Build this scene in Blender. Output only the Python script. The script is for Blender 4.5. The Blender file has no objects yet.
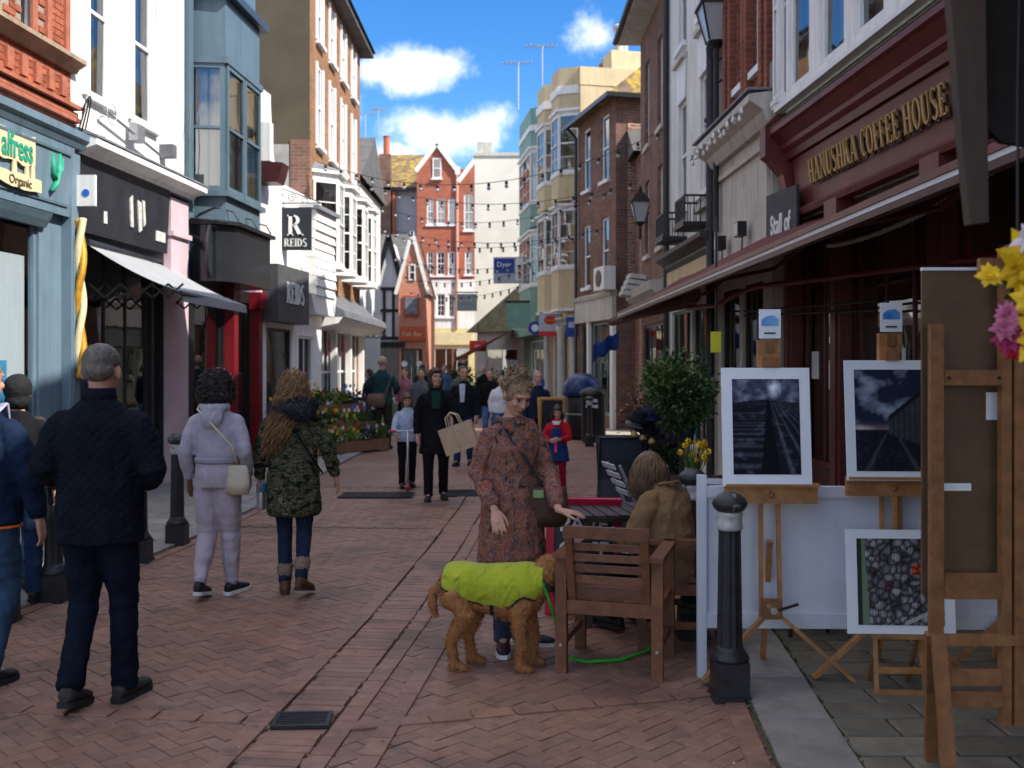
import bpy, bmesh, math, random
from mathutils import Vector, Matrix, Euler, noise
R = math.radians
rng = random.Random(7)

# ------------------------------------------------------------------ camera, sky, sun, exposure
scene = bpy.context.scene
C = scene.collection
EYE, FPX, HX, HY = 1.70, 1000.0, 512.0, 365.0       # eye height, focal length in pixels, principal column, horizon row
cam_d = bpy.data.cameras.new('camera'); cam = bpy.data.objects.new('camera', cam_d); C.objects.link(cam)
cam.location = (0, 0, EYE); cam.rotation_euler = (R(90), 0, 0)
cam_d.sensor_width = 36.0; cam_d.lens = 36.0 * FPX / 1024; cam_d.shift_y = -(384 - HY) / 1024
cam_d.clip_start = 0.05; cam_d.clip_end = 3000
cam_d.dof.use_dof = True; cam_d.dof.focus_distance = 5.9; cam_d.dof.aperture_fstop = 3.0
scene.camera = cam

SUN_AZ, SUN_EL = R(116), R(43)                        # azimuth clockwise from +Y, elevation
sun_dir = Vector((math.sin(SUN_AZ) * math.cos(SUN_EL), math.cos(SUN_AZ) * math.cos(SUN_EL), math.sin(SUN_EL)))
world = bpy.data.worlds.new('World'); scene.world = world; world.use_nodes = True
wn, wl = world.node_tree.nodes, world.node_tree.links
wn.clear()
def wnode(t, **k):
    n = wn.new(t)
    for a, b in k.items(): setattr(n, a, b)
    return n
def wmath(op, a, b=None, c=None, clamp=False):
    n = wnode('ShaderNodeMath', operation=op, use_clamp=clamp)
    for i, v in enumerate((a, b, c)):
        if v is None: continue
        if isinstance(v, (int, float)): n.inputs[i].default_value = v
        else: wl.new(v, n.inputs[i])
    return n.outputs[0]
sky = wnode('ShaderNodeTexSky', sky_type='NISHITA', sun_disc=False)
sky.sun_elevation = SUN_EL; sky.sun_rotation = SUN_AZ
sky.altitude = 0; sky.air_density = 1.0; sky.dust_density = 0.25; sky.ozone_density = 2.5
tc = wnode('ShaderNodeTexCoord'); sep = wnode('ShaderNodeSeparateXYZ'); wl.new(tc.outputs['Generated'], sep.inputs[0])
nz = wnode('ShaderNodeTexNoise'); nz.inputs['Scale'].default_value = 11; nz.inputs['Detail'].default_value = 9; nz.inputs['Roughness'].default_value = .62
wl.new(tc.outputs['Generated'], nz.inputs['Vector'])
nz2 = wnode('ShaderNodeTexNoise'); nz2.inputs['Scale'].default_value = 5; nz2.inputs['Detail'].default_value = 5
wl.new(tc.outputs['Generated'], nz2.inputs['Vector'])
az = wmath('ARCTAN2', sep.outputs[0], sep.outputs[1]); el = wmath('ARCSINE', sep.outputs[2])
clouds = [(-.103, .287, .052, .024, 1.0), (-.128, .285, .03, .016, 1), (-.078, .227, .062, .024, 1.0), (-.04, .232, .04, .02, .8), (-.115, .21, .04, .016, .8),
          (.088, .318, .032, .024, .6), (.15, .28, .06, .02, .5), (-.16, .24, .03, .02, .35)]
mask = None
for (a0, e0, ra, re, st) in clouds:
    u = wmath('DIVIDE', wmath('SUBTRACT', az, a0), ra); v = wmath('DIVIDE', wmath('SUBTRACT', el, e0), re)
    d = wmath('SQRT', wmath('ADD', wmath('MULTIPLY', u, u), wmath('MULTIPLY', v, v)))
    m = wmath('MULTIPLY', wmath('SUBTRACT', 1.25, d), st)
    mask = m if mask is None else wmath('MAXIMUM', mask, m)
mk = wmath('ADD', mask, wmath('MULTIPLY', wmath('SUBTRACT', nz.outputs[0], .5), 3.0))
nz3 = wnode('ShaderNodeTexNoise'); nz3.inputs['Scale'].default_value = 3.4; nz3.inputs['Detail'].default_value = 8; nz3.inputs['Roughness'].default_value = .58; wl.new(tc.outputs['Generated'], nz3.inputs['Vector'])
# bright cloud cover added only outside the view window to lift ambient light
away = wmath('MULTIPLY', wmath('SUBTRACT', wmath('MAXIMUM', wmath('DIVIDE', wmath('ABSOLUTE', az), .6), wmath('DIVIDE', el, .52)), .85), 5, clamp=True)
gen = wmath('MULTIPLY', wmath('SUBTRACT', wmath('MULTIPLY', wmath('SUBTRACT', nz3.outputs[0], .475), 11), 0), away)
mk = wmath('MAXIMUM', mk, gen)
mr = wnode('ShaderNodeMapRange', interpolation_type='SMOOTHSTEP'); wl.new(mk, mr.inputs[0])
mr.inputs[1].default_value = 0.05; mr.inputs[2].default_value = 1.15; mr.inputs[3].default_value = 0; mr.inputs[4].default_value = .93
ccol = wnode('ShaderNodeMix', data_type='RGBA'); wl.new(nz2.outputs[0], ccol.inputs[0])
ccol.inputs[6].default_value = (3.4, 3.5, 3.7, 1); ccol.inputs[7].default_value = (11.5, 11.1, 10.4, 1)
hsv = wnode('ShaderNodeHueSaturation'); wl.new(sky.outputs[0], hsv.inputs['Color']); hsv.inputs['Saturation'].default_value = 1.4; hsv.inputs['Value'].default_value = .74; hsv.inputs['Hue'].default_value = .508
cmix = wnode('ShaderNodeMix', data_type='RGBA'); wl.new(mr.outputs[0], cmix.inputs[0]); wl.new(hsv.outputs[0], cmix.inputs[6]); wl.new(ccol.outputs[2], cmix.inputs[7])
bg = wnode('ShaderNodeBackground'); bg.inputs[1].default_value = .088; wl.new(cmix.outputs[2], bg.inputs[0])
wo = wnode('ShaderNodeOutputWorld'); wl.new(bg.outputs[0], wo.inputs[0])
sl = bpy.data.lights.new('sun', 'SUN'); sl.energy = 2.3; sl.angle = R(.55); sl.color = (1, .95, .87)
so = bpy.data.objects.new('sun', sl); C.objects.link(so); so.location = (30, -15, 40)
so.rotation_euler = (-sun_dir).to_track_quat('-Z', 'Y').to_euler()
vs = scene.view_settings; vs.view_transform = 'Standard'; vs.look = 'None'; vs.exposure = 1.8; vs.gamma = 1; vs.use_curve_mapping = False
scene.cycles.use_denoising = True; scene.cycles.max_bounces = 6; scene.cycles.transparent_max_bounces = 24
scene.cycles.sample_clamp_indirect = 6

# ------------------------------------------------------------------ helpers
def P(px, py, Y):                                     # a point seen at a pixel, at its own distance
    return Vector(((px - HX) / FPX * Y, Y, EYE + (HY - py) / FPX * Y))
def G(px, py):                                        # the ground point seen at a pixel
    Y = EYE * FPX / (py - HY); return Vector(((px - HX) / FPX * Y, Y, 0))
def tag(o, label=None, cat=None, group=None, kind=None):
    if label: o['label'] = label
    if cat: o['category'] = cat
    if group: o['group'] = group
    if kind: o['kind'] = kind
    return o
def empty(name, loc=(0, 0, 0), rz=0, label=None, cat=None, group=None, parent=None):
    o = bpy.data.objects.new(name, None); C.objects.link(o); o.empty_display_size = .1
    o.location = loc; o.rotation_euler = (0, 0, rz)
    if parent: o.parent = parent
    return tag(o, label, cat, group)
def link(name, me, parent=None, loc=None, rot=None):
    o = bpy.data.objects.new(name, me); C.objects.link(o)
    if parent: o.parent = parent
    if loc is not None: o.location = loc
    if rot is not None: o.rotation_euler = rot
    return o
def copy_tree(o, parent=None):
    c = o.copy(); C.objects.link(c); c.parent = parent
    for ch in list(o.children): copy_tree(ch, c)
    return c
def clone(o, loc, rz=None, label=None):
    c = copy_tree(o); c.location = loc
    if rz is not None: c.rotation_euler.z = rz
    if label: c['label'] = label
    return c

class MB:
    def __init__(s): s.v = []; s.f = []; s.m = []; s.mi = 0; s.c = []; s.col = None
    def add(s, vs, fs):
        n = len(s.v); s.v += [tuple(p) for p in vs]; s.f += [tuple(i + n for i in f) for f in fs]; s.m += [s.mi] * len(fs); s.c += [s.col] * len(fs); return s
    def box(s, c, d, M=None):
        x, y, z = d[0] / 2, d[1] / 2, d[2] / 2
        vs = [Vector((sx * x, sy * y, sz * z)) for sz in (-1, 1) for sy in (-1, 1) for sx in (-1, 1)]
        if M is not None: vs = [M @ p for p in vs]
        c = Vector(c)
        return s.add([p + c for p in vs], [(0, 2, 3, 1), (4, 5, 7, 6), (0, 1, 5, 4), (2, 6, 7, 3), (0, 4, 6, 2), (1, 3, 7, 5)])
    def bb(s, x0, x1, y0, y1, z0, z1): return s.box(((x0 + x1) / 2, (y0 + y1) / 2, (z0 + z1) / 2), (x1 - x0, y1 - y0, z1 - z0))
    def bev(s, x0, x1, y0, y1, z0, z1, b=.004):       # box with chamfered top rim, no bottom
        vs = [(x0, y0, z0), (x1, y0, z0), (x1, y1, z0), (x0, y1, z0), (x0, y0, z1 - b), (x1, y0, z1 - b), (x1, y1, z1 - b), (x0, y1, z1 - b), (x0 + b, y0 + b, z1), (x1 - b, y0 + b, z1), (x1 - b, y1 - b, z1), (x0 + b, y1 - b, z1)]
        return s.add(vs, [(i, (i + 1) % 4, (i + 1) % 4 + 4, i + 4) for i in range(4)] + [(i + 4, (i + 1) % 4 + 4, (i + 1) % 4 + 8, i + 8) for i in range(4)] + [(8, 9, 10, 11)])
    def bar(s, a, b, w, h, up=(0, 0, 1)):             # square bar from a to b
        a, b = Vector(a), Vector(b); d = b - a; L = d.length
        z = d.normalized(); u = Vector(up); x = u.cross(z)
        if x.length < 1e-4: x = Vector((1, 0, 0)).cross(z)
        x.normalize(); y = z.cross(x)
        M = Matrix((x, y, z)).transposed()
        return s.box((a + b) / 2, (w, h, L), M)
    def tube(s, pts, r, n=8, cap=True, flat=1.0):
        pts = [Vector(p) for p in pts]; k = len(pts)
        rs = r if isinstance(r, (list, tuple)) else [r] * k
        vs = []; prev = None
        for i, p in enumerate(pts):
            t = (pts[min(i + 1, k - 1)] - pts[max(i - 1, 0)]).normalized()
            if prev is None:
                x = t.cross(Vector((0, 0, 1)));
                if x.length < 1e-3: x = t.cross(Vector((0, 1, 0)))
            else: x = prev - t * prev.dot(t)
            x.normalize(); prev = x; y = t.cross(x)
            for j in range(n):
                a = 2 * math.pi * j / n; vs.append(p + x * math.cos(a) * rs[i] + y * math.sin(a) * rs[i] * flat)
        fs = [(i * n + j, i * n + (j + 1) % n, (i + 1) * n + (j + 1) % n, (i + 1) * n + j) for i in range(k - 1) for j in range(n)]
        if cap: fs += [tuple(range(n - 1, -1, -1)), tuple((k - 1) * n + j for j in range(n))]
        return s.add(vs, fs)
    def lathe(s, prof, n=16, c=(0, 0, 0)):            # prof: (r, z)
        c = Vector(c); vs = []
        for (r, z) in prof:
            for j in range(n): a = 2 * math.pi * j / n; vs.append(c + Vector((r * math.cos(a), r * math.sin(a), z)))
        k = len(prof)
        fs = [(i * n + j, i * n + (j + 1) % n, (i + 1) * n + (j + 1) % n, (i + 1) * n + j) for i in range(k - 1) for j in range(n)]
        fs += [tuple(range(n - 1, -1, -1)), tuple((k - 1) * n + j for j in range(n))]
        return s.add(vs, fs)
    def prism(s, poly, d0, d1, axis='y'):             # polygon (a, b) extruded along axis
        n = len(poly)
        def pt(a, b, d): return {'y': (a, d, b), 'x': (d, a, b), 'z': (a, b, d)}[axis]
        vs = [pt(a, b, d0) for a, b in poly] + [pt(a, b, d1) for a, b in poly]
        return s.add(vs, [tuple(range(n)), tuple(range(2 * n - 1, n - 1, -1))] + [(i, i + n, (i + 1) % n + n, (i + 1) % n) for i in range(n)])
    def ell(s, c, r, M=None, n=14, k=9):
        c = Vector(c); vs = []
        for i in range(k + 1):
            t = math.pi * i / k
            for j in range(n):
                a = 2 * math.pi * j / n
                p = Vector((r[0] * math.sin(t) * math.cos(a), r[1] * math.sin(t) * math.sin(a), r[2] * math.cos(t)))
                vs.append(c + (M @ p if M is not None else p))
        return s.add(vs, [(i * n + j, (i + 1) * n + j, (i + 1) * n + (j + 1) % n, i * n + (j + 1) % n) for i in range(k) for j in range(n)])
    def loft(s, rings, n=16):                         # rings: (centre, rx, ry, Matrix or None)
        vs = []
        for (c, rx, ry, M) in rings:
            c = Vector(c)
            for j in range(n):
                a = 2 * math.pi * j / n; p = Vector((rx * math.cos(a), ry * math.sin(a), 0))
                vs.append(c + (M @ p if M is not None else p))
        k = len(rings)
        return s.add(vs, [(i * n + j, i * n + (j + 1) % n, (i + 1) * n + (j + 1) % n, (i + 1) * n + j) for i in range(k - 1) for j in range(n)] + [tuple(range(n - 1, -1, -1)), tuple((k - 1) * n + j for j in range(n))])
    def mesh(s, name, mats, smooth=False, fix=True):
        me = bpy.data.meshes.new(name); me.from_pydata(s.v, [], s.f)
        if not isinstance(mats, (list, tuple)): mats = [mats]
        for m in mats: me.materials.append(m)
        if len(mats) > 1: me.polygons.foreach_set('material_index', s.m)
        if any(c is not None for c in s.c):
            at = me.color_attributes.new('Col', 'FLOAT_COLOR', 'CORNER'); i = 0; buf = []
            for f, c in zip(s.f, s.c):
                c = c or (1, 1, 1); buf += [c[0], c[1], c[2], 1.0] * len(f)
            at.data.foreach_set('color', buf)
        if fix:
            bm = bmesh.new(); bm.from_mesh(me); bmesh.ops.recalc_face_normals(bm, faces=bm.faces); bm.to_mesh(me); bm.free()
        if smooth: me.polygons.foreach_set('use_smooth', [True] * len(me.polygons))
        me.update(); return me
    def build(s, name, mats, parent=None, loc=None, rot=None, smooth=False): return link(name, s.mesh(name, mats, smooth), parent, loc, rot)

# ------------------------------------------------------------------ materials (all procedural)
MATS = {}
def nt(m): return m.node_tree.nodes, m.node_tree.links
def mat(name, col, rough=.7, var=.15, scale=6., bump=0., bscale=None, metal=0., spec=.35, detail=5., col2=None, coord='Object', streak=None, sheen=0., alpha=None, rnd=0., attr=None, spots=None, coat=0., drip=0.):
    if name in MATS: return MATS[name]
    m = bpy.data.materials.new(name); m.use_nodes = True; n, l = nt(m); b = n['Principled BSDF']
    b.inputs['Roughness'].default_value = rough; b.inputs['Metallic'].default_value = metal; b.inputs['Specular IOR Level'].default_value = spec
    if sheen: b.inputs['Sheen Weight'].default_value = sheen
    if coat: b.inputs['Coat Weight'].default_value = coat
    t = n.new('ShaderNodeTexCoord'); vec = n.new('ShaderNodeNewGeometry').outputs['Position'] if coord == 'World' else t.outputs[coord]
    if streak:
        mp = n.new('ShaderNodeMapping'); mp.inputs['Scale'].default_value = streak; l.new(vec, mp.inputs[0]); vec = mp.outputs[0]
    if coord != 'World':
        oi = n.new('ShaderNodeObjectInfo'); va = n.new('ShaderNodeVectorMath'); va.operation = 'ADD'; l.new(vec, va.inputs[0])
        vm = n.new('ShaderNodeVectorMath'); vm.operation = 'SCALE'; vm.inputs[0].default_value = (37, 17, 53); l.new(oi.outputs['Random'], vm.inputs['Scale']); l.new(vm.outputs[0], va.inputs[1]); vec = va.outputs[0]
    x = n.new('ShaderNodeTexNoise'); x.inputs['Scale'].default_value = scale; x.inputs['Detail'].default_value = detail; x.inputs['Roughness'].default_value = .6; l.new(vec, x.inputs['Vector'])
    ramp = n.new('ShaderNodeValToRGB'); l.new(x.outputs[0], ramp.inputs[0])
    ramp.color_ramp.elements[0].position = .3; ramp.color_ramp.elements[1].position = .7
    c2 = col2 or tuple(min(1, c * (1 + var)) for c in col); c1 = tuple(c * (1 - var) for c in col) if not col2 else col
    ramp.color_ramp.elements[0].color = (*c1, 1); ramp.color_ramp.elements[1].color = (*c2, 1)
    out = ramp.outputs[0]
    if attr:
        a = n.new('ShaderNodeAttribute'); a.attribute_name = attr; mx = n.new('ShaderNodeMix'); mx.data_type = 'RGBA'; mx.blend_type = 'MULTIPLY'; mx.inputs[0].default_value = 1
        l.new(out, mx.inputs[6]); l.new(a.outputs['Color'], mx.inputs[7]); out = mx.outputs[2]
    for spots in ([] if not spots else spots if isinstance(spots, list) else [spots]):    # (scale, threshold, colour): stains with a shape of their own
        y = n.new('ShaderNodeTexNoise'); y.inputs['Scale'].default_value = spots[0]; y.inputs['Detail'].default_value = 8; y.inputs['Roughness'].default_value = .7; l.new(vec, y.inputs['Vector'])
        g = n.new('ShaderNodeMapRange'); l.new(y.outputs[0], g.inputs[0]); g.inputs[1].default_value = spots[1]; g.inputs[2].default_value = spots[1] + .12; g.inputs[4].default_value = spots[3] if len(spots) > 3 else 1
        mx = n.new('ShaderNodeMix'); mx.data_type = 'RGBA'; l.new(g.outputs[0], mx.inputs[0]); l.new(out, mx.inputs[6]); mx.inputs[7].default_value = (*spots[2], 1); out = mx.outputs[2]
    if drip:                                            # rain streaks running down the wall
        mp = n.new('ShaderNodeMapping'); mp.inputs['Scale'].default_value = (5, 5, .35); l.new(t.outputs['Object'], mp.inputs[0]); y = n.new('ShaderNodeTexNoise'); y.inputs['Scale'].default_value = 1.6; y.inputs['Detail'].default_value = 7; y.inputs['Roughness'].default_value = .7; l.new(mp.outputs[0], y.inputs['Vector'])
        g = n.new('ShaderNodeMapRange'); l.new(y.outputs[0], g.inputs[0]); g.inputs[1].default_value = .45; g.inputs[2].default_value = .75; g.inputs[3].default_value = 1; g.inputs[4].default_value = 1 - drip
        mx = n.new('ShaderNodeMix'); mx.data_type = 'RGBA'; mx.blend_type = 'MULTIPLY'; mx.inputs[0].default_value = 1; l.new(out, mx.inputs[6]); l.new(g.outputs[0], mx.inputs[7]); out = mx.outputs[2]
    if rnd:
        hs = n.new('ShaderNodeHueSaturation'); oi = n.new('ShaderNodeObjectInfo'); mp = n.new('ShaderNodeMapRange'); l.new(oi.outputs['Random'], mp.inputs[0]); mp.inputs[3].default_value = 1 - rnd; mp.inputs[4].default_value = 1 + rnd
        l.new(mp.outputs[0], hs.inputs['Value']); l.new(out, hs.inputs['Color']); out = hs.outputs[0]
    l.new(out, b.inputs['Base Color'])
    if bump:
        z = n.new('ShaderNodeTexNoise'); z.inputs['Scale'].default_value = bscale or scale * 4; z.inputs['Detail'].default_value = 4; l.new(vec, z.inputs['Vector'])
        bp = n.new('ShaderNodeBump'); bp.inputs['Strength'].default_value = bump; bp.inputs['Distance'].default_value = .01; l.new(z.outputs[0], bp.inputs['Height']); l.new(bp.outputs[0], b.inputs['Normal'])
    MATS[name] = m; return m
def glass(name='glass', tint=(.75, .82, .85), refl=.5, lo=.12):
    if name in MATS: return MATS[name]
    m = bpy.data.materials.new(name); m.use_nodes = True; n, l = nt(m); n.remove(n['Principled BSDF'])
    tr = n.new('ShaderNodeBsdfTransparent'); tr.inputs[0].default_value = (*tint, 1); g = n.new('ShaderNodeBsdfGlossy'); g.inputs['Roughness'].default_value = .02
    x = n.new('ShaderNodeTexNoise'); x.inputs['Scale'].default_value = 1.6; tcn = n.new('ShaderNodeTexCoord'); l.new(tcn.outputs['Object'], x.inputs[0])
    bp = n.new('ShaderNodeBump'); bp.inputs['Strength'].default_value = .12; bp.inputs['Distance'].default_value = .02; l.new(x.outputs[0], bp.inputs['Height']); l.new(bp.outputs[0], g.inputs['Normal'])
    f = n.new('ShaderNodeLayerWeight'); f.inputs[0].default_value = refl; mp = n.new('ShaderNodeMapRange'); l.new(f.outputs['Fresnel'], mp.inputs[0]); mp.inputs[3].default_value = lo; mp.inputs[4].default_value = .95
    mx = n.new('ShaderNodeMixShader'); l.new(mp.outputs[0], mx.inputs[0]); l.new(tr.outputs[0], mx.inputs[1]); l.new(g.outputs[0], mx.inputs[2]); l.new(mx.outputs[0], n['Material Output'].inputs[0])
    MATS[name] = m; return m
def brickmat(name, c1, c2, mortar, sx=.225, sy=.075, bump=.5, ms=.09, var=.25, face='y', rot=False):
    # brick courses for walls too far away to pick the bricks apart; face = normal axis of the wall in object space
    if name in MATS: return MATS[name]
    m = bpy.data.materials.new(name); m.use_nodes = True; n, l = nt(m); b = n['Principled BSDF']; b.inputs['Roughness'].default_value = .9; b.inputs['Specular IOR Level'].default_value = .15
    t = n.new('ShaderNodeTexCoord'); sp = n.new('ShaderNodeSeparateXYZ'); l.new(t.outputs['Object'], sp.inputs[0]); ad = n.new('ShaderNodeMath'); ad.operation = 'ADD'
    cb = n.new('ShaderNodeCombineXYZ'); l.new(sp.outputs[0], ad.inputs[0]); l.new(sp.outputs[1], ad.inputs[1]); l.new(ad.outputs[0], cb.inputs[0]); l.new(sp.outputs[2], cb.inputs[1])
    br = n.new('ShaderNodeTexBrick'); br.inputs['Scale'].default_value = 1; br.inputs['Brick Width'].default_value = sx; br.inputs['Row Height'].default_value = sy; br.inputs['Mortar Size'].default_value = sy * ms; br.inputs['Mortar Smooth'].default_value = .3; br.inputs['Bias'].default_value = -.1
    l.new(cb.outputs[0], br.inputs[0]); br.inputs[1].default_value = (*c1, 1); br.inputs[2].default_value = (*c2, 1); br.inputs[3].default_value = (*mortar, 1)
    x = n.new('ShaderNodeTexNoise'); x.inputs['Scale'].default_value = 1.7; x.inputs['Detail'].default_value = 8; x.inputs['Roughness'].default_value = .7; l.new(t.outputs['Object'], x.inputs[0])
    g = n.new('ShaderNodeMapRange'); l.new(x.outputs[0], g.inputs[0]); g.inputs[1].default_value = .3; g.inputs[2].default_value = .7; g.inputs[3].default_value = 1 - var; g.inputs[4].default_value = 1 + var
    mx = n.new('ShaderNodeMix'); mx.data_type = 'RGBA'; mx.blend_type = 'MULTIPLY'; mx.inputs[0].default_value = 1; l.new(br.outputs[0], mx.inputs[6]); l.new(g.outputs[0], mx.inputs[7]); l.new(mx.outputs[2], b.inputs['Base Color'])
    bp = n.new('ShaderNodeBump'); bp.inputs['Strength'].default_value = bump; bp.inputs['Distance'].default_value = .01; bp.invert = True; l.new(br.outputs['Fac'], bp.inputs['Height']); l.new(bp.outputs[0], b.inputs['Normal'])
    MATS[name] = m; return m

M_glass = glass(); M_glass_green = glass('green_glass', (.35, .62, .52), .35); M_glass_dark = glass('shop_glass', (.7, .74, .75), .5, .2)
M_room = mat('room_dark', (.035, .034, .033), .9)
M_white = mat('white_paint', (.80, .79, .76), .5, .05, 3, .05, 30, spots=(2.2, .68, (.58, .57, .53)), drip=.3)
M_trim = mat('white_trim', (.74, .75, .75), .45, .06, 5)
M_curtain = mat('net_curtain', (.70, .69, .64), .9, .08, 5, streak=(14, 14, .6))
M_black = mat('black_paint', (.012, .012, .014), .35, .3, 8, .1)
M_iron = mat('black_iron', (.02, .02, .023), .42, .4, 14, .25, 60, spots=(9, .63, (.055, .045, .04)))
M_steel = mat('galvanised_steel', (.45, .46, .47), .4, .15, 20, metal=.8)
M_wood = mat('chair_teak', (.115, .045, .022), .5, .35, 16, .2, 60, streak=(1, 1, 1), rnd=.2, col2=(.21, .085, .04))
M_beech = mat('easel_beech', (.38, .175, .065), .5, .3, 14, .15, 60, rnd=.15, spots=(6, .66, (.22, .1, .04)))
M_beech_dark = mat('easel_beech_dark', (.25, .11, .045), .5, .3, 14, .15, 60, rnd=.15, spots=(6, .64, (.14, .06, .025)))
M_card = mat('white_card', (.80, .82, .86), .6, .03)
M_lead = mat('lead_sheet', (.17, .18, .2), .6, .3, 3, .1)
M_slate = mat('slate', (.10, .095, .09), .75, .35, 3, .2, 20)
# ------------------------------------------------------------------ ground, road and pavements
def lerp_poly(poly, Y):
    for (x0, y0), (x1, y1) in zip(poly, poly[1:]):
        if Y <= y1 or (x1, y1) == poly[-1]: return x0 + (x1 - x0) * (Y - y0) / (y1 - y0)
KERB_R = [(1.02, -6), (1.04, 3.0), (1.12, 4.16), (1.27, 5.8), (1.5, 9), (1.72, 14), (1.75, 20), (1.55, 25), (.9, 32), (.2, 44)]
KERB_L = [(-4.2, -6), (-3.75, 4), (-3.4, 7), (-3.12, 9.5), (-2.95, 14), (-2.9, 20), (-2.9, 29), (-3.4, 44)]
CHAN = [(-1.5, -6), (-1.16, 3.2), (-1.04, 4.25), (-.80, 6.7), (-.62, 9.3), (-.47, 12), (-.36, 16), (-.3, 20)]

M_paver = mat('brick_paver', (.248, .136, .092), .6, .2, 11, .3, 90, spec=.5, attr='Col', coord='World', spots=[(1.1, .50, (.12, .066, .050), .7), (3.1, .58, (.08, .05, .042), .7), (7, .70, (.36, .27, .22), .6)])
M_bed = mat('sand_joint', (.115, .072, .054), .95, .3, 20)
M_kerb = mat('blue_kerb_stone', (.23, .215, .2), .7, .22, 5, .3, 50, rnd=.14, spots=(4, .66, (.09, .09, .09)))
M_slab = mat('pavement_slab', (.15, .135, .105), .8, .28, 6, .4, 40, rnd=.18, spots=(3, .6, (.06, .065, .045)))
M_slab_l = mat('grey_flagstone', (.30, .265, .22), .8, .22, 5, .3, 40, rnd=.12, spots=(3, .62, (.15, .145, .13)))
M_joint = mat('mossy_joint', (.03, .035, .015), .95, .5, 5, col2=(.06, .075, .02))
M_ground = mat('ground_grey', (.16, .12, .10), .9, .25, .8, .3, 20)

g = MB().add([(-600, -300, -.06), (600, -300, -.06), (600, 1200, -.06), (-600, 1200, -.06)], [(0, 1, 2, 3)]).build('ground', M_ground)
tag(g, 'flat ground under the street and houses', 'ground', kind='structure')

road = MB(); ys = [-6, 0, 3, 4.2, 5.8, 7, 9, 11.5, 14, 17, 20, 25, 32, 44]
road.add([p for y in ys for p in ((lerp_poly(KERB_L, y) - .05, y, -.009), (lerp_poly(KERB_R, y) + .05, y, -.009))], [(2 * i, 2 * i + 1, 2 * i + 3, 2 * i + 2) for i in range(len(ys) - 1)])
road = road.build('road', M_bed); tag(road, 'red brick paved pedestrian street with a curving gutter', 'road', kind='structure')

# far paving: too far to pick the pavers apart
M_far = bpy.data.materials.new('far_paving'); M_far.use_nodes = True; n, l = nt(M_far); b = n['Principled BSDF']; b.inputs['Roughness'].default_value = .6
t = n.new('ShaderNodeTexCoord'); mp = n.new('ShaderNodeMapping'); mp.inputs['Rotation'].default_value = (0, 0, R(45)); l.new(t.outputs['Object'], mp.inputs[0])
br = n.new('ShaderNodeTexBrick'); l.new(mp.outputs[0], br.inputs[0]); br.inputs['Scale'].default_value = 1; br.inputs['Brick Width'].default_value = .2; br.inputs['Row Height'].default_value = .1; br.inputs['Mortar Size'].default_value = .004
br.inputs[1].default_value = (.21, .108, .074, 1); br.inputs[2].default_value = (.27, .142, .098, 1); br.inputs[3].default_value = (.06, .045, .04, 1)
x = n.new('ShaderNodeTexNoise'); x.inputs['Scale'].default_value = .9; x.inputs['Detail'].default_value = 7; l.new(t.outputs['Object'], x.inputs[0]); gr = n.new('ShaderNodeMapRange'); l.new(x.outputs[0], gr.inputs[0]); gr.inputs[1].default_value = .3; gr.inputs[2].default_value = .7; gr.inputs[3].default_value = .7; gr.inputs[4].default_value = 1.2
mx = n.new('ShaderNodeMix'); mx.data_type = 'RGBA'; mx.blend_type = 'MULTIPLY'; mx.inputs[0].default_value = 1; l.new(br.outputs[0], mx.inputs[6]); l.new(gr.outputs[0], mx.inputs[7]); l.new(mx.outputs[2], b.inputs['Base Color'])
YF = 14.0
fp = MB(); ys = [YF, 17, 20, 25, 32, 44, 60]
fp.add([p for y in ys for p in ((lerp_poly(KERB_L, min(y, 44)) - .02, y, -.003), (lerp_poly(KERB_R, min(y, 44)) + .02, y, -.003))], [(2 * i, 2 * i + 1, 2 * i + 3, 2 * i + 2) for i in range(len(ys) - 1)])
fp.build('far_paving', M_far, road)
fp2 = MB().add([(-40, 29, -.012), (40, 29, -.012), (40, 75, -.012), (-40, 75, -.012)], [(0, 1, 2, 3)]).build('square_paving', M_far, road)

# course lines across the street
COURSES = [((-3.7, 5.10), (-1.27, 4.78)), ((-.80, 4.68), (1.22, 5.22)), ((-3.2, 10.55), (-.75, 10.4)), ((-.3, 10.4), (1.6, 10.7))]
def course_dist(x, y):
    d = 9
    for (a, b) in COURSES:
        A, B = Vector(a), Vector(b); t = max(0, min(1, (Vector((x, y)) - A).dot(B - A) / (B - A).length_squared)); d = min(d, (A + (B - A) * t - Vector((x, y))).length)
    return d
pr = random.Random(3)
pav_items = []                                         # (x, y, rot, len, wid, top, tone)
def tone(): 
    k = pr.uniform(.86, 1.12); h = pr.uniform(-.05, .07)
    if pr.random() < .04: k *= .75
    return (k * (1 + h), k, k * (1 - h * .6))
W = .084; c45, s45 = math.cos(R(45)), math.sin(R(45))
for a in range(-190, 191):
    for b_ in range(-190, 191):
        k = (a - b_) % 4
        if k == 0: cx, cy, hor = (a + 1) * W, (b_ + .5) * W, True
        elif k == 3: cx, cy, hor = (a + .5) * W, (b_ + 1) * W, False
        else: continue
        X = -1 + (cx * c45 - cy * s45); Y = 8.5 + (cx * s45 + cy * c45)
        if Y < 2.6 or Y > YF - .02: continue
        if X < lerp_poly(KERB_L, Y) + .03 or X > lerp_poly(KERB_R, Y) - .03: continue
        xc = lerp_poly(CHAN, Y)
        if -.17 < X - xc < .17: continue
        if abs(X) > .56 * Y + .3: continue
        pav_items.append((X, Y, R(45) + (0 if hor else R(90)) + pr.uniform(-.012, .012), 2 * W - .0035, W - .0035, pr.uniform(-.0025, .0025), tone()))
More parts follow.
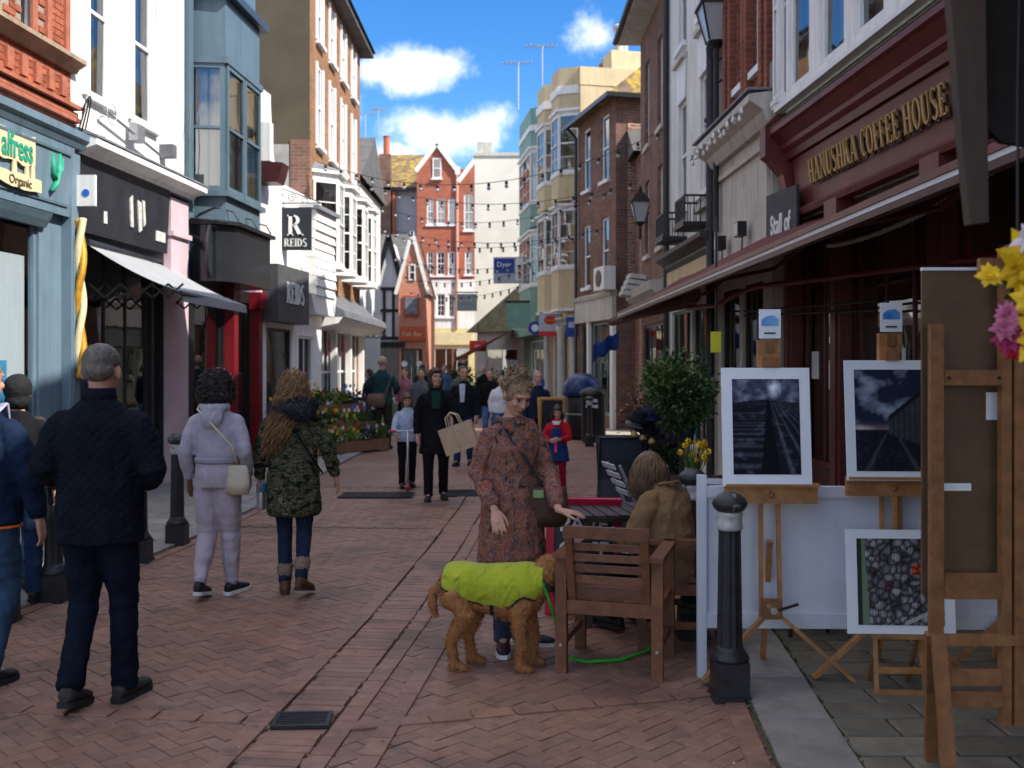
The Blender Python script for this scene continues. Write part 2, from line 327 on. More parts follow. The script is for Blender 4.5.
def walk(poly, off, y0, y1, step, fn):
    y = y0
    while y < y1:
        x = lerp_poly(poly, y) + off; x2 = lerp_poly(poly, y + .05) + off; ang = math.atan2(.05, x2 - x)
        fn(x, y, ang); y += step * math.sin(ang)
for off in (-.205, .205, .42): walk(CHAN, off, 2.6, YF, .205, lambda x, y, a: pav_items.append((x, y, a, .197, .1, .010 + pr.uniform(-.001, .001), tone())))
def chan_brick(x, y, a):
    for o, l2 in ((-.09, .17), (.09, .17)): pass
    pav_items.append((x + pr.uniform(-.006, .006), y, a, .068, .27, .0065 + pr.uniform(-.002, .002), tuple(v * 1.05 for v in tone())))
walk(CHAN, 0, 2.6, YF, .076, chan_brick)
for off, poly in ((.07, KERB_L), (-.08, KERB_R)): walk(poly, off, 2.6, YF, .205, lambda x, y, a: pav_items.append((x, y, a, .197, .1, .010, tone())))
for (a, b_) in COURSES:
    A, B = Vector(a), Vector(b_); L = (B - A).length; n_ = int(L / .205); ang = math.atan2(B.y - A.y, B.x - A.x)
    for i in range(n_):
        p = A + (B - A) * ((i + .5) / n_); pav_items.append((p.x, p.y, ang + pr.uniform(-.01, .01), .197, .1, .010 + pr.uniform(-.001, .001), tuple(v * .85 for v in tone())))
def visible(x, y):
    return abs(x) < .5 * y and EYE / y * 1000 + HY < 768 and y < 9
vis = sorted([p for p in pav_items if visible(p[0], p[1])], key=lambda p: p[1])[:300]
visset = set(id(p) for p in vis)
# fourteen shared paver meshes of varied tone for the separate ones
meshcache = {}
def paver_mesh(ln, wd, k):
    key = (round(ln, 3), round(wd, 3), k)
    if key not in meshcache:
        m_ = MB(); m_.col = tone(); m_.bev(-ln / 2, ln / 2, -wd / 2, wd / 2, -.04, 0, .0025); meshcache[key] = m_.mesh('paver', M_paver)
    return meshcache[key]
field = MB()
for p in pav_items:
    X, Y, a, ln, wd, top, col = p
    if id(p) in visset:
        link('paver', paver_mesh(ln, wd, pr.randrange(10)), road, (X, Y, top), (pr.uniform(-.006, .006), pr.uniform(-.006, .006), a))
    else:
        t_ = MB(); t_.col = col; t_.bev(-ln / 2, ln / 2, -wd / 2, wd / 2, -.04, 0, .0025); ca, sa = math.cos(a), math.sin(a)
        field.col = col; field.add([(X + x * ca - y * sa, Y + x * sa + y * ca, z + top) for x, y, z in t_.v], t_.f)
tag(field.build('paver_field', M_paver, road), kind='stuff')

# drain grate in the gutter, and iron covers
def grate(name, loc, rz, w, d, n_, label, frame=.02):
    e = empty(name, loc, rz, label, 'drain cover'); f = MB()
    f.bb(-w / 2, w / 2, -d / 2, -d / 2 + frame, .002, .016); f.bb(-w / 2, w / 2, d / 2 - frame, d / 2, .002, .016); f.bb(-w / 2, -w / 2 + frame, -d / 2 + frame, d / 2 - frame, .002, .016); f.bb(w / 2 - frame, w / 2, -d / 2 + frame, d / 2 - frame, .002, .016)
    f.build('frame', M_iron, e)
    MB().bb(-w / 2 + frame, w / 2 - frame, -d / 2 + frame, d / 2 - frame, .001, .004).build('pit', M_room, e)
    bm_ = MB().bb(-w / 2 + frame, w / 2 - frame, -.006, .006, .004, .014).mesh('bar', M_iron)
    for i in range(n_): link('bar', bm_, e, (0, -d / 2 + frame + (i + .5) * (d - 2 * frame) / n_, 0))
    return e
gx = lerp_poly(CHAN, 4.72); grate('gutter_grate', (gx, 4.74, .010), .06, .27, .2, 7, 'small square iron drain grate set in the brick gutter')
q = G(377, 496); grate('long_drain', (q.x, q.y, .008), 0, .95, .5, 14, 'wide iron drain grate across the street near the scooter')
q = G(466, 494); ic = grate('inspection_cover', (q.x, q.y, .008), .05, .62, .6, 10, 'iron inspection cover beside the woman with the beige bag')

# right pavement: kerb stones, slabs
pv = MB(); ys = [-6, 3, 4.2, 5.8, 7, 9, 11.5, 14, 17, 20, 25, 32, 44]
def RX(Y): return 3.83 - .055 * Y
pv.add([p for y in ys for p in ((lerp_poly(KERB_R, y), y, .004), (RX(min(y, 21)) + 3.5, y, .004))], [(2 * i, 2 * i + 1, 2 * i + 3, 2 * i + 2) for i in range(len(ys) - 1)])
pav_r = pv.build('pavement', M_joint); tag(pav_r, 'dark slab pavement along the coffee house side', 'pavement', kind='structure')
kr = random.Random(5); y = 2.4
def slab_prism(corners, z0, z1, b=.006):
    m_ = MB(); c = sum((Vector(q) for q in corners), Vector((0, 0))) / 4
    ins = [Vector(q) + (c - Vector(q)).normalized() * b * 1.4 for q in corners]
    vs = [(q[0] - c.x, q[1] - c.y, z0) for q in corners] + [(q[0] - c.x, q[1] - c.y, z1 - b) for q in corners] + [(q.x - c.x, q.y - c.y, z1) for q in ins]
    m_.add(vs, [(i, (i + 1) % 4, (i + 1) % 4 + 4, i + 4) for i in range(4)] + [(i + 4, (i + 1) % 4 + 4, (i + 1) % 4 + 8, i + 8) for i in range(4)] + [(8, 9, 10, 11)]); return m_, c
while y < 15:
    L = kr.uniform(.62, .85); y2 = y + L - .012
    m_, c = slab_prism([(lerp_poly(KERB_R, y), y), (lerp_poly(KERB_R, y) + .34, y), (lerp_poly(KERB_R, y2) + .34, y2), (lerp_poly(KERB_R, y2), y2)], -.02, .026)
    m_.build('kerb_stone', M_kerb, pav_r, (c.x, c.y, kr.uniform(-.002, .003))); y += L
y = 3.4; row = 0
while y < 9.2:
    d = .225; x = lerp_poly(KERB_R, y) + .36 + (row % 2) * -.22
    while x < RX(y) - .05:
        L = kr.uniform(.42, .5); x0 = max(x, lerp_poly(KERB_R, y) + .358)
        if x + L - .012 - x0 > .08:
            m_, c = slab_prism([(x0, y), (x + L - .014, y - .0), (x + L - .014, y + d - .014), (x0, y + d - .014)], -.01, .024)
            m_.build('slab', M_slab, pav_r, (c.x, c.y, kr.uniform(-.003, .003)), (kr.uniform(-.006, .006), kr.uniform(-.006, .006), 0))
        x += L
    y += d; row += 1
sl2 = MB(); ys = [9.2, 11.5, 14, 17, 20, 25, 32, 44]
sl2.add([p for yy in ys for p in ((lerp_poly(KERB_R, yy) + (.36 if yy < 15 else 0), yy, .02), (RX(min(yy, 21)) + 3.4, yy, .02))], [(2 * i, 2 * i + 1, 2 * i + 3, 2 * i + 2) for i in range(len(ys) - 1)])
sl2.build('far_slabs', M_slab_l, pav_r)
# moss in the kerb joint
ms = MB(); mr_ = random.Random(9)
for i in range(900):
    yy = mr_.uniform(3.2, 8); xx = lerp_poly(KERB_R, yy) + mr_.choice((.35, .35, -.01)) + mr_.gauss(0, .007); h = mr_.uniform(.006, .02); a = mr_.uniform(0, 6.28); w_ = .006
    ms.add([(xx - w_ * math.cos(a), yy - w_ * math.sin(a), .018), (xx + w_ * math.cos(a), yy + w_ * math.sin(a), .018), (xx + mr_.gauss(0, .006), yy + mr_.gauss(0, .006), .018 + h)], [(0, 1, 2)])
tag(ms.build('moss', mat('moss', (.05, .09, .015), .9, .4, 30), pav_r), kind='stuff')

# left pavement
def LX(Y): return -6.09 + .078 * Y
pv = MB(); ys = [-6, 4, 7, 9.5, 14, 20, 29, 44]
pv.add([p for y in ys for p in ((lerp_poly(KERB_L, y), y, .004), (LX(min(y, 22)) - 1.0, y, .004))], [(2 * i + 1, 2 * i, 2 * i + 2, 2 * i + 3) for i in range(len(ys) - 1)])
pav_l = pv.build('pavement', M_joint); tag(pav_l, 'pale flagstone pavement along the blue shop side', 'pavement', kind='structure')
y = 5.0
while y < 22:
    L = kr.uniform(.75, .95); y2 = y + L - .012
    m_, c = slab_prism([(lerp_poly(KERB_L, y) - .26, y), (lerp_poly(KERB_L, y), y), (lerp_poly(KERB_L, y2), y2), (lerp_poly(KERB_L, y2) - .26, y2)], -.02, .03)
    m_.build('kerb_stone', M_kerb, pav_l, (c.x, c.y, 0)); y += L
y = 6.4; row = 0
while y < 17:
    x = lerp_poly(KERB_L, y) - .28
    while x > LX(y) - .3:
        L = .6; m_, c = slab_prism([(x - L + .012, y), (x, y), (x, y + .448), (x - L + .012, y + .448)], -.01, .025)
        m_.build('slab', M_slab_l, pav_l, (c.x, c.y + (.2 if row % 2 else 0) * 0, kr.uniform(-.003, .003))); x -= L
    y += .46; row += 1
MB().add([(lerp_poly(KERB_L, 17) - .28, 17, .018), (lerp_poly(KERB_L, 29) - .28, 29, .018), (-6, 29, .018), (-6, 17, .018)], [(0, 1, 2, 3)]).build('far_slabs', M_slab_l, pav_l)

# grit and leaf litter along the gutter and kerbs
gt = MB(); gr_ = random.Random(44)
for i in range(520):
    yy = gr_.uniform(3.6, 13); k = gr_.random(); xx = lerp_poly(CHAN, yy) + gr_.choice((-.15, .15)) + gr_.gauss(0, .05) if k < .45 else (lerp_poly(KERB_R, yy) - abs(gr_.gauss(0, .12)) if k < .75 else gr_.uniform(lerp_poly(KERB_L, yy) + .1, lerp_poly(KERB_R, yy) - .1))
    a = gr_.uniform(0, 6.28); w_ = gr_.uniform(.003, .011); gt.col = gr_.choice(((.5, .4, .3), (.2, .14, .08), (.9, .85, .8), (.35, .3, .26))); z = .0135
    gt.add([(xx + w_ * math.cos(a), yy + w_ * math.sin(a), z), (xx + w_ * .7 * math.cos(a + 1.7), yy + w_ * .7 * math.sin(a + 1.7), z + .003), (xx + w_ * math.cos(a + 3), yy + w_ * math.sin(a + 3), z), (xx + w_ * .6 * math.cos(a + 4.5), yy + w_ * .6 * math.sin(a + 4.5), z + .001)], [(0, 1, 2, 3)])
tag(gt.build('litter', mat('litter_bits', (.6, .55, .5), .9, .2, attr='Col'), road), kind='stuff')
# ------------------------------------------------------------------ building kit.  Local frame of a building: x along the facade, +y out to the street, z up
def frame(name, A, B, label, cat='building', group=None):
    A, B = Vector(A), Vector(B); d = B - A
    e = empty(name, (A.x, A.y, 0), math.atan2(d.y, d.x), label, cat, group); return e, d.length
def shell(parent, L, H, D, holes, m, z0=0, name='wall', reveal=.14, x0=0, y=0, cap=True, back=True):
    xs = sorted(set([x0, x0 + L] + [v for h in holes for v in (h[0], h[1])])); zs = sorted(set([z0, H] + [v for h in holes for v in (h[2], h[3])]))
    b = MB()
    for i in range(len(xs) - 1):
        for j in range(len(zs) - 1):
            cx, cz = (xs[i] + xs[i + 1]) / 2, (zs[j] + zs[j + 1]) / 2
            if any(h[0] < cx < h[1] and h[2] < cz < h[3] for h in holes): continue
            b.add([(xs[i], y, zs[j]), (xs[i + 1], y, zs[j]), (xs[i + 1], y, zs[j + 1]), (xs[i], y, zs[j + 1])], [(3, 2, 1, 0)])
    for h in holes:
        a0, a1, c0, c1 = h[:4]; r = y - reveal
        b.add([(a0, y, c0), (a1, y, c0), (a1, y, c1), (a0, y, c1), (a0, r, c0), (a1, r, c0), (a1, r, c1), (a0, r, c1)], [(0, 1, 5, 4), (1, 2, 6, 5), (2, 3, 7, 6), (3, 0, 4, 7)])
    b.add([(x0, y, z0), (x0, y - D, z0), (x0, y - D, H), (x0, y, H)], [(0, 1, 2, 3)]); b.add([(x0 + L, y, z0), (x0 + L, y - D, z0), (x0 + L, y - D, H), (x0 + L, y, H)], [(3, 2, 1, 0)])
    if back: b.add([(x0, y - D, z0), (x0 + L, y - D, z0), (x0 + L, y - D, H), (x0, y - D, H)], [(0, 1, 2, 3)])
    if cap: b.add([(x0, y, H), (x0 + L, y, H), (x0 + L, y - D, H), (x0, y - D, H)], [(0, 1, 2, 3)])
    me = b.mesh(name, m, fix=False); return link(name, me, parent)
WC = {}
def window(parent, x, z, w, h, cols=1, rows=1, y=-.07, m=None, sash=True, sill=True, fr=.055, bar=.022, g=None, curtain=0, sillmat=None, rz=0, panes=True, depth=.06):
    """window > pane, sill, curtain; x, z = lower centre of the opening"""
    m = m or M_trim; g = g or M_glass; key = (round(w, 3), round(h, 3), cols, rows, sash, m.name, fr, bar)
    if key not in WC:
        b = MB(); b.bb(-w / 2, -w / 2 + fr, -depth / 2, depth / 2, 0, h); b.bb(w / 2 - fr, w / 2, -depth / 2, depth / 2, 0, h); b.bb(-w / 2 + fr, w / 2 - fr, -depth / 2, depth / 2, 0, fr * 1.2); b.bb(-w / 2 + fr, w / 2 - fr, -depth / 2, depth / 2, h - fr, h)
        zb = [fr * 1.2, h - fr]
        if sash: b.bb(-w / 2 + fr, w / 2 - fr, -depth * .4, depth * .6, h / 2 - .022, h / 2 + .022); zb = [fr * 1.2, h / 2 - .022, h / 2 + .022, h - fr]
        x0, x1 = -w / 2 + fr, w / 2 - fr; cells = []
        for k in range(0, len(zb), 2):
            a, c = zb[k], zb[k + 1]; nr = rows if not sash else max(1, rows)
            for i in range(1, cols): xx = x0 + (x1 - x0) * i / cols; b.bb(xx - bar / 2, xx + bar / 2, -.012, .014, a, c)
            for j in range(1, nr): zz = a + (c - a) * j / nr; b.bb(x0, x1, -.010, .012, zz - bar / 2, zz + bar / 2)
            for i in range(cols):
                for j in range(nr): cells.append((x0 + (x1 - x0) * (i + .5) / cols, a + (c - a) * (j + .5) / nr, (x1 - x0) / cols, (c - a) / nr))
        WC[key] = (b.mesh('window', m), cells)
    me, cells = WC[key]
    o = link('window', me, parent, (x, y, z), (0, 0, rz))
    if panes:
        for (cx, cz, pw, ph) in cells:
            kk = ('p', round(pw, 3), round(ph, 3), g.name)
            if kk not in WC: WC[kk] = MB().add([(-pw / 2, 0, -ph / 2), (pw / 2, 0, -ph / 2), (pw / 2, 0, ph / 2), (-pw / 2, 0, ph / 2)], [(3, 2, 1, 0)]).mesh('pane', g, fix=False)
            link('pane', WC[kk], o, (cx, 0, cz), (rng.uniform(-.012, .012), 0, rng.uniform(-.02, .02)))
    else:
        kk = ('p', round(w, 3), round(h, 3), g.name)
        if kk not in WC: WC[kk] = MB().add([(-w / 2, 0, -h / 2), (w / 2, 0, -h / 2), (w / 2, 0, h / 2), (-w / 2, 0, h / 2)], [(3, 2, 1, 0)]).mesh('pane', g, fix=False)
        link('pane', WC[kk], o, (0, 0, h / 2))
    if sill:
        kk = ('s', round(w, 3), (sillmat or m).name)
        if kk not in WC: WC[kk] = MB().bb(-w / 2 - .07, w / 2 + .07, -.04, .15, -.09, -.003).mesh('sill', sillmat or m)
        link('sill', WC[kk], o)
    if curtain:
        kk = ('c', round(w, 3), round(h, 3), curtain)
        if kk not in WC:
            b = MB(); n_ = 18
            for (s0, s1) in ((-w / 2, -w / 2 + w * curtain), (w / 2 - w * curtain, w / 2)):
                pts = [(s0 + (s1 - s0) * i / n_, -.14 + .02 * math.sin(i * 2.1)) for i in range(n_ + 1)]
                b.add([(p[0], p[1], zz) for p in pts for zz in (.02, h - .02)], [(2 * i, 2 * i + 2, 2 * i + 3, 2 * i + 1) for i in range(n_)])
            WC[kk] = b.mesh('curtain', M_curtain, True)
        link('curtain', WC[kk], o)
    return o
def hole(x, z, w, h): return (x - w / 2, x + w / 2, z, z + h)
def cornice(parent, L, z, prof, m, x0=0, name='cornice', y=0, parts=None):
    """prof: (out, up) polygon, extruded along x"""
    return MB().prism([(a + y, b + z) for a, b in prof], x0, x0 + L, 'x').build(name, m, parent)
CORN = [(-.02, 0), (.06, 0), (.09, .07), (.09, .1), (.17, .17), (.24, .2), (.24, .27), (-.02, .3)]
def bay(parent, x, z, w, h, proj, m, cols=2, rows=2, cant=.3, roof_m=None, apron=.0, apron_m=None, roof=.25, side_cols=1, g=None, curtain=0, lintel=.2, fr=.05):
    """canted bay window as one part: bay > window (> pane); local x centre, z bottom of the glass"""
    pts = [(x - w / 2, 0), (x - w / 2 + cant, proj), (x + w / 2 - cant, proj), (x + w / 2, 0)]
    def ring(b, z0, z1, off):
        q = [(pts[0][0] - off, 0), (pts[1][0] - off * .6, proj + off), (pts[2][0] + off * .6, proj + off), (pts[3][0] + off, 0)]
        b.prism(q, z0, z1, 'z')
    b = MB(); ring(b, z - .1 - apron, z, .0 if apron else .04); ring(b, z - .06, z - .005, .05); b.build('bay_base', m, parent)
    b = MB(); ring(b, z + h, z + h + lintel, .0); ring(b, z + h + lintel - .001, z + h + lintel + .08, .09); b.build('bay_head', m, parent); o = parent
    if roof: 
        rb = MB(); off = .1; q = [(pts[0][0] - off, 0), (pts[1][0] - off * .6, proj + off), (pts[2][0] + off * .6, proj + off), (pts[3][0] + off, 0)]; z1 = z + h + lintel + .082
        cx = x; rb.add([(a, c, z1) for a, c in q] + [(cx - w * .3, .0, z1 + roof), (cx + w * .3, .0, z1 + roof)], [(0, 1, 4), (1, 2, 5, 4), (2, 3, 5), (3, 2, 1, 0)]); rb.build('bay_roof', roof_m or M_lead, parent)
    for (p, q_, cc) in ((pts[0], pts[1], side_cols), (pts[1], pts[2], cols), (pts[2], pts[3], side_cols)):
        p, q_ = Vector(p), Vector(q_); d = q_ - p; mid = (p + q_) / 2
        window(o, mid.x, z, d.length - .015, h, cc, rows, y=mid.y - .0, m=m, sash=True, sill=False, rz=math.atan2(d.y, d.x), fr=fr, g=g, curtain=curtain)
    return o
# serif letters -----------------------------------------------------
def arc(cx, cy, rx, ry, a0, a1, n=12): return [(cx + rx * math.cos(R(a0 + (a1 - a0) * i / n)), cy + ry * math.sin(R(a0 + (a1 - a0) * i / n))) for i in range(n + 1)]
def strip(outer, inner): return [tuple(q) for q in zip(outer, outer[1:], inner[1:], inner)]
def glyph(ch, T=.17, t=.07, s=.055):
    q = []
    def rect(x0, x1, y0, y1): q.append(((x0, y0), (x1, y0), (x1, y1), (x0, y1)))
    def stem(x, w=T, top=True, bot=True):
        rect(x, x + w, 0, 1)
        if bot: rect(x - s, x + w + s, 0, t)
        if top: rect(x - s, x + w + s, 1 - t, 1)
    def diag(x0, x1, w, y0=0, y1=1): q.append(((x0, y0), (x0 + w, y0), (x1 + w, y1), (x1, y1)))
    if ch == 'H': stem(.05); stem(.48); rect(.2, .5, .47, .47 + t); return q, .76
    if ch == 'A': diag(.02, .30, t); diag(.52, .27, T); rect(.15, .55, .3, .3 + t); rect(-.03, .15, 0, t); rect(.45, .75, 0, t); return q, .78
    if ch == 'N': stem(.06, t * 1.1); rect(.58, .58 + t, 0, 1); rect(.52, .71, 1 - t, 1); q.append(((.06, 1), (.06 + T, 1), (.65, 0), (.65 - T * .6, 0))); return q, .76
    if ch == 'U':
        rect(.05, .05 + T, .3, 1); rect(-.0, .05 + T + s, 1 - t, 1); rect(.53, .53 + t, .3, 1); rect(.47, .66, 1 - t, 1); q.extend(strip(arc(.325, .3, .275, .3, 180, 360), arc(.375, .3, .155, .22, 180, 360))); return q, .72
    if ch == 'K': stem(.05); diag(.2, .5, t, .4, 1); q.append(((.30, .55), (.42, .68), (.68, 0), (.46, 0))); rect(.42, .74, 0, t); rect(.42, .66, 1 - t, 1); return q, .76
    if ch in 'FE':
        stem(.05); rect(.2, .52, 1 - t, 1); rect(.46, .52, .78, 1); rect(.2, .42, .48, .48 + t); rect(.38, .42, .38, .66)
        if ch == 'E': rect(.2, .54, 0, t); rect(.48, .54, 0, .24); return q, .62
        return q, .57
    if ch == 'C': q.extend(strip(arc(.33, .5, .31, .51, 50, 310, 18), arc(.37, .5, .2, .44, 55, 305, 18))); rect(.5, .55, .68, .95); return q, .62
    if ch == 'O': q.extend(strip(arc(.36, .5, .34, .51, 0, 360, 24), arc(.36, .5, .19, .44, 0, 360, 24))); return q, .74
    if ch == 'S':
        o = arc(.29, .74, .25, .27, 30, 270, 10) + arc(.29, .27, .25, .27, 90, -150, 10)[0:]
        i_ = arc(.29, .74, .15, .2, 30, 270, 10) + arc(.29, .27, .13, .13, 90, -150, 10)
        c1 = strip(arc(.29, .75, .25, .26, 35, 250, 10), arc(.31, .75, .16, .19, 35, 250, 10)); c2 = strip(arc(.29, .26, .26, .27, 70, -150, 10), arc(.27, .26, .15, .19, 70, -150, 10))
        q.extend(c1); q.extend(c2); q.append(((.14, .58), (.24, .66), (.44, .45), (.34, .36))); return q, .6
    if ch == 'R':
        stem(.05); q.extend(strip(arc(.28, .74, .3, .26, 90, -90, 12), arc(.26, .74, .16, .19, 90, -90, 12))); rect(.2, .3, .93, 1); rect(.2, .3, .48, .55); q.append(((.26, .52), (.44, .55), (.72, 0), (.52, 0))); rect(.5, .76, 0, t); return q, .76
    if ch == 'I': stem(.06); return q, .32
    if ch == 'D': stem(.05); q.extend(strip(arc(.24, .5, .42, .5, 90, -90, 16), arc(.22, .5, .27, .43, 90, -90, 16))); return q, .72
    return q, .32
def serif_text(txt, size, parent, m, loc, rot=(0, 0, 0), name='lettering', depth=.012, xs=1.0, gap=.03, center=True, flip=False):
    b = MB(); x = 0; wd = 0
    for ch in txt:
        q, a = glyph(ch); 
        for k, poly in enumerate(q):
            pp = [((x + u) * size * xs, v * size) for u, v in poly]; dz = depth + .0004 * k
            if len(pp) == 4: b.prism(pp, 0, dz, 'y')
        x += a + gap
    wd = x * size * xs
    b.v = [((v[0] - (wd / 2 if center else 0)) * (-1 if flip else 1), v[1], v[2]) for v in b.v]
    return b.build(name, m, parent, loc, rot)
def text(txt, size, parent, m, loc, rot=(0, 0, 0), name='lettering', depth=.004, align='CENTER', xs=1.0, bold=0., shear=0.):
    """plain lettering turned into a mesh; rot given for a text lying in its xy plane"""
    cu = bpy.data.curves.new('t', 'FONT'); cu.body = txt; cu.size = size; cu.extrude = depth; cu.align_x = align; cu.offset = bold; cu.resolution_u = 3; cu.shear = shear
    o = bpy.data.objects.new('t', cu); C.objects.link(o); bpy.context.view_layer.update()
    me = bpy.data.meshes.new_from_object(o.evaluated_get(bpy.context.evaluated_depsgraph_get())); bpy.data.objects.remove(o); bpy.data.curves.remove(cu)
    me.materials.clear(); me.materials.append(m); me.transform(Matrix.Diagonal((xs, 1, 1, 1)))
    return link(name, me, parent, loc, rot)
FACE = (R(90), 0, R(180))                              # text standing on a facade, read from the street (local +y)
# ------------------------------------------------------------------ right hand side of the street
M_maroon = mat('maroon_paint', (.135, .030, .026), .38, .22, 4, .06, 40, spots=(5, .66, (.07, .02, .018)), drip=.3)
M_maroon_d = mat('dark_maroon_paint', (.06, .016, .016), .4, .25, 4)
M_gold = mat('gold_leaf', (.40, .245, .085), .42, .25, 14, metal=.35)
M_moss = mat('mossy_lead', (.05, .055, .03), .95, .4, 9, .4, 30, spots=(5, .52, (.09, .10, .03)))
M_stucco = mat('white_stucco', (.66, .65, .62), .85, .08, 2, .1, 30, spots=(1.6, .62, (.45, .44, .41)), drip=.35)
M_cream = mat('cream_render', (.60, .48, .29), .85, .1, 1.5, .08, 30, spots=(1.2, .66, (.45, .35, .22)), drip=.25)
M_green = mat('sage_green_paint', (.20, .34, .28), .6, .12, 2, spots=(2, .64, (.13, .25, .2)), drip=.25)
M_stone = mat('pale_stone', (.52, .49, .44), .85, .14, 2.5, .15, 30, spots=(1.8, .6, (.27, .25, .22)), drip=.35)
M_terra = mat('terracotta', (.42, .13, .06), .8, .2, 8)
B_brown = brickmat('brown_brick', (.16, .085, .062), (.23, .12, .09), (.22, .18, .15))
B_red = brickmat('red_brick_facade', (.20, .058, .038), (.27, .085, .055), (.20, .15, .12))
B_flint = brickmat('patched_brick', (.30, .09, .05), (.42, .30, .2), (.40, .34, .27), .2, .085, ms=.2)
M_mossroof = mat('mossy_tiles', (.14, .09, .06), .9, .4, 3, .6, 25, spots=(2.5, .47, (.38, .27, .03)))

# --- coffee house
r1, L = frame('coffee_house', (RX(4.8), 4.8), (RX(11.3), 11.3), 'maroon fronted coffee house with gold lettering and white upper windows')
def U(Y): return (Y - 4.8) * 1.0015
ops = [(U(9.98), U(11.12), .62, 3.2), (U(7.9), U(9.62), .62, 3.2), (U(5.6), U(7.6), .62, 3.2)]
shell(r1, L, 3.3, 7, ops, M_maroon_d, reveal=.1)
uw = [(U(y_), 4.62, .62, 2.0) for y_ in (10.35, 9.45, 8.6, 7.7, 6.7, 5.4)]
shell(r1, L, 10.2, 7, [hole(*q) for q in uw[5:]], M_stucco, z0=3.3, name='upper_wall')
for (a, b_, z0, z1) in ops: window(r1, (a + b_) / 2, z0, b_ - a, z1 - z0, 3 if b_ - a > 1.3 else 2, 1, y=-.06, m=M_maroon, sash=False, sill=False, g=glass('cafe_glass', (.8, .82, .82), .6, .4), fr=.05, bar=.035)
for yy in (11.2, 9.8, 7.75, 5.4):
    MB().bb(-.13, .13, .003, .13, 0, 3.34).bb(-.16, .16, .003, .17, 0, .35).bb(-.055, .055, .13, .15, .5, 3.1).bb(-.16, .16, .003, .18, 3.1, 3.34).build('pilaster', M_maroon, r1, (U(yy), 0, 0))
f = MB(); f.prism([(.02, 3.36), (.10, 3.36), (.16, 3.94), (.02, 3.94)], U(4.85), U(10.95), 'x'); f.build('fascia', M_maroon, r1)
f = MB(); f.prism([(.06, 3.30), (.17, 3.30), (.19, 3.35), (.15, 3.39), (.06, 3.39)], U(4.85), U(11.05), 'x'); f.build('fascia_moulding', M_maroon, r1)
f = MB(); f.prism([(.02, 3.95), (.20, 3.95), (.22, 4.02), (.27, 4.06), (.27, 4.11), (.36, 4.2), (.40, 4.22), (.40, 4.28), (.02, 4.28)], U(4.85), U(11.25), 'x'); f.build('cornice', M_maroon, r1)
f = MB(); f.prism([(.02, 4.283), (.405, 4.283), (.39, 4.31), (.02, 4.42)], U(4.85), U(11.24), 'x'); f.build('cornice_flashing', M_moss, r1)
for yy in (11.12, 4.95):
    c = MB(); c.prism([(.02, 3.2), (.12, 3.2), (.16, 3.45), (.24, 3.8), (.38, 3.96), (.44, 4.0), (.44, 4.33), (.02, 4.33)], -.1, .1, 'x'); c.prism([(.02, 4.33), (.44, 4.33), (.3, 4.47), (.02, 4.5)], -.12, .12, 'x'); c.build('corbel', M_maroon, r1, (U(yy), 0, 0))
sh = serif_text('HANUSHKA COFFEE HOUSE', .245, r1, M_black, (U(8.875), .165, 3.555), (R(6), 0, R(180)), xs=.83, depth=.01, name='letter_shadow')
serif_text('HANUSHKA COFFEE HOUSE', .245, r1, M_gold, (U(8.89), .185, 3.57), (R(6), 0, R(180)), xs=.83, depth=.016)
rmn = random.Random(6)
for (a, b_, z0, z1) in ops:
    MB().bb(a + .05, b_ - .05, -1.6, -1.55, .1, 3.1).build('inner_wall', mat('inner_cream', (.5, .42, .3), .9, .2, 3), r1)
    MB().bb(a + .06, b_ - .06, -.55, -.12, .62, .70).build('window_shelf', M_beech_dark, r1)
    for k in range(5): MB().lathe([(.03, 0), (.05, .03), (.045, rmn.uniform(.1, .3)), (.02, .32)], 10).build('display_jar', mat('jar_%d' % (k % 3), ((.5, .45, .35), (.35, .08, .05), (.1, .2, .22))[k % 3], .35), r1, (a + .2 + k * (b_ - a - .4) / 4, -.32, .70))
    for k in range(2): MB().bb(-.105, .105, 0, .002, 0, .297).build('menu_card', M_card, r1, (a + .35 + k * .5, -.052, 1.45 + .1 * k))
# projecting white timber bay over the shop
bx = MB(); bx.bb(U(6.1), U(10.75), .003, .30, 4.40, 4.60); bx.bb(U(6.1), U(10.75), .003, .30, 6.66, 7.1); bx.bb(U(6.02), U(10.83), .003, .38, 7.1, 7.2)
edges = [U(6.1)] + [v for q in sorted(uw[:5]) for v in (q[0] - q[2] / 2, q[0] + q[2] / 2)] + [U(10.75)]
for k in range(0, len(edges), 2): bx.bb(edges[k], edges[k + 1], .003, .30, 4.6, 6.66)
bayo = bx.build('upper_bay', M_white, r1)
for q in uw[:5]:
    window(r1, q[0], q[1] - .02, q[2], 2.06, 1, 1, y=.24, m=M_trim, sill=False, curtain=.28, fr=.06)
MB().bb(U(6.0), U(10.85), .003, .40, 4.425, 4.47).build('bay_sill', M_trim, r1)
bay(r1, U(11.02), 4.62, .46, 2.0, .3, M_white, 1, 1, .14, roof=0, fr=.04)
for q in uw[5:]: window(r1, *q, 1, 1, curtain=.3)
MB().bb(-.1, L + .1, -7, .12, 10.2, 10.4).build('parapet', M_stucco, r1)

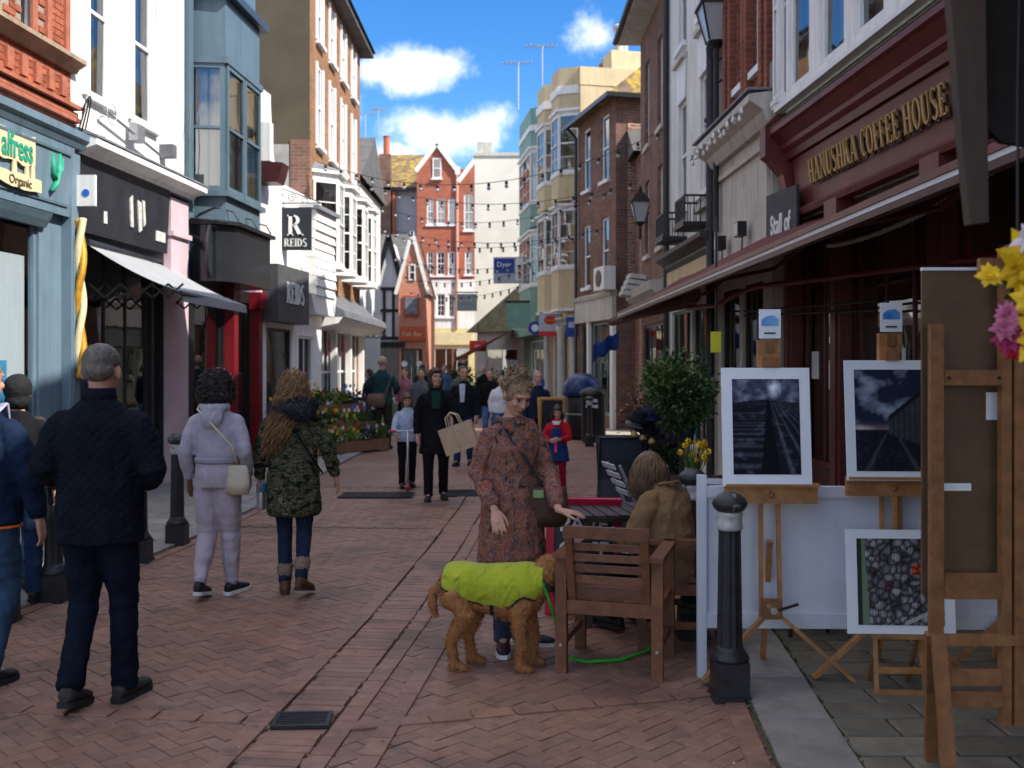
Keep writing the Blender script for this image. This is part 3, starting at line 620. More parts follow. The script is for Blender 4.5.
# --- awning over the coffee house pavement, front bar, arms
aw = empty('long_awning', (0, 0, 0), 0, 'long maroon and white awning over the coffee house pavement', 'awning')
M_aw = mat('awning_canvas', (.13, .03, .03), .85, .2, 5); M_awhite = mat('awning_white', (.62, .62, .65), .6, .06, 4, spots=(3, .66, (.40, .38, .37)))
def AX(Y): return 1.905 - .0115 * Y
ya, yb = 3.5, 16.2
cv = MB(); nseg = 24
for i in range(nseg):
    y0, y1 = ya + (yb - ya) * i / nseg, ya + (yb - ya) * (i + 1) / nseg
    cv.add([(AX(y0) + .03, y0, 2.535), (AX(y1) + .03, y1, 2.535), (min(RX(y1), 3.0 + max(0, 11.3 - y1) * .2) + .0, y1, 3.22), (min(RX(y0), 3.0 + max(0, 11.3 - y0) * .2), y0, 3.22)], [(0, 1, 2, 3)])
cv.build('canvas', M_aw, aw)
A0, A1 = Vector((AX(ya), ya, 2.5)), Vector((AX(yb), yb, 2.5))
MB().bar(A0, A1, .03, .024).build('front_bar', M_awhite, aw)
MB().bar(A0 + Vector((0, 0, .032)), A1 + Vector((0, 0, .032)), .045, .036).build('bar_edge', M_maroon, aw)
MB().bar(A0 + Vector((.01, 0, -.032)), A1 + Vector((.01, 0, -.032)), .05, .034).build('bar_edge', M_maroon_d, aw)
for yy in (5.5, 9.2, 12.6, 15.6):
    MB().tube([(AX(yy) + .05, yy, 2.47), (2.5, yy + .35, 2.62), (2.95, yy - .1, 3.0)], .02, 6).build('arm', M_maroon, aw)
# roller end of the next awning and the bent red rail
aw2 = empty('rolled_awning', (0, 0, 0), 0, 'rolled brown awning end with a blue cloth hanging off it', 'awning')
p0, p1 = P(612, 322, 17.2), P(690, 300, 12.6)
MB().tube([p0, (p0 + p1) / 2 + Vector((0, 0, .02)), p1], [.07, .085, .1], 10).build('roll', mat('brown_canvas', (.10, .05, .04), .9, .3, 6, .3, 20), aw2, smooth=True)
MB().tube([p1 + Vector((0, -.2, .05)), p1 + Vector((.05, .25, .05))], .11, 10).build('roller_end', M_maroon, aw2)
ra = empty('red_rail', (0, 0, 0), 0, 'bent dark red pipe rail under the long awning', 'rail')
MB().tube([P(688, 308, 12.4), P(718, 305, 11.6), P(738, 293, 11.2), P(760, 286, 10.8), P(830, 278, 9.4), P(905, 268, 8.2), P(1030, 252, 6.8)], .028, 8).build('pipe', mat('red_pipe', (.16, .02, .03), .4), ra, smooth=True)
for dz in (-.12, -.2): MB().tube([P(740, 305, 11.2) + Vector((.05, 0, dz * .6)), P(870, 287, 8.7) + Vector((.05, 0, dz))], .014, 6).build('bar', M_iron, ra)
# chain
ch = empty('chain', (0, 0, 0), 0, 'grey steel chain slung under the long awning', 'chain')
a, b_ = P(828, 246, 8.6), P(998, 168, 5.3); nn = 95
lk = MB()
lk.tube([(.017 * math.cos(t_), 0, .03 * math.sin(t_)) for t_ in [2 * math.pi * k / 8 for k in range(9)]], .005, 4, cap=False); lkm = lk.mesh('link', M_steel)
for k in range(nn):
    t_ = k / (nn - 1); p = a.lerp(b_, t_); p.z -= .22 * 4 * t_ * (1 - t_) * .35
    d = (b_ - a).normalized(); o = link('link', lkm, ch, p); o.rotation_mode = 'QUATERNION'; o.rotation_quaternion = d.to_track_quat('Z', 'X') @ Euler((0, 0, R(90) * (k % 2))).to_quaternion()

# --- stone fronted shop with red brick over it
def R2X(Y): return 2.95 - .035 * (Y - 11.35)
r2b, L = frame('stone_fronted_shop', (R2X(11.35), 11.35), (R2X(13.95), 13.95), 'shop with pale stone cornice and red brick pilasters above')
ops = [(.35, 1.25, .5, 2.7), (1.4, 2.35, .5, 2.7)]
shell(r2b, L, 4.5, 6, ops, M_stone)
for (a_, c_, z0, z1) in ops: window(r2b, (a_ + c_) / 2, z0, c_ - a_, z1 - z0, 2, 1, m=M_black, sash=False, sill=False, g=M_glass_dark, fr=.06, bar=.04)
MB().bb(.05, L - .05, .003, .05, 3.0, 3.06).bb(.05, L - .05, .003, .05, 4.2, 4.26).bb(.05, .11, .003, .05, 3.06, 4.2).bb(L - .11, L - .05, .003, .05, 3.06, 4.2).build('fascia_moulding', M_stone, r2b)
cornice(r2b, L + .3, 4.42, [(-.02, 0), (.08, 0), (.12, .08), (.14, .14), (.26, .22), (.30, .24), (.30, .32), (-.02, .36)], M_stone, -.15)
MB().bb(-.16, L + .15, -.02, .32, 4.783, 4.81).build('cornice_lead', M_lead, r2b)
MB().bb(-.05, .12, -.25, .0, 4.82, 5.15).build('chimney_flue', mat('grey_flue', (.2, .2, .2), .6), r2b)
shell(r2b, 2.15, 9.4, 5, [hole(.75, 5.3, .5, 1.5), hole(1.5, 5.3, .5, 1.5), hole(.75, 7.4, .5, 1.5), hole(1.5, 7.4, .5, 1.5)], B_red, z0=4.82, name='brick_wall', x0=.12, y=-.06)
for x_ in (.75, 1.5):
    for z_ in (5.3, 7.4): window(r2b, x_, z_, .5, 1.5, 1, 1, y=-.14)
for x_ in (.16, .4, 1.05, 1.2, 1.85, 2.1): MB().bb(-.06, .06, -.057, .03, 4.83, 9.3).build('brick_pilaster', B_red, r2b, (x_, 0, 0))
# return wall bricks facing down the street: separate dark bricks
M_dkbrick = mat('weathered_dark_brick', (.10, .048, .035), .9, .3, 12, .4, 60, rnd=.28)
bmesh_ = MB().bb(-.1075, .1075, -.01, .012, -.0325, .0325).mesh('brick', M_dkbrick); bhalf = MB().bb(-.051, .051, -.01, .012, -.0325, .0325).mesh('brick', M_dkbrick)
mb = MB().bb(.104, .118, -.52, -.065, 4.83, 9.3); mb.build('mortar_bed', mat('old_mortar', (.13, .11, .095), .95, .2, 20), r2b)
for row in range(0, 26):
    z_ = 4.87 + row * .0755
    if row % 2 == 0:
        for k in range(2): link('brick', bmesh_, r2b, (.098, -.175 - .225 * k, z_), (0, 0, R(90)))
    else:
        link('brick', bhalf, r2b, (.098, -.12, z_), (0, 0, R(90))); link('brick', bmesh_, r2b, (.098, -.2875, z_), (0, 0, R(90))); link('brick', bhalf, r2b, (.098, -.455, z_), (0, 0, R(90)))
# fairy lights piled along the cornice, flood lights on the stone
for (x_, z_) in ((.9, 3.35), (1.9, 3.3)):
    fl = empty('flood_light', (0, 0, 0), 0, parent=r2b); fl.location = (x_, .1, z_)
    MB().bb(-.1, .1, -.03, .08, -.08, .1).build('housing', M_black, fl); MB().bb(-.085, .085, .081, .086, -.065, .085).build('lens', mat('lamp_lens', (.5, .5, .48), .3), fl)
    MB().tube([(0, 0, -.08), (.02, 0, -.3), (-.03, 0, -.45)], .01, 5).build('cable', M_black, fl)
hang = empty('fairy_light_string', (0, 0, 0), 0, 'white fairy lights draped along the pale stone cornice', 'light string')
lr = random.Random(4); pts = []
for k in range(42):
    t_ = k / 41; x_, y_ = R2X(11.5) - .35, 11.3 + 2.75 * t_
    pts.append(Vector((R2X(y_) - .36 + .03 * math.sin(k * 1.3), y_, 4.62 - .06 * abs(math.sin(k * .9)) + lr.uniform(-.02, .02))))
MB().tube(pts, .006, 4).build('cable', M_black, hang)
bl = MB().lathe([(.003, .045), (.014, .04), (.014, .018), (.024, -.005), (.02, -.03), (.002, -.038)], 8).mesh('bulb', mat('clear_bulb', (.75, .75, .72), .2, .05), True)
for p in pts[::2]: link('bulb', bl, hang, p + Vector((0, 0, -.04)))
# dark hanging sign board of the neighbouring shop
sg = empty('dark_sign_board', (2.9, 11.32, 0), math.atan2(-.35, .5) - R(90), 'dark grey board with white script between the coffee house and stone shop', 'sign')
sg.rotation_euler.z = math.atan2(.55, -.09) 
sg.location = (3.02, 10.62, 0)
MB().bb(0, .78, -.03, .0, 2.95, 3.62).build('board', mat('slate_board', (.045, .048, .055), .6, .2, 5, spots=(6, .66, (.09, .09, .09))), sg)
text('Stall of', .3, sg, mat('sign_white', (.7, .7, .68), .6), (.40, .004, 3.16), FACE, xs=.62, bold=.006, depth=.004)

# --- white stuccoed house
def RF(Y): return 2.86 - .03 * (Y - 13.95)
r3, L = frame('white_stucco_house', (RF(13.95), 13.95), (RF(17.6), 17.6), 'narrow white stuccoed house with tall blue reflecting windows')
wz = [(x_, z_, .62, h_) for x_ in (.75, 2.4) for (z_, h_) in ((4.25, 1.75), (6.9, 1.8))]
shell(r3, L, 10.5, 6, [hole(*q) for q in wz] + [(.3, 1.6, .5, 2.6), (1.8, 3.3, .5, 2.6)], M_stucco)
M_bluewin = glass('sky_blue_glass', (.5, .62, .72), .75)
for q in wz:
    window(r3, *q, 1, 1, g=M_bluewin)
    if q[1] < 5: MB().prism([(q[0] - .31, 6.0), (q[0] + .31, 6.0), (q[0] + .38, 6.65), (q[0] - .38, 6.65)], .003, .03, 'y').build('keystone', M_white, r3)
    MB().bb(q[0] - .4, q[0] + .4, .003, .1, q[1] - .28, q[1] - .2).build('string_course', M_stone, r3)
for x_ in (.75, 2.4):
    b_ = MB(); b_.bb(x_ - .36, x_ + .36, .36, .38, 3.78, 3.81); b_.bb(x_ - .36, x_ + .36, .36, .38, 4.12, 4.15); b_.bb(x_ - .36, x_ - .34, .02, .36, 4.12, 4.15); b_.bb(x_ + .34, x_ + .36, .02, .36, 4.12, 4.15); b_.bb(x_ - .38, x_ + .38, .003, .4, 3.7, 3.76)
    for k in range(9): b_.bb(x_ - .355 + k * .088, x_ - .34 + k * .088, .362, .376, 3.79, 4.13)
    for k in range(4):
        for s_ in (-.352, .352): b_.bb(x_ + s_ - .007, x_ + s_ + .007, .05 + k * .09, .064 + k * .09, 3.76, 4.12)
    b_.build('balconet', M_iron, r3)
for (a_, c_) in ((.3, 1.6), (1.8, 3.3)): window(r3, (a_ + c_) / 2, .5, c_ - a_, 2.1, 3, 1, m=mat('bottle_green_paint', (.02, .07, .05), .4), sash=False, sill=False, g=M_glass_dark)
cornice(r3, L, 3.3, CORN, mat('black_fascia', (.03, .03, .032), .5)); MB().bb(.02, L - .02, .003, .06, 2.75, 3.29).build('fascia', M_cream, r3)
MB().tube([(L - .12, .06, .1), (L - .12, .06, 10)], .05, 8).build('drainpipe', M_iron, r3); MB().tube([(.05, .08, .1), (.05, .08, 9.8)], .06, 8).build('drainpipe', M_iron, r3)

# --- brown brick house with a deep eave
r4, L = frame('brown_brick_house', (RF(17.6), 17.6), (2.70, 21.0), 'brown brick house with deep eaves and dark recessed windows')
wz = [(x_, z_, .55, h_) for x_ in (.9, 2.5) for (z_, h_) in ((3.9, 1.5), (6.1, 1.7))]
shell(r4, L, 8.5, 6, [hole(*q) for q in wz] + [(.4, 3.0, .5, 2.5)], B_brown)
for q in wz: window(r4, *q, 1, 1, y=-.1, sillmat=M_stone)
window(r4, 1.7, .5, 2.6, 2.0, 4, 1, m=M_black, sash=False, sill=False, g=M_glass_dark)
MB().bb(-.05, L + .3, -6.2, .45, 8.5, 8.62).build('eave', M_stone, r4)
MB().tube([(-.05, .5, 8.6), (L + .3, .5, 8.56)], .06, 8).build('gutter', M_iron, r4)
b_ = MB(); b_.add([(-.1, .5, 8.63), (L + .35, .5, 8.63), (L + .35, -3, 11.2), (-.1, -3, 11.2), (-.1, -6.5, 8.63), (L + .35, -6.5, 8.63)], [(0, 1, 2, 3), (3, 2, 5, 4), (1, 5, 2), (0, 3, 4)]); b_.build('roof', M_slate, r4)
cornice(r4, L, 2.9, [(-.02, 0), (.1, 0), (.3, .15), (.34, .3), (-.02, .34)], M_stone)
for k in range(4): MB().bb(-.35, .35, .02, .5 - k * .05, 0, .09).build('shutter_slat', M_stone, r4, (L - .6, 0, 3.05 + k * .12), (R(8), 0, 0))

# --- hipped brick house with mossy roof
r5, L = frame('mossy_roof_house', (2.70, 26.0), (1.93, 29.2), 'hipped brick house with yellow moss on its tiles and patched end wall')
wz = [(x_, z_, .62, 1.75) for x_ in (.85, 2.45) for z_ in (3.9, 6.65)]
shell(r5, L, 8.75, 5, [hole(*q) for q in wz] + [(.25, 2.0, .35, 2.85), (2.2, 2.9, .03, 2.85)], B_brown, cap=False)
for q in wz: window(r5, *q, 1, 1, curtain=.3 if q[1] > 5 else 0)
MB().bb(-.025, -.004, -5, -.32, 3.2, 8.0).build('end_wall_patch', B_flint, r5)
window(r5, 1.12, .35, 1.75, 2.5, 3, 1, m=M_green, sash=False, sill=False, g=M_glass_green); window(r5, 2.55, .03, .7, 2.82, 1, 2, m=mat('bottle_green_paint', (.02, .07, .05), .4), sash=False, sill=False, g=M_glass_green)
MB().bb(-.03, L, .003, .12, 2.9, 3.5).build('fascia', M_stone, r5); cornice(r5, L + .1, 3.5, [(-.02, 0), (.16, 0), (.2, .1), (-.02, .18)], M_stone, -.05)
MB().bb(2.03, 2.17, .003, .1, 0, 2.9).build('pier', M_white, r5); MB().bb(-.02, .2, .003, .1, 0, 2.9).build('pier', M_white, r5)
e0 = .3; b_ = MB(); b_.add([(-e0, e0, 8.7), (L + e0, e0, 8.7), (L + e0, -5 - e0, 8.7), (-e0, -5 - e0, 8.7), (1.3, -2.5, 11.0), (L - 1.0, -2.5, 11.0)], [(0, 1, 5, 4), (1, 2, 5), (2, 3, 4, 5), (3, 0, 4), (3, 2, 1, 0)]); b_.build('roof', M_mossroof, r5)
MB().bb(-.32, L + .34, .28, .38, 8.58, 8.7).bb(-.4, -.3, -5.3, .38, 8.58, 8.7).build('gutter', M_black, r5)
MB().tube([(L - .05, .36, 8.6), (L - .05, .08, 8.3), (L - .05, .08, .1)], .05, 8).build('drainpipe', M_black, r5)
ac = empty('air_conditioner', parent=r5); ac.location = (.15, .26, 3.95); MB().bb(-.42, .42, -.16, .16, -.3, .3).build('casing', M_white, ac); MB().lathe([(.22, 0), (.22, .02), (.05, .03)], 18).build('fan_grille', M_iron, ac, (0, .165, 0), (R(-90), 0, 0))
MB().bb(-.9, -.05, -2.3, -.1, 3.55, 3.75).build('side_ledge', mat('green_ledge', (.10, .3, .12), .6), r5)

# --- cream house with stacked bays
r6, L = frame('cream_bay_house', (2.08, 30.3), (1.30, 34.0), 'tall cream house with stacked white bay windows and parapet')
shell(r6, L, 10.2, 8, [(.35, 1.45, .4, 2.7), (1.95, 3.4, .4, 2.7)], M_cream)
for (x_, w_) in ((.98, 1.6), (2.85, 1.7)):
    q = [(x_ - w_ / 2, -.02), (x_ - w_ / 2 + .35, .55), (x_ + w_ / 2 - .35, .55), (x_ + w_ / 2, -.02)]
    for (z0, z1) in ((3.4, 4.7), (6.75, 7.6), (9.55, 10.8)): MB().prism(q, z0, z1, 'z').build('bay_apron', M_cream, r6)
    q2 = [(a_ + (-.03 if a_ < x_ else .03), c_ + (.04 if c_ > 0 else 0)) for a_, c_ in q]; MB().prism(q2, 10.0, 10.25, 'z').build('white_band', M_white, r6); MB().prism(q2, 3.36, 3.44, 'z').build('white_band', M_white, r6)
    for z_ in (4.72, 7.62): bay(r6, x_, z_, w_ - .02, 1.75, .54, M_white, 2, 2, .35, roof=0, lintel=.1, side_cols=1, curtain=.2)
MB().bb(-.02, .38, -8, .02, 10.2, 10.75).build('parapet', M_cream, r6); MB().prism([(-.03, 10.2), (1.3, 10.2), (1.0, 10.9), (.95, 11.35), (.1, 11.35), (.05, 10.9)], -2.0, -1.0, 'y').build('chimney_stack', M_cream, r6)
for (x_, y_) in ((.3, -1.3), (.72, -1.6)): MB().lathe([(.16, 0), (.14, .2), (.13, .7), (.17, .75), (.17, .85), (.1, .9)], 12).build('chimney_pot', M_stone, r6, (x_, y_, 11.3))
for (a_, c_) in ((.35, 1.45), (1.95, 3.4)): window(r6, (a_ + c_) / 2, .4, c_ - a_, 2.3, 2, 1, m=M_trim, sash=False, sill=False, g=M_glass_dark)
cornice(r6, L, 2.95, CORN, M_stone); 
for x_ in (.17, 1.62, 1.82, 3.58): MB().lathe([(.16, 0), (.14, .1), (.12, .2), (.11, 2.7), (.15, 2.8), (.16, 2.94)], 12).build('column', M_stone, r6, (x_, .16, 0), smooth=True)
# --- green house
r7, L = frame('sage_green_house', (1.27, 34.2), (.48, 40.0), 'narrow sage green house with bay windows beside the cream house')
shell(r7, L, 10.4, 7, [(.5, 4.2, .4, 2.6)], M_green)
x_, w_ = 2.3, 3.7; q = [(x_ - w_ / 2, -.02), (x_ - w_ / 2 + .5, .5), (x_ + w_ / 2 - .5, .5), (x_ + w_ / 2, -.02)]
for (z0, z1) in ((3.4, 4.5), (6.55, 7.4), (9.3, 10.7)): MB().prism(q, z0, z1, 'z').build('bay_apron', M_green, r7)
MB().prism([(a_ + (-.03 if a_ < x_ else .03), c_ + (.04 if c_ > 0 else 0)) for a_, c_ in q], 9.9, 10.1, 'z').build('white_band', M_white, r7)
for z_ in (4.52, 7.42): bay(r7, x_, z_, w_ - .02, 1.75, .49, M_white, 3, 2, .5, roof=0, lintel=.1)
window(r7, 2.35, .4, 3.7, 2.2, 4, 1, m=M_trim, sash=False, sill=False, g=M_glass_dark)
MB().bb(0, L, .003, .5, 2.75, 3.4).build('fascia', M_green, r7)
ck = MB().bb(2.6, 4.2, -3.2, -2.2, 10.3, 12.1).build('chimney_stack', B_brown, r7)
for k in range(3): MB().lathe([(.2, 0), (.17, .1), (.17, .85), (.21, .9), (.21, 1.0), (.12, 1.02)], 12).build('chimney_pot', M_terra, r7, (2.8 + k * .55, -2.7, 12.1))
b_ = MB(); b_.add([(2.2, -1, 10.4), (6.2, -1, 10.4), (4.2, -3.8, 12.2), (2.2, -3.8, 12.2), (2.2, -6.5, 10.4), (6.2, -6.5, 10.4)], [(0, 1, 2, 3), (3, 2, 5, 4), (1, 5, 2), (0, 3, 4)]); b_.build('roof', M_slate, r7)
# --- blank white gable wall, low shop with lean-to roof
r8, L = frame('blank_white_building', (.62, 45.0), (-1.68, 45.0), 'building with a tall blank off white end wall')
M_off = mat('off_white_render', (.70, .66, .57), .9, .08, 1.2, .08, 20, spots=(.8, .66, (.55, .5, .42)))
shell(r8, L, 11.1, 2.5, [], M_off); MB().bb(-.05, L + .05, -2.5, .06, 11.1, 11.25).build('coping', M_stone, r8); MB().bb(L - .8, L - .1, -1, -.3, 11.25, 11.8).build('chimney_stack', M_stone, r8)
r9, L = frame('low_corner_shop', (.55, 41.5), (-1.5, 43.2), 'low taupe shop with a mossy lean-to roof and pink awning')
shell(r9, L, 3.1, 2.5, [(.4, 2.2, .4, 2.4)], M_stone); window(r9, 1.3, .4, 1.8, 2.0, 2, 1, m=M_trim, sash=False, sill=False, g=M_glass_dark)
b_ = MB(); b_.add([(-.3, .4, 3.1), (L + .3, .4, 3.1), (1.0, -1.6, 5.6), (-.3, -1.6, 5.6), (-.3, -3, 3.1), (L + .3, -3, 3.1)], [(0, 1, 2, 3), (3, 2, 5, 4), (1, 5, 2), (0, 3, 4)]); b_.build('roof', mat('mossy_slate', (.12, .105, .06), .9, .35, 3, .4, 20, spots=(2, .55, (.2, .17, .05))), r9)
MB().add([P(512, 330, 38), P(516, 329, 42), P(468, 356, 42), P(455, 358, 38)], [(0, 1, 2, 3)]).add([P(455, 358, 38), P(468, 356, 42), P(468, 359, 42), P(455, 361, 38)], [(0, 1, 2, 3)]).build('awning', mat('pink_awning', (.50, .16, .13), .8, .1), None).name = 'canvas_awning'
o = bpy.data.objects['canvas_awning']; tag(o, 'faded pink awning sloping out over the far shop front', 'awning')
# ------------------------------------------------------------------ left hand side of the street (local x runs from the far corner towards the camera)
M_blue = mat('powder_blue_paint', (.135, .20, .25), .5, .1, 2, .05, 30, spots=(3, .66, (.10, .155, .20)), drip=.3)
M_blue_d = mat('slate_blue_paint', (.09, .14, .175), .42, .12, 1.5, .06, 30, spots=(2, .66, (.07, .11, .14)), drip=.3)
M_redb = mat('red_brick_piece', (.33, .095, .05), .88, .28, 14, .35, 70, rnd=.22, spots=(8, .66, (.2, .07, .045)))
M_mortar = mat('lime_mortar', (.30, .25, .2), .95, .2, 20)
M_red = mat('gloss_red_paint', (.15, .008, .014), .3, .15, 3)
M_pink = mat('pale_pink_paint', (.56, .42, .46), .6, .08, 3, spots=(3, .68, (.45, .33, .36)))
M_blackshop = mat('black_shop_paint', (.022, .024, .030), .4, .3, 3, spots=(3, .66, (.05, .052, .06)))
def LF(Y): return LX(Y)
# --- red brick house with the blue shop front
yf, yn = 11.72, 4.0
l1, L = frame('brick_house_with_blue_shop', (LF(yf), yf), (LF(yn), yn), 'red brick house over a powder blue shop front with cut-out lettering')
s1 = math.sqrt(1 + .078 ** 2)
def V(Y): return (yf - Y) * s1
shell(l1, L, 4.5, 7, [(V(11.05), V(9.0), .95, 3.3), (V(8.7), V(6.9), .95, 3.3), (V(6.5), V(4.3), .95, 3.3)], M_blue, reveal=.12)
for (a_, c_) in ((11.05, 9.0), (8.7, 6.9), (6.5, 4.3)): window(l1, V((a_ + c_) / 2), .95, a_ - c_, 2.35, 3, 1, y=-.06, m=M_blue, sash=False, sill=True, g=glass('clear_shop_glass', (.85, .88, .9), .25, .04), fr=.06, bar=.04)
MB().bb(V(11.0), V(9.05), -.16, -.14, .97, 2.9).build('window_blind', mat('pale_blue_blind', (.50, .56, .58), .8, .06, 4, streak=(6, 6, .5)), l1); MB().bb(V(10.62), V(10.5), -.13, -.11, 1.05, 1.75).build('display_banner', mat('banner_blue', (.05, .28, .5), .6), l1)
bw = [(V(10.98), V(10.72), 5.32, 9.0), (V(10.35), V(9.6), 5.32, 9.0), (V(8.6), V(7.4), 5.32, 7.4)]
shell(l1, L, 9.5, 7, [(a_, c_, z0, min(z1, 7.4)) for a_, c_, z0, z1 in bw], M_mortar, z0=4.5, name='upper_wall', y=-.012)
for (a_, c_, z0, z1) in bw: window(l1, (a_ + c_) / 2, z0, c_ - a_, min(z1, 7.4) - z0, 1, 1, y=-.09, sill=False)
bfull = MB().bb(-.1075, .1075, -.03, .004, -.0325, .0325).mesh('brick', M_redb); bhf = MB().bb(-.051, .051, -.03, .004, -.0325, .0325).mesh('brick', M_redb); stuffb = MB(); nb = 0
for row in range(0, 66):
    z_ = 4.52 + row * .0755
    x_ = .1085 if row % 2 == 0 else .222
    if row % 2: link('brick', bhf, l1, (.052, 0, z_)); nb += 1
    while x_ < L - .1:
        if not any(a_ - .105 < x_ < c_ + .105 and z0 - .03 < z_ < min(z1, 7.4) + .03 for a_, c_, z0, z1 in bw):
            Yb = yf - x_ / s1
            if Yb > 9.9 and z_ < 6.7 and nb < 297: link('brick', bfull, l1, (x_, 0, z_), (rng.uniform(-.01, .01), 0, 0)); nb += 1
            else: stuffb.bb(x_ - .1075, x_ + .1075, -.03, .004, z_ - .0325, z_ + .0325)
        x_ += .225
tag(stuffb.build('brickwork', M_redb, l1), kind='stuff')
M_tbrick = mat('terracotta_moulding', (.36, .12, .07), .85, .25, 8, .25, 40, spots=(5, .62, (.2, .1, .07)))
for (z_, o_, h_) in ((4.46, .05, .06), (4.53, .11, .05), (4.60, .08, .05), (4.68, .13, .045)): MB().bb(-.03, L, .003, o_, z_, z_ + h_).build('string_course', M_tbrick, l1)
cornice(l1, L + .06, 5.12, [(-.01, 0), (.05, 0), (.08, .05), (.15, .09), (.17, .1), (.17, .15), (-.01, .19)], mat('weathered_stone', (.34, .25, .17), .9, .3, 5, .3, 30, spots=(5, .58, (.16, .13, .09))), -.06)
for k in range(18): MB().bb(-.06, .06, .003, .045, 4.8, 5.02).build('frieze_block', M_tbrick, l1, (.2 + k * .27, 0, 0))
for x_ in (.03, .42, .72): MB().bb(-.05, .05, .003, .035, 5.32, 9.2).build('brick_rib', M_tbrick, l1, (x_ + .08, 0, 0))
# fascia box, pilaster
MB().prism([(.003, 3.42), (.10, 3.40), (.16, 4.2), (.003, 4.2)], V(11.52), V(4.2), 'x').build('fascia', M_blue, l1)
for (a_, c_, z0, z1) in ((11.44, 4.4, 3.5, 3.53), (11.44, 4.4, 4.08, 4.11)): MB().bb(V(a_), V(c_), .1, .172 if z0 > 4 else .125, z0, z1).build('fascia_bead', M_blue_d, l1)
MB().prism([(.003, 4.2), (.17, 4.2), (.22, 4.28), (.25, 4.3), (.25, 4.38), (.003, 4.44)], V(11.72), V(4.2), 'x').build('shop_cornice', M_blue, l1)
MB().prism([(.003, 3.22), (.05, 3.22), (.10, 3.3), (.14, 3.38), (.003, 3.4)], V(11.1), V(4.2), 'x').build('fascia_moulding', M_blue_d, l1)
MB().bb(.0, V(11.52), .003, .12, 0, 4.2).build('pilaster', M_blue, l1); MB().bb(-.01, V(11.54), .003, .14, 0, .3).bb(.03, V(11.55), .12, .132, .5, 3.2).build('pilaster_base', M_blue, l1)
MB().bb(V(11.1), V(9), .003, .03, .86, .94).build('window_ledge', M_blue_d, l1)
# cut-out lettering: cream board with green letters, cactus, scroll
sgn = empty('shop_sign', parent=l1); sgn.location = (V(10.62), .145, 0)
M_creamb = mat('cream_board', (.62, .54, .32), .7, .12, 9); M_jade = mat('jade_green', (.02, .28, .17), .5, .25, 12)
def blob_board(name, pts, y0, y1, m, par): return MB().prism(pts, y0, y1, 'y').build(name, m, par)
br_ = random.Random(2)
def wob(x0, x1, z0, z1, n=12, w=.03): return [(x0 + (x1 - x0) * i / n, z0 + br_.uniform(-w, w)) for i in range(n + 1)] + [(x1 - (x1 - x0) * i / n, z1 + br_.uniform(-w, w)) for i in range(n + 1)]
blob_board('letter_board', wob(-.08, .9, 3.80, 4.12, 12, .02), .0, .02, M_creamb, sgn); blob_board('scroll', wob(-.2, .9, 3.55, 3.68, 10, .02), .0, .02, M_creamb, sgn)
for x_ in (-.04, .07, .3): MB().prism([(x_ - .04, 3.66), (x_ + .04, 3.66), (x_ + .03, 3.82), (x_ - .03, 3.82)], .002, .018, 'y').build('board_leg', M_creamb, sgn)
text('alfress', .36, sgn, M_jade, (-.02, .026, 3.84), FACE, bold=.006, xs=.62, align='RIGHT'); text('Organic', .13, sgn, mat('sign_brown', (.12, .08, .05), .7), (.0, .026, 3.57), FACE, xs=1.0, align='RIGHT')
cac = empty('cactus_emblem', parent=l1); cac.location = (V(11.14), .15, 3.62)
cb = MB(); cb.tube([(.1, 0, 0), (.0, 0, .1), (-.04, 0, .24), (-.06, .0, .44)], [.03, .045, .05, .03], 8, flat=.6); cb.tube([(0, 0, .14), (.07, 0, .2), (.08, 0, .42)], [.03, .035, .025], 8, flat=.6); cb.tube([(-.03, 0, .2), (-.11, 0, .26), (-.13, 0, .4)], [.02, .03, .02], 8, flat=.6); cb.build('cactus', M_jade, cac, smooth=True)
# gilded twisted column on the pilaster
tw = empty('barley_twist_column', parent=l1); tw.location = (V(11.63), .17, 1.55)
for k, mm in ((0, mat('gilt', (.55, .28, .03), .4, .3, 12, metal=.3)), (1, M_creamb)):
    MB().tube([(.032 * math.cos(z_ * 11 + k * math.pi), .032 * math.sin(z_ * 11 + k * math.pi), z_ * 1.85) for z_ in [i / 60 for i in range(61)] for _ in (0,)], .042, 8).build('twist_strand', mm, tw, smooth=True)
pj = empty('projecting_sign', parent=l1); pj.location = (V(11.66), .12, 3.55); MB().bb(-.02, .02, .0, .22, 0, .36).build('panel', M_white, pj); MB().lathe([(.045, 0), (.045, .004)], 14).build('blue_disc', mat('sign_blue', (.02, .12, .5), .5), pj, (.022, .11, .15), (0, R(90), 0))
# --- white house, black shop, awning
yf, yn = 15.0, 11.72
l2, L = frame('white_house_with_black_shop', (LF(yf), yf), (LF(yn), yn), 'white house over a black shop front with lead topped cornice')
wz = [(V(12.40), 5.0, .58, 2.1), (V(13.62), 5.0, .66, 2.1), (V(14.5), 5.0, .3, 2.1)]
shell(l2, L, 9.3, 7, [hole(*q) for q in wz[:2]], M_white, z0=4.3, name='upper_wall')
for q in wz[:2]:
    window(l2, *q, 1, 1, curtain=.3); 
    for s_ in (-1, 1): MB().bb(-.06, .06, .003, .05, -.05, 2.2).build('window_surround', M_white, l2, (q[0] + s_ * (q[2] / 2 + .07), 0, q[1]))
shell(l2, L, 4.3, 7, [(V(13.9), V(12.0), .7, 3.15), (V(14.25), V(13.98), .05, 3.15)], M_blackshop)
window(l2, V(12.95), .7, 1.9, 2.45, 3, 2, m=M_blackshop, sash=False, sill=False, g=M_glass_dark, fr=.07, bar=.035); window(l2, V(14.11), .05, .27, 3.1, 1, 1, m=M_blackshop, sash=False, sill=False, g=M_glass_dark)
for x_ in (12.35, 12.9, 13.4): MB().bb(-.16, .16, -.6, -.56, .75, 2.0).build('display_panel', M_stone, l2, (V(x_), 0, 0))
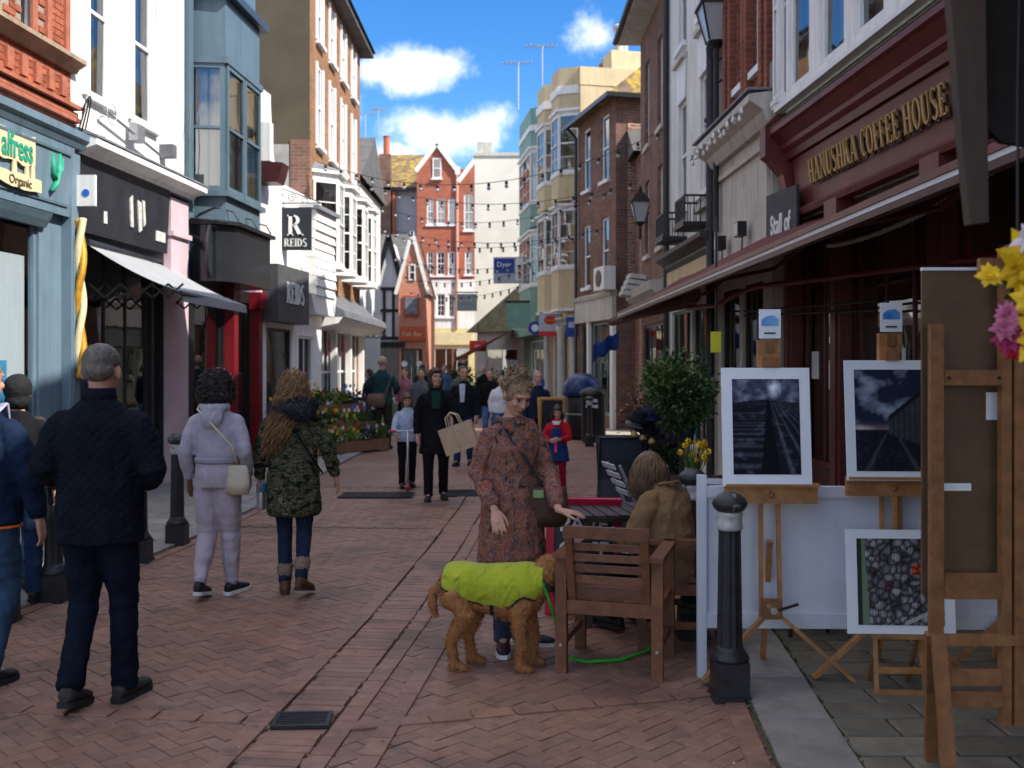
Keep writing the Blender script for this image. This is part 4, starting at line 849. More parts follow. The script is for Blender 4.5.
MB().bb(V(13.62), V(13.5), -.3, -.28, .7, 2.6).build('green_drape', mat('green_drape', (.01, .09, .05), .8), l2)
MB().prism([(.003, 3.28), (.08, 3.28), (.12, 4.18), (.003, 4.18)], V(14.22), V(11.76), 'x').build('fascia', M_blackshop, l2)
cornice(l2, L + .1, 4.16, [(.003, .02), (.12, .02), (.16, .07), (.30, .11), (.33, .12), (.33, .2), (.003, .3)], M_white, -.08)
MB().prism([(.003, 4.47), (.345, 4.365), (.345, 4.39), (.2, 4.45), (.003, 4.52)], -.1, L + .03, 'x').build('lead_top', M_lead, l2)
MB().bb(V(14.9), V(14.28), .003, .11, 0, 4.1).bb(V(14.92), V(14.26), .003, .14, 0, .3).bb(V(14.92), V(14.26), .003, .16, 3.55, 3.62).build('pilaster', M_pink, l2)
M_worn = mat('worn_white', (.5, .49, .46), .8, .3, 14)
MB().prism([(V(13.10), 3.5), (V(13.03), 3.5), (V(13.0), 3.86), (V(13.08), 3.92)], .10, .118, 'y').build('sign_remnant', M_worn, l2); MB().prism([(V(13.35), 3.5), (V(13.27), 3.46), (V(13.22), 3.88), (V(13.33), 3.86)], .10, .118, 'y').build('sign_remnant', M_worn, l2)
MB().prism([(V(13.46), 3.6), (V(13.40), 3.55), (V(13.36), 3.9), (V(13.43), 3.9)], .10, .118, 'y').build('sign_remnant', M_worn, l2)
MB().bb(V(14.12), V(13.82), .085, .1, 3.42, 3.56).build('name_plate', M_worn, l2); MB().bb(V(12.42), V(12.34), .09, .1, 3.45, 3.6).build('meter_plate', M_worn, l2)
# satellite bracket & cables on the white wall
cf = empty('wall_bracket_lamp', parent=l2); cf.location = (V(13.2), .12, 4.72)
MB().tube([(-.8, .0, -.12), (.9, 0, .12)], .02, 6).build('arm', M_steel, cf); MB().bb(-.1, .12, -.06, .06, -.08, .14).build('lamp_head', M_steel, cf); MB().tube([(.75 + .12 * math.cos(k * .4), .02, .1 + .13 * math.sin(k * .4)) for k in range(17)], .006, 5).build('cable_loop', M_steel, cf)
MB().bb(-.07, .07, -.1, .1, -.08, .1).build('junction_box', mat('dark_box', (.12, .12, .13), .5), l2, (V(14.2), .1, 4.72))
for k in range(3): MB().tube([(V(11.8) + .25 * t_ - .1 * k * t_, .1 + .12 * math.sin(t_ * 3.1), 4.62 - .5 * t_ * t_ + .25 * math.sin(t_ * 3.14) + .04 * k) for t_ in [i / 10 for i in range(11)]], .010, 5).build('cable', M_black, l2)
MB().tube([(V(14.8), .1, 4.5), (V(14.9), .12, 5.1), (V(15.0), .1, 5.6)], .008, 5).build('cable', M_iron, l2)
# awning with scissor arms
aw = empty('shop_awning', (0, 0, 0), 0, 'pale grey canvas awning pulled out over the black shop', 'awning')
M_canvas = mat('grey_canvas', (.30, .31, .32), .8, .08, 3, .1, 60, spots=(2, .66, (.24, .24, .24)))
cv = MB(); nn = 10
def awp(t_, y_): return (-5.13 + (y_ - 12) * .03 + t_ * 1.17, y_, 3.17 - .60 * t_ - .05 * math.sin(math.pi * t_))
for i in range(nn):
    t0, t1 = i / nn, (i + 1) / nn; cv.add([awp(t0, 12.0), awp(t1, 12.0), awp(t1, 14.6), awp(t0, 14.6)], [(0, 1, 2, 3)])
cv.add([awp(1, 12.0), awp(1, 14.6), (awp(1, 14.6)[0] + .01, 14.6, 2.46), (awp(1, 12)[0] + .01, 12.0, 2.46)], [(0, 1, 2, 3)])
cv.build('canvas', M_canvas, aw); MB().tube([(-3.97, 11.97, 2.56), (-3.97, 14.63, 2.56)], .035, 8).build('front_bar', M_blackshop, aw); MB().tube([(-5.1, 11.97, 3.17), (-5.05, 14.63, 3.17)], .05, 8).build('roller', M_blackshop, aw)
for y_ in (12.12, 14.45):
    k_ = 6; xs_ = [-5.12 + i * 1.14 / k_ for i in range(k_ + 1)]
    for s_ in (-1, 1):
        for i in range(k_):
            z0 = 2.60 + .0 + s_ * (.085 if i % 2 else -.085); z1 = 2.60 + s_ * (-.085 if i % 2 else .085)
            MB().bar((xs_[i], y_ + s_ * .012, z0), (xs_[i + 1], y_ + s_ * .012, z1), .012, .024).build('scissor_bar', M_black, aw)
# --- slate blue house with box bay
yf, yn = 18.2, 15.0
l3, L = frame('slate_blue_house', (LF(yf), yf), (LF(yn), yn), 'slate blue house with projecting bay over a black and red shop')
shell(l3, L, 8.6, 7, [], M_blue_d, z0=3.0, name='upper_wall'); shell(l3, L, 3.0, 7, [(V(17.9), V(17.0), .3, 2.8), (V(16.6), V(15.4), .3, 2.8)], M_black)
window(l3, V(17.45), .3, .9, 2.5, 1, 2, m=M_black, sash=False, sill=False, g=M_glass_dark); window(l3, V(16.0), .3, 1.2, 2.5, 2, 1, m=M_black, sash=False, sill=False, g=M_glass_dark)
def pl(poly, z0, z1, nm, m): return MB().prism(poly, z0, z1, 'z').build(nm, m, l3)
def bq(o=0): return [(V(17.15) - o, -.05), (V(16.95) - o, .5 + o), (V(15.38) + o, .5 + o), (V(15.28) + o, -.05)]
pl(bq(), 3.9, 4.35, 'bay_apron', M_blue_d); pl(bq(), 6.35, 7.35, 'bay_head', M_blue_d); pl(bq(.05), 6.32, 6.42, 'bay_moulding', M_blue_d); pl(bq(.12), 7.35, 7.47, 'bay_cornice', mat('navy_trim', (.03, .05, .07), .4)); pl(bq(.08), 4.28, 4.36, 'bay_sill', M_blue_d)
q = [Vector(p) for p in bq()]
for (a_, c_, nw) in ((q[2], q[3], 1), (q[1], q[2], 2), (q[0], q[1], 1)):
    d = c_ - a_
    for k in range(nw):
        mid = a_ + d * ((k + .5) / nw); window(l3, mid.x, 4.36, d.length / nw - .02, 1.96, 1, 1, y=mid.y, m=M_blue_d, sill=False, rz=math.atan2(d.y, d.x), curtain=.46, fr=.07)
for (a_, c_) in ((15.05, 15.22), ): MB().bb(V(c_), V(a_), .003, .06, 3.9, 8.5).build('pilaster_strip', M_blue_d, l3)
# curved black fascia box with iron brackets and disc sign
pl([(V(17.3), -.05), (V(17.15), .62), (V(15.5), .62), (V(15.25), .4), (V(15.2), -.05)], 2.98, 3.84, 'shop_fascia', mat('gloss_black', (.018, .02, .024), .12, .2, 2, spec=.5))
pl([(V(17.35), -.05), (V(17.2), .7), (V(15.45), .7), (V(15.15), .45), (V(15.15), -.05)], 3.84, 3.9, 'fascia_top', M_black)
ds = empty('disc_sign', parent=l3); ds.location = (V(15.1), .36, 3.42); MB().lathe([(.38, -.02), (.40, 0), (.38, .02)], 28).build('disc', M_blackshop, ds, (0, 0, 0), (R(90), 0, R(14))); MB().tube([(0, -.36, .5), (0, 0, .46), (0, .3, .42)], .018, 6).build('bracket', M_iron, ds)
for y_ in (15.45, 16.3, 17.0): MB().tube([(V(y_), .68, 3.92), (V(y_), .6, 4.06), (V(y_) + .1, .35, 4.12), (V(y_) + .16, .1, 4.0)], .016, 6).build('iron_bracket', M_iron, l3)
for y_ in (16.75, 18.0): MB().bb(-.10, .10, .003, .17, 0, 2.98).bb(-.12, .12, .003, .2, 0, .3).build('red_pilaster', M_red, l3, (V(y_), 0, 0))
MB().bb(V(18.18), V(17.85), .003, .22, 2.7, 3.0).build('red_capital', M_red, l3); MB().prism([(.003, 5.0), (.45, 5.0), (.5, 5.15), (.55, 5.35), (.003, 5.4)], V(18.45), V(18.05), 'x').build('maroon_corbel', M_maroon_d, l3); MB().bb(V(18.3), V(18.12), .003, .3, 5.4, 6.1).build('corbel_block', M_white, l3)
# --- low white house with shaped parapet, weatherboarding, hanging sign
yf, yn = 21.75, 18.2
l4, L = frame('low_white_house', (LF(yf) + .25, yf), (LF(yn) + .1, yn), 'low white weatherboarded house with scrolled parapet and dark shop sign')
shell(l4, L, 5.2, 6, [(.5, 1.5, .4, 2.3), (1.9, 3.3, .5, 2.4)], M_white)
MB().prism([(L, 5.2), (L - .9, 5.2), (L - .62, 5.7), (L - .5, 6.6), (L - .5, 6.75), (L - .06, 6.75), (L, 6.6)], -.4, .0, 'y').build('parapet_scroll', M_white, l4)
MB().prism([(1.7, 5.2), (.7, 5.2), (.9, 5.9), (1.0, 6.3), (1.5, 6.3), (1.6, 5.9)], -2.2, -1.8, 'y').build('chimney_stack', M_white, l4)
MB().bb(-.2, L, -2.8, -2.4, 5.2, 6.4).build('rear_wall', mat('grey_render', (.3, .29, .28), .9, .2, 3), l4)
for k in range(9): MB().prism([(.003, 0), (.34 - .0 * k, -.02), (.30, .2), (.003, .2)], .05, 1.35, 'x').build('weatherboard', M_white, l4, (0, 0 + .02 * math.sin(k), 3.15 + k * .19))
MB().prism([(.05, 2.75), (1.35, 2.75), (1.6, 3.15), (-.1, 3.15)], .003, .3, 'y').build('board_base', M_white, l4); MB().bb(-.02, 1.5, .003, .42, 4.87, 4.95).build('lead_cap', M_lead, l4)
for k in range(5): MB().prism([(.9 + .2 * k, 4.95 - .04), (.9 + .2 * k, 5.15)], 0, 1, 'y') if False else None
MB().bb(1.75, L - .05, .003, .30, 2.5, 3.55).build('fascia', mat('charcoal_fascia', (.07, .072, .075), .5, .2, 4), l4)
serif_text('REIDS', .4, l4, mat('sign_white', (.7, .7, .68), .6), (2.6, .33, 2.86), (0, 0, R(180)), xs=.8)
window(l4, 1.0, .4, 1.0, 1.9, 2, 2, m=M_trim, sash=False, sill=False, g=M_glass_dark); window(l4, 2.6, .5, 1.4, 1.9, 1, 1, m=M_black, sash=False, sill=False, g=M_glass_green)
hs = empty('hanging_sign', P(296, 229, 19.3), 0, 'dark square hanging sign with large white R on a scrolled bracket', 'sign')
M_dk = mat('sign_navy', (.018, .024, .032), .5, .15, 5)
MB().bb(-.30, .30, -.02, .02, -.41, .41).build('panel', M_dk, hs); MB().bb(-.33, .33, -.015, .015, .43, .455).build('frame_bar', M_white, hs)
M_sw = mat('sign_white', (.7, .7, .68), .6); serif_text('R', .40, hs, M_sw, (.0, -.034, -.13), xs=1.0); serif_text('REIDS', .16, hs, M_sw, (0, -.034, -.345), xs=.88)
MB().tube([(-.42, 0, .5), (.5, 0, .5)], .014, 6).build('bracket', M_iron, hs)
for k in range(3):
    MB().tube([(-.34 + k * .26 + .09 * (1 - t_ * .7) * math.cos(t_ * 9), 0, .63 - k * .035 + .09 * (1 - t_ * .7) * math.sin(t_ * 9)) for t_ in [i / 14 for i in range(15)]], .009, 5).build('scroll', M_iron, hs)
MB().tube([(-.42, 0, .5), (-.4, 0, .82), (-.1, 0, .72), (.45, 0, .52)], .012, 6).build('scroll_rail', M_iron, hs)
# --- tall brown house with white bays
M_render = mat('brown_render', (.095, .075, .05), .9, .15, 1.2, .12, 25, spots=(1.2, .62, (.07, .055, .04)))
B_or = brickmat('orange_brick', (.22, .105, .052), (.29, .145, .075), (.26, .18, .12), bump=.3)
l5, L = frame('tall_brown_house', (-4.35, 28.6), (-4.40, 21.78), 'tall orange brick house with blank brown gable and white bays')
def V5(Y): return 28.6 - Y
wz = [(V5(y_), z_, .62, h_) for y_ in (22.75, 24.25, 25.8, 27.4) for (z_, h_) in ((6.65, 1.85), (9.0, 1.35))]
shell(l5, L, 10.55, 8, [hole(*q) for q in wz] + [(V5(28.2), V5(22.3), .35, 2.7)], B_or)
for q in wz: window(l5, *q, 1, 1, y=-.04, curtain=.25); 
for q in wz:
    for s_ in (-1, 1): MB().bb(-.05, .05, .003, .05, 0, q[3]).build('window_surround', M_white, l5, (q[0] + s_ * (q[2] / 2 + .04), 0, q[1]))
MB().bb(L + .004, L + .03, -8, -.0, 0, 10.6).build('gable_render', M_render, l5)
MB().bb(L + .031, L + .05, -.42, .003, 5.4, 6.6).build('brick_patch', B_brown, l5); MB().bb(L + .031, L + .045, -1.6, -.45, 5.2, 6.5).build('cement_patch', mat('grey_render', (.3, .29, .28), .9, .2, 3), l5)
MB().bb(-.3, L + .1, -.1, .35, 10.55, 10.68).build('eave', M_slate, l5); b_ = MB(); b_.add([(-.3, .42, 10.68), (L + .1, .42, 10.68), (L + .1, -4, 13.2), (-.3, -4, 13.2), (-.3, -8.2, 10.68), (L + .1, -8.2, 10.68)], [(0, 1, 2, 3), (3, 2, 5, 4), (1, 5, 2), (0, 3, 4)]); b_.build('roof', M_slate, l5)
for y_ in (22.75, 24.5, 26.4, 28.0): bay(l5, V5(y_), 3.95, 1.35, 1.85, .5, M_white, 2, 2, .35, roof=.2, lintel=.16)
window(l5, V5(25.25), .35, 5.9, 2.35, 10, 2, m=M_trim, sash=False, sill=False, g=M_glass_dark, fr=.08, bar=.05)
MB().prism([(.003, 2.75), (.75, 2.75), (.72, 2.9), (.35, 3.1), (.003, 3.45)], -.2, L - .1, 'x').build('canopy', mat('slate_canopy', (.13, .135, .145), .6, .25, 3), l5); MB().prism([(.003, 2.5), (.6, 2.62), (.7, 2.75), (.003, 2.75)], -.2, L - .1, 'x').build('canopy_moulding', M_white, l5)
for y_ in (28.4, 26.3, 24.2, 22.1): MB().bb(-.1, .1, .003, .14, 0, 2.5).build('shop_pier', M_white, l5, (V5(y_), 0, 0))
# bracket lantern with ironwork at the far corner
bl_ = empty('bracket_lantern', P(366, 335, 28.8), 0, 'ornate iron bracket lantern on the tall brown house corner', 'lamp')
MB().tube([(-.3, 0, .1), (.3, 0, .12), (.55, 0, .02)], .03, 6).build('bracket', M_iron, bl_)
for k in range(4): MB().tube([(-.2 + k * .17 + .09 * math.cos(t_), 0, .0 + .09 * math.sin(t_)) for t_ in [i * .55 for i in range(12)]], .018, 5).build('scroll', M_iron, bl_)
# --- far end of the street
M_tileb = mat('brown_tiles', (.16, .075, .045), .9, .3, 4, .5, 20, spots=(1.3, .56, (.34, .22, .04)))
B_far = brickmat('far_red_brick', (.34, .095, .055), (.41, .13, .078), (.36, .19, .14), bump=.2, var=.15)
f3, L = frame('timbered_gable_house', (-4.62, 43.6), (-6.4, 43.6), 'small half timbered house with steep gable and brown roof')
shell(f3, L, 5.0, 5, [hole(.9, .3, 1.2, 2.2)], M_stucco); window(f3, .9, .3, 1.2, 2.2, 2, 1, m=M_black, sash=False, sill=False, g=M_glass_dark)
MB().prism([(.15, 5.0), (1.35, 5.0), (.75, 7.2)], -3, .01, 'y').build('gable', M_stucco, f3)
for (a_, c_) in (((.1, 4.9), (.75, 7.35)), ((1.4, 4.9), (.75, 7.35))): MB().bar((a_[0], .08, a_[1]), (c_[0], .08, c_[1]), .12, .2).build('bargeboard', M_black, f3)
for x_ in (.2, .55, .95, 1.3): MB().bb(-.06, .06, .003, .05, 2.8, 5.0).build('timber', M_black, f3, (x_, 0, 0))
for z_ in (2.8, 4.0, 4.95): MB().bb(.05, 1.5, .012, .06, z_, z_ + .14).build('timber', M_black, f3)
MB().bb(.0, 1.6, .02, .5, 2.45, 2.7).build('shop_fascia', M_black, f3)
b_ = MB(); b_.add([(.9, .3, 5.2), (2.2, .3, 4.6), (2.2, -4, 8.0), (.9, -4, 8.0)], [(0, 1, 2, 3)]).add([(.9, .3, 5.1), (2.2, .3, 4.5), (2.2, -4, 7.9), (.9, -4, 7.9)], [(3, 2, 1, 0)]); 
MB().prism([(1.42, 4.4), (2.3, 4.4), (2.3, 7.9), (1.5, 7.9)], -.6, -.3, 'y').build('roof', M_tileb, f3)
f4, L = frame('pink_gable_house', (-3.72, 43.2), (-4.9, 43.2), 'small pink house with white bargeboards and orange shop sign')
M_pinkw = mat('salmon_brick', (.50, .22, .14), .85, .15, 6)
shell(f4, L, 5.0, 5, [hole(.6, .1, .9, 2.3)], M_pinkw); window(f4, .6, .1, .9, 2.3, 2, 1, m=M_black, sash=False, sill=False, g=M_glass_dark)
MB().prism([(.0, 5.0), (L, 5.0), (L / 2, 7.3)], -4, -.003, 'y').build('gable', M_pinkw, f4)
for s_ in (-1, 1): MB().bar((L / 2 + s_ * (L / 2 + .12), .06, 4.75), (L / 2, .06, 7.45), .1, .14).build('bargeboard', M_white, f4)
for s_ in (-1, 1): MB().add([(L / 2, .1, 7.45), (L / 2 + s_ * (L / 2 + .15), .1, 4.75), (L / 2 + s_ * (L / 2 + .15), -4.2, 4.75), (L / 2, -4.2, 7.45)], [(0, 1, 2, 3)]).build('roof_slope', M_tileb, f4)
window(f4, L / 2, 5.35, .3, .7, 1, 1, y=.02, sill=False)
MB().bb(.3, .95, .003, .08, 3.8, 4.7).build('picture_frame', mat('red_frame', (.4, .05, .03), .6), f4); MB().bb(.36, .89, .08, .1, 3.88, 4.62).build('picture', mat('grey_picture', (.25, .27, .32), .6, .5, 5, col2=(.07, .08, .1)), f4)
MB().bb(.05, 1.1, .003, .12, 2.75, 3.35).build('orange_fascia', mat('orange_red', (.48, .09, .03), .5), f4); text('Fish Bar', .26, f4, M_creamb, (L / 2, .125, 2.95), FACE)
for x_ in (.28, .92): MB().lathe([(.13, 0), (.13, .03)], 16).build('oval_plaque', M_white, f4, (x_, .03, 1.75), (R(-90), 0, 0))
f1, L = frame('red_gabled_house', (-1.85, 52.0), (-4.95, 52.0), 'tall red brick house with white coped gables at the street end')
wz = [(x_, z_, w_, h_) for (x_, w_) in ((1.3, .36), (1.85, .44), (2.4, .36)) for (z_, h_) in ((9.0, 1.35), (6.35, 1.25), (4.2, 1.2))] + [(.4, 8.7, .5, 1.9), (.4, 6.4, .4, 1.2)]
shell(f1, L, 11.9, 7, [hole(*q) for q in wz if q[1] > 5.8], B_far, z0=6.15); shell(f1, L, 6.15, 7, [hole(*q) for q in wz if q[1] < 5.8], M_white, z0=3.6, name='white_storey'); shell(f1, L, 3.6, 7, [(.4, 2.2, .3, 2.6)], mat('cream_yellow', (.62, .54, .25), .7), name='shop_wall')
for q in wz: window(f1, *q, 2, 2, fr=.07)
MB().prism([(1.0, 11.9), (L, 11.9), (2.05, 13.15)], -5, -.003, 'y').build('gable', B_far, f1); MB().prism([(0, 11.3), (.0, 12.4), (.85, 11.2)], -5, .002, 'y').build('side_gable', B_far, f1)
window(f1, 2.05, 11.4, .45, 1.05, 1, 1, y=.02, sill=True)
for (a_, c_) in (((1.0, 11.8), (2.05, 13.2)), ((L + .05, 11.75), (2.05, 13.2)), ((.95, 11.2), (.0, 12.45))): MB().bar((a_[0], .05, a_[1]), (c_[0], .05, c_[1]), .2, .22).build('coping', M_white, f1)
MB().bb(.85, 1.1, .003, .12, 11.6, 12.0).build('kneeler', M_white, f1); MB().bb(.2, 2.4, .003, .1, 2.75, 3.4).build('fascia', M_creamb, f1); MB().bb(2.5, 2.75, .003, .2, 0, 2.7).build('yellow_pier', mat('yellow_paint', (.7, .5, .04), .6), f1)
window(f1, 1.3, .3, 1.8, 2.3, 3, 1, m=M_trim, sash=False, sill=False, g=M_glass_dark); MB().tube([(1.0, .08, 3.6), (1.0, .08, 11.6)], .07, 6).build('drainpipe', mat('pink_pipe', (.55, .3, .24), .6), f1)
f2, L = frame('lichen_roofed_house', (-5.15, 54.0), (-11.5, 54.0), 'grey rendered house with lichen covered roof beside the red gables')
shell(f2, L, 11.2, 8, [], mat('grey_lilac_render', (.50, .49, .52), .9, .08, 1), cap=False); MB().bb(1.35, L, .003, .1, 5, 11.15).build('brown_wall', B_brown, f2)
for (a_, c_, m_) in ((-.3, 1.3, M_mossroof), (1.3, L + .3, M_mossroof)): MB().add([(a_, .4, 11.2), (c_, .4, 11.2), (c_, -4.5, 14.0), (a_, -4.5, 14.0)], [(0, 1, 2, 3)]).build('roof_slope', m_, f2)
MB().bb(-.3, L + .3, .35, .5, 11.05, 11.22).build('gutter', M_black, f2); MB().bb(1.35, 1.95, -.1, .5, 5, 13.0).build('chimney_stack', B_brown, f2); MB().lathe([(.18, 0), (.16, .9), (.2, 1.0), (.12, 1.02)], 12).build('chimney_pot', M_terra, f2, (1.6, .2, 13.0))
MB().tube([(1.2, .3, 5), (1.2, .3, 11)], .1, 6).build('drainpipe', M_terra, f2)
# backdrop houses so the side streets do not open on to nothing
for (x0, x1, y_, h_, lab, m_) in ((-14, -5.2, 49, 6.5, 'plain brick terrace behind the timbered house', B_brown), (.7, 12, 64, 8.5, 'plain rendered terrace behind the sage green house', M_off), (3.2, 14, 25.0, 7.0, 'plain brick house back in the alley', B_brown), (-15, -5.2, 33.5, 8.0, 'plain white house up the side street', M_stucco)):
    e, L = frame('terrace_house', (x1, y_), (x0, y_), lab); ws = [hole(1.2 + 2 * k, z_, .9, 1.4) for k in range(int(L / 2) - 1) for z_ in (1.0, 3.8)]
    shell(e, L, h_, 6, ws, m_)
    for h in ws: window(e, (h[0] + h[1]) / 2, h[2], .9, 1.4, 2, 1, curtain=.3)
    MB().add([(-.2, .3, h_), (L + .2, .3, h_), (L + .2, -3, h_ + 2), (-.2, -3, h_ + 2), (-.2, -6.3, h_), (L + .2, -6.3, h_)], [(0, 1, 2, 3), (3, 2, 5, 4), (1, 5, 2), (0, 3, 4)]).build('roof', M_slate, e)

e, L = frame('terrace_house', (RX(-9) + .1, -9), (RX(4.7) + .1, 4.7), 'plain brick house added out of view next to the coffee house to shade the street'); ws = [hole(1.2 + 2 * k, z_, .9, 1.5) for k in range(6) for z_ in (1.0, 4.2)]  # unseen house added for its shade; its height sets where sun reaches the left
shell(e, L, 7.6, 7, ws, B_brown)
for h in ws: window(e, (h[0] + h[1]) / 2, h[2], .9, 1.5, 2, 1)
MB().bb(-.1, L - .02, -7, .15, 7.6, 7.8).build('parapet', M_stone, e)
# ------------------------------------------------------------------ people kit.  A person faces local +y, x to their right, z up
def bake(b, name, mats, voxel, smooth=4, noise_amt=0., noise_scale=.05, sub=False, parent=None):
    """one continuous skin over overlapping volumes"""
    me = b.mesh('tmp', mats if not isinstance(mats, (list, tuple)) else mats[0]); o = bpy.data.objects.new('tmp', me); C.objects.link(o)
    m = o.modifiers.new('r', 'REMESH'); m.mode = 'VOXEL'; m.voxel_size = voxel; m.use_smooth_shade = True
    if smooth: m2 = o.modifiers.new('s', 'SMOOTH'); m2.factor = .5; m2.iterations = smooth
    if noise_amt:
        t = bpy.data.textures.get('cl%g' % noise_scale) or bpy.data.textures.new('cl%g' % noise_scale, 'CLOUDS'); t.noise_scale = noise_scale; t.noise_depth = 2
        d = o.modifiers.new('d', 'DISPLACE'); d.texture = t; d.strength = noise_amt; d.mid_level = .5; d.texture_coords = 'LOCAL'
    bpy.context.view_layer.update(); dg = bpy.context.evaluated_depsgraph_get()
    out = bpy.data.meshes.new_from_object(o.evaluated_get(dg)); out.name = name
    bpy.data.objects.remove(o); bpy.data.meshes.remove(me)
    return out
def limb(b, pts, rs, n=12):
    """tapered limb: rs = radii or (side, front) pairs"""
    pts = [Vector(p) for p in pts]; rings = []; prev = None
    for i, p in enumerate(pts):
        t = (pts[min(i + 1, len(pts) - 1)] - pts[max(i - 1, 0)]).normalized()
        x = Vector((1, 0, 0)) - t * t.x if prev is None else prev - t * prev.dot(t)
        if x.length < .05: x = Vector((0, 1, 0)) - t * t.y
        x.normalize(); prev = x; y = t.cross(x); r = rs[i] if isinstance(rs[i], tuple) else (rs[i], rs[i])
        rings.append((p, r[0], r[1], Matrix((x, y, t)).transposed()))
    b.loft(rings, n)
    for i in (0, -1):
        r = rs[i] if isinstance(rs[i], tuple) else (rs[i], rs[i]); b.ell(pts[i], (r[0], r[1], min(r) * .7), rings[i][3], 10, 6)
wr_ = random.Random(77)
def wlimb(b, pts, rs, n=14, amp=.05, count=26):
    """cloth tube: the limb resampled into many rings that pinch, swell and tilt like creases"""
    pts = [Vector(p) for p in pts]; rs = [r if isinstance(r, tuple) else (r, r) for r in rs]; L = [0]
    for p, q in zip(pts, pts[1:]): L.append(L[-1] + (q - p).length)
    out = []; ro = []; ph = wr_.uniform(0, 6)
    for i in range(count):
        d = L[-1] * i / (count - 1); k = max(0, min(len(pts) - 2, sum(1 for x in L[1:-1] if x <= d))); t = (d - L[k]) / max(1e-6, L[k + 1] - L[k])
        k0, k1, k2, k3 = max(0, k - 1), k, k + 1, min(len(pts) - 1, k + 2)
        p = pts[k1] * (1 - t) + pts[k2] * t; tt = t * t * (3 - 2 * t); r = tuple(rs[k1][q] * (1 - tt) + rs[k2][q] * tt for q in (0, 1))
        near = max(math.exp(-((d - x) / (.16 * L[-1])) ** 2) for x in (L[-1] * .5, L[-1] * .97)); a = amp * (.35 + .9 * near)
        f = 1 + a * math.sin(i * 2.15 + ph) + a * .6 * wr_.uniform(-1, 1); out.append(p); ro.append((r[0] * f, r[1] * f))
    rings = []; prev = None
    for i, p in enumerate(out):
        t = (out[min(i + 1, count - 1)] - out[max(i - 1, 0)]).normalized(); x = Vector((1, 0, 0)) - t * t.x if prev is None else prev - t * prev.dot(t)
        if x.length < .05: x = Vector((0, 1, 0)) - t * t.y
        x.normalize(); prev = x; y = t.cross(x); tilt = Matrix.Rotation(wr_.uniform(-.35, .35) * amp * 24, 3, x) @ Matrix.Rotation(wr_.uniform(-.35, .35) * amp * 24, 3, y)
        rings.append((p, ro[i][0], ro[i][1], tilt @ Matrix((x, y, t)).transposed()))
    b.loft(rings, n)
    for i in (0, -1): b.ell(out[i], (ro[i][0], ro[i][1], min(ro[i]) * .5), rings[i][3], 10, 6)
def hand(b, wrist, d, nrm, side, s=1., curl=.35, spread=.12):
    """palm and five fingers; d towards the fingertips, nrm out of the back of the hand, side towards the thumb"""
    d = Vector(d).normalized(); nrm = Vector(nrm); nrm = (nrm - d * nrm.dot(d)).normalized(); sd = d.cross(nrm); sd = sd if sd.dot(Vector(side)) > 0 else -sd
    w = Vector(wrist); M = Matrix((sd, nrm, d)).transposed()
    b.loft([(w, .024 * s, .020 * s, M), (w + d * .03 * s, .034 * s, .017 * s, M), (w + d * .07 * s, .042 * s, .016 * s, M), (w + d * .095 * s, .040 * s, .013 * s, M)], 12)
    for k, (o, L) in enumerate(((.031, .068), (.0105, .078), (-.0105, .072), (-.031, .055))):
        p = w + d * .09 * s + sd * o * s; dd = (d + sd * (o / .03) * spread).normalized(); pts = [p - dd * .012 * s, p]; c = 0
        for q in range(3):
            c += curl * (1 if q else .7); dv = dd * math.cos(c) - nrm * math.sin(c); pts.append(pts[-1] + dv * L * s * (.42, .32, .26)[q])
        limb(b, pts, [.0095 * s, .0095 * s, .009 * s, .0082 * s, .0068 * s], 8)
    p = w + d * .03 * s + sd * .028 * s; dv = (d * .75 + sd * .62 - nrm * .25).normalized(); p2 = p + dv * .042 * s; dv2 = (d * .95 + sd * .15 - nrm * .3).normalized()
    limb(b, [w + d * .018 * s + sd * .012 * s, p, p2, p2 + dv2 * .034 * s, p2 + dv2 * .055 * s], [.017 * s, .0145 * s, .011 * s, .0105 * s, .008 * s], 8)
def rotm(yaw=0, pitch=0, roll=0): return Matrix.Rotation(R(yaw), 3, 'Z') @ Matrix.Rotation(R(pitch), 3, 'X') @ Matrix.Rotation(R(roll), 3, 'Y')
def head_geo(b, c, M, s=1., ears=True, fat=1.):
    c = Vector(c)
    def E(p, r): b.ell(c + M @ (Vector(p) * s), (r[0] * s, r[1] * s, r[2] * s), M, 16, 10)
    E((0, -.012, .028), (.077, .098, .088)); E((0, .020, -.032), (.062 * fat, .070, .082)); E((0, .060, -.092), (.030, .024, .022)); E((0, .03, -.085), (.046 * fat, .05, .03))
    E((0, .097, -.030), (.0155, .017, .013)); b.tube([c + M @ (Vector((0, .086, .012)) * s), c + M @ (Vector((0, .094, -.01)) * s), c + M @ (Vector((0, .104, -.028)) * s)], [.009 * s, .0105 * s, .011 * s], 8)
    E((0, .078, .028), (.050, .016, .012)); E((0, .081, -.061), (.024, .012, .0065)); E((0, .079, -.073), (.021, .012, .007))
    for k in (-1, 1):
        E((k * .038, .062, -.026), (.022, .022, .02))
        if ears: E((k * .078, -.008, -.012), (.010, .020, .031))
HS_ = 1.07
def skin_mat(name, c):
    return mat(name, c, .55, .08, 30, .12, 120, attr='Col', spec=.4)
M_skin = skin_mat('skin_fair', (.50, .27, .19)); M_skin_b = skin_mat('skin_brown', (.20, .095, .055)); M_skin_t = skin_mat('skin_tan', (.42, .21, .14))
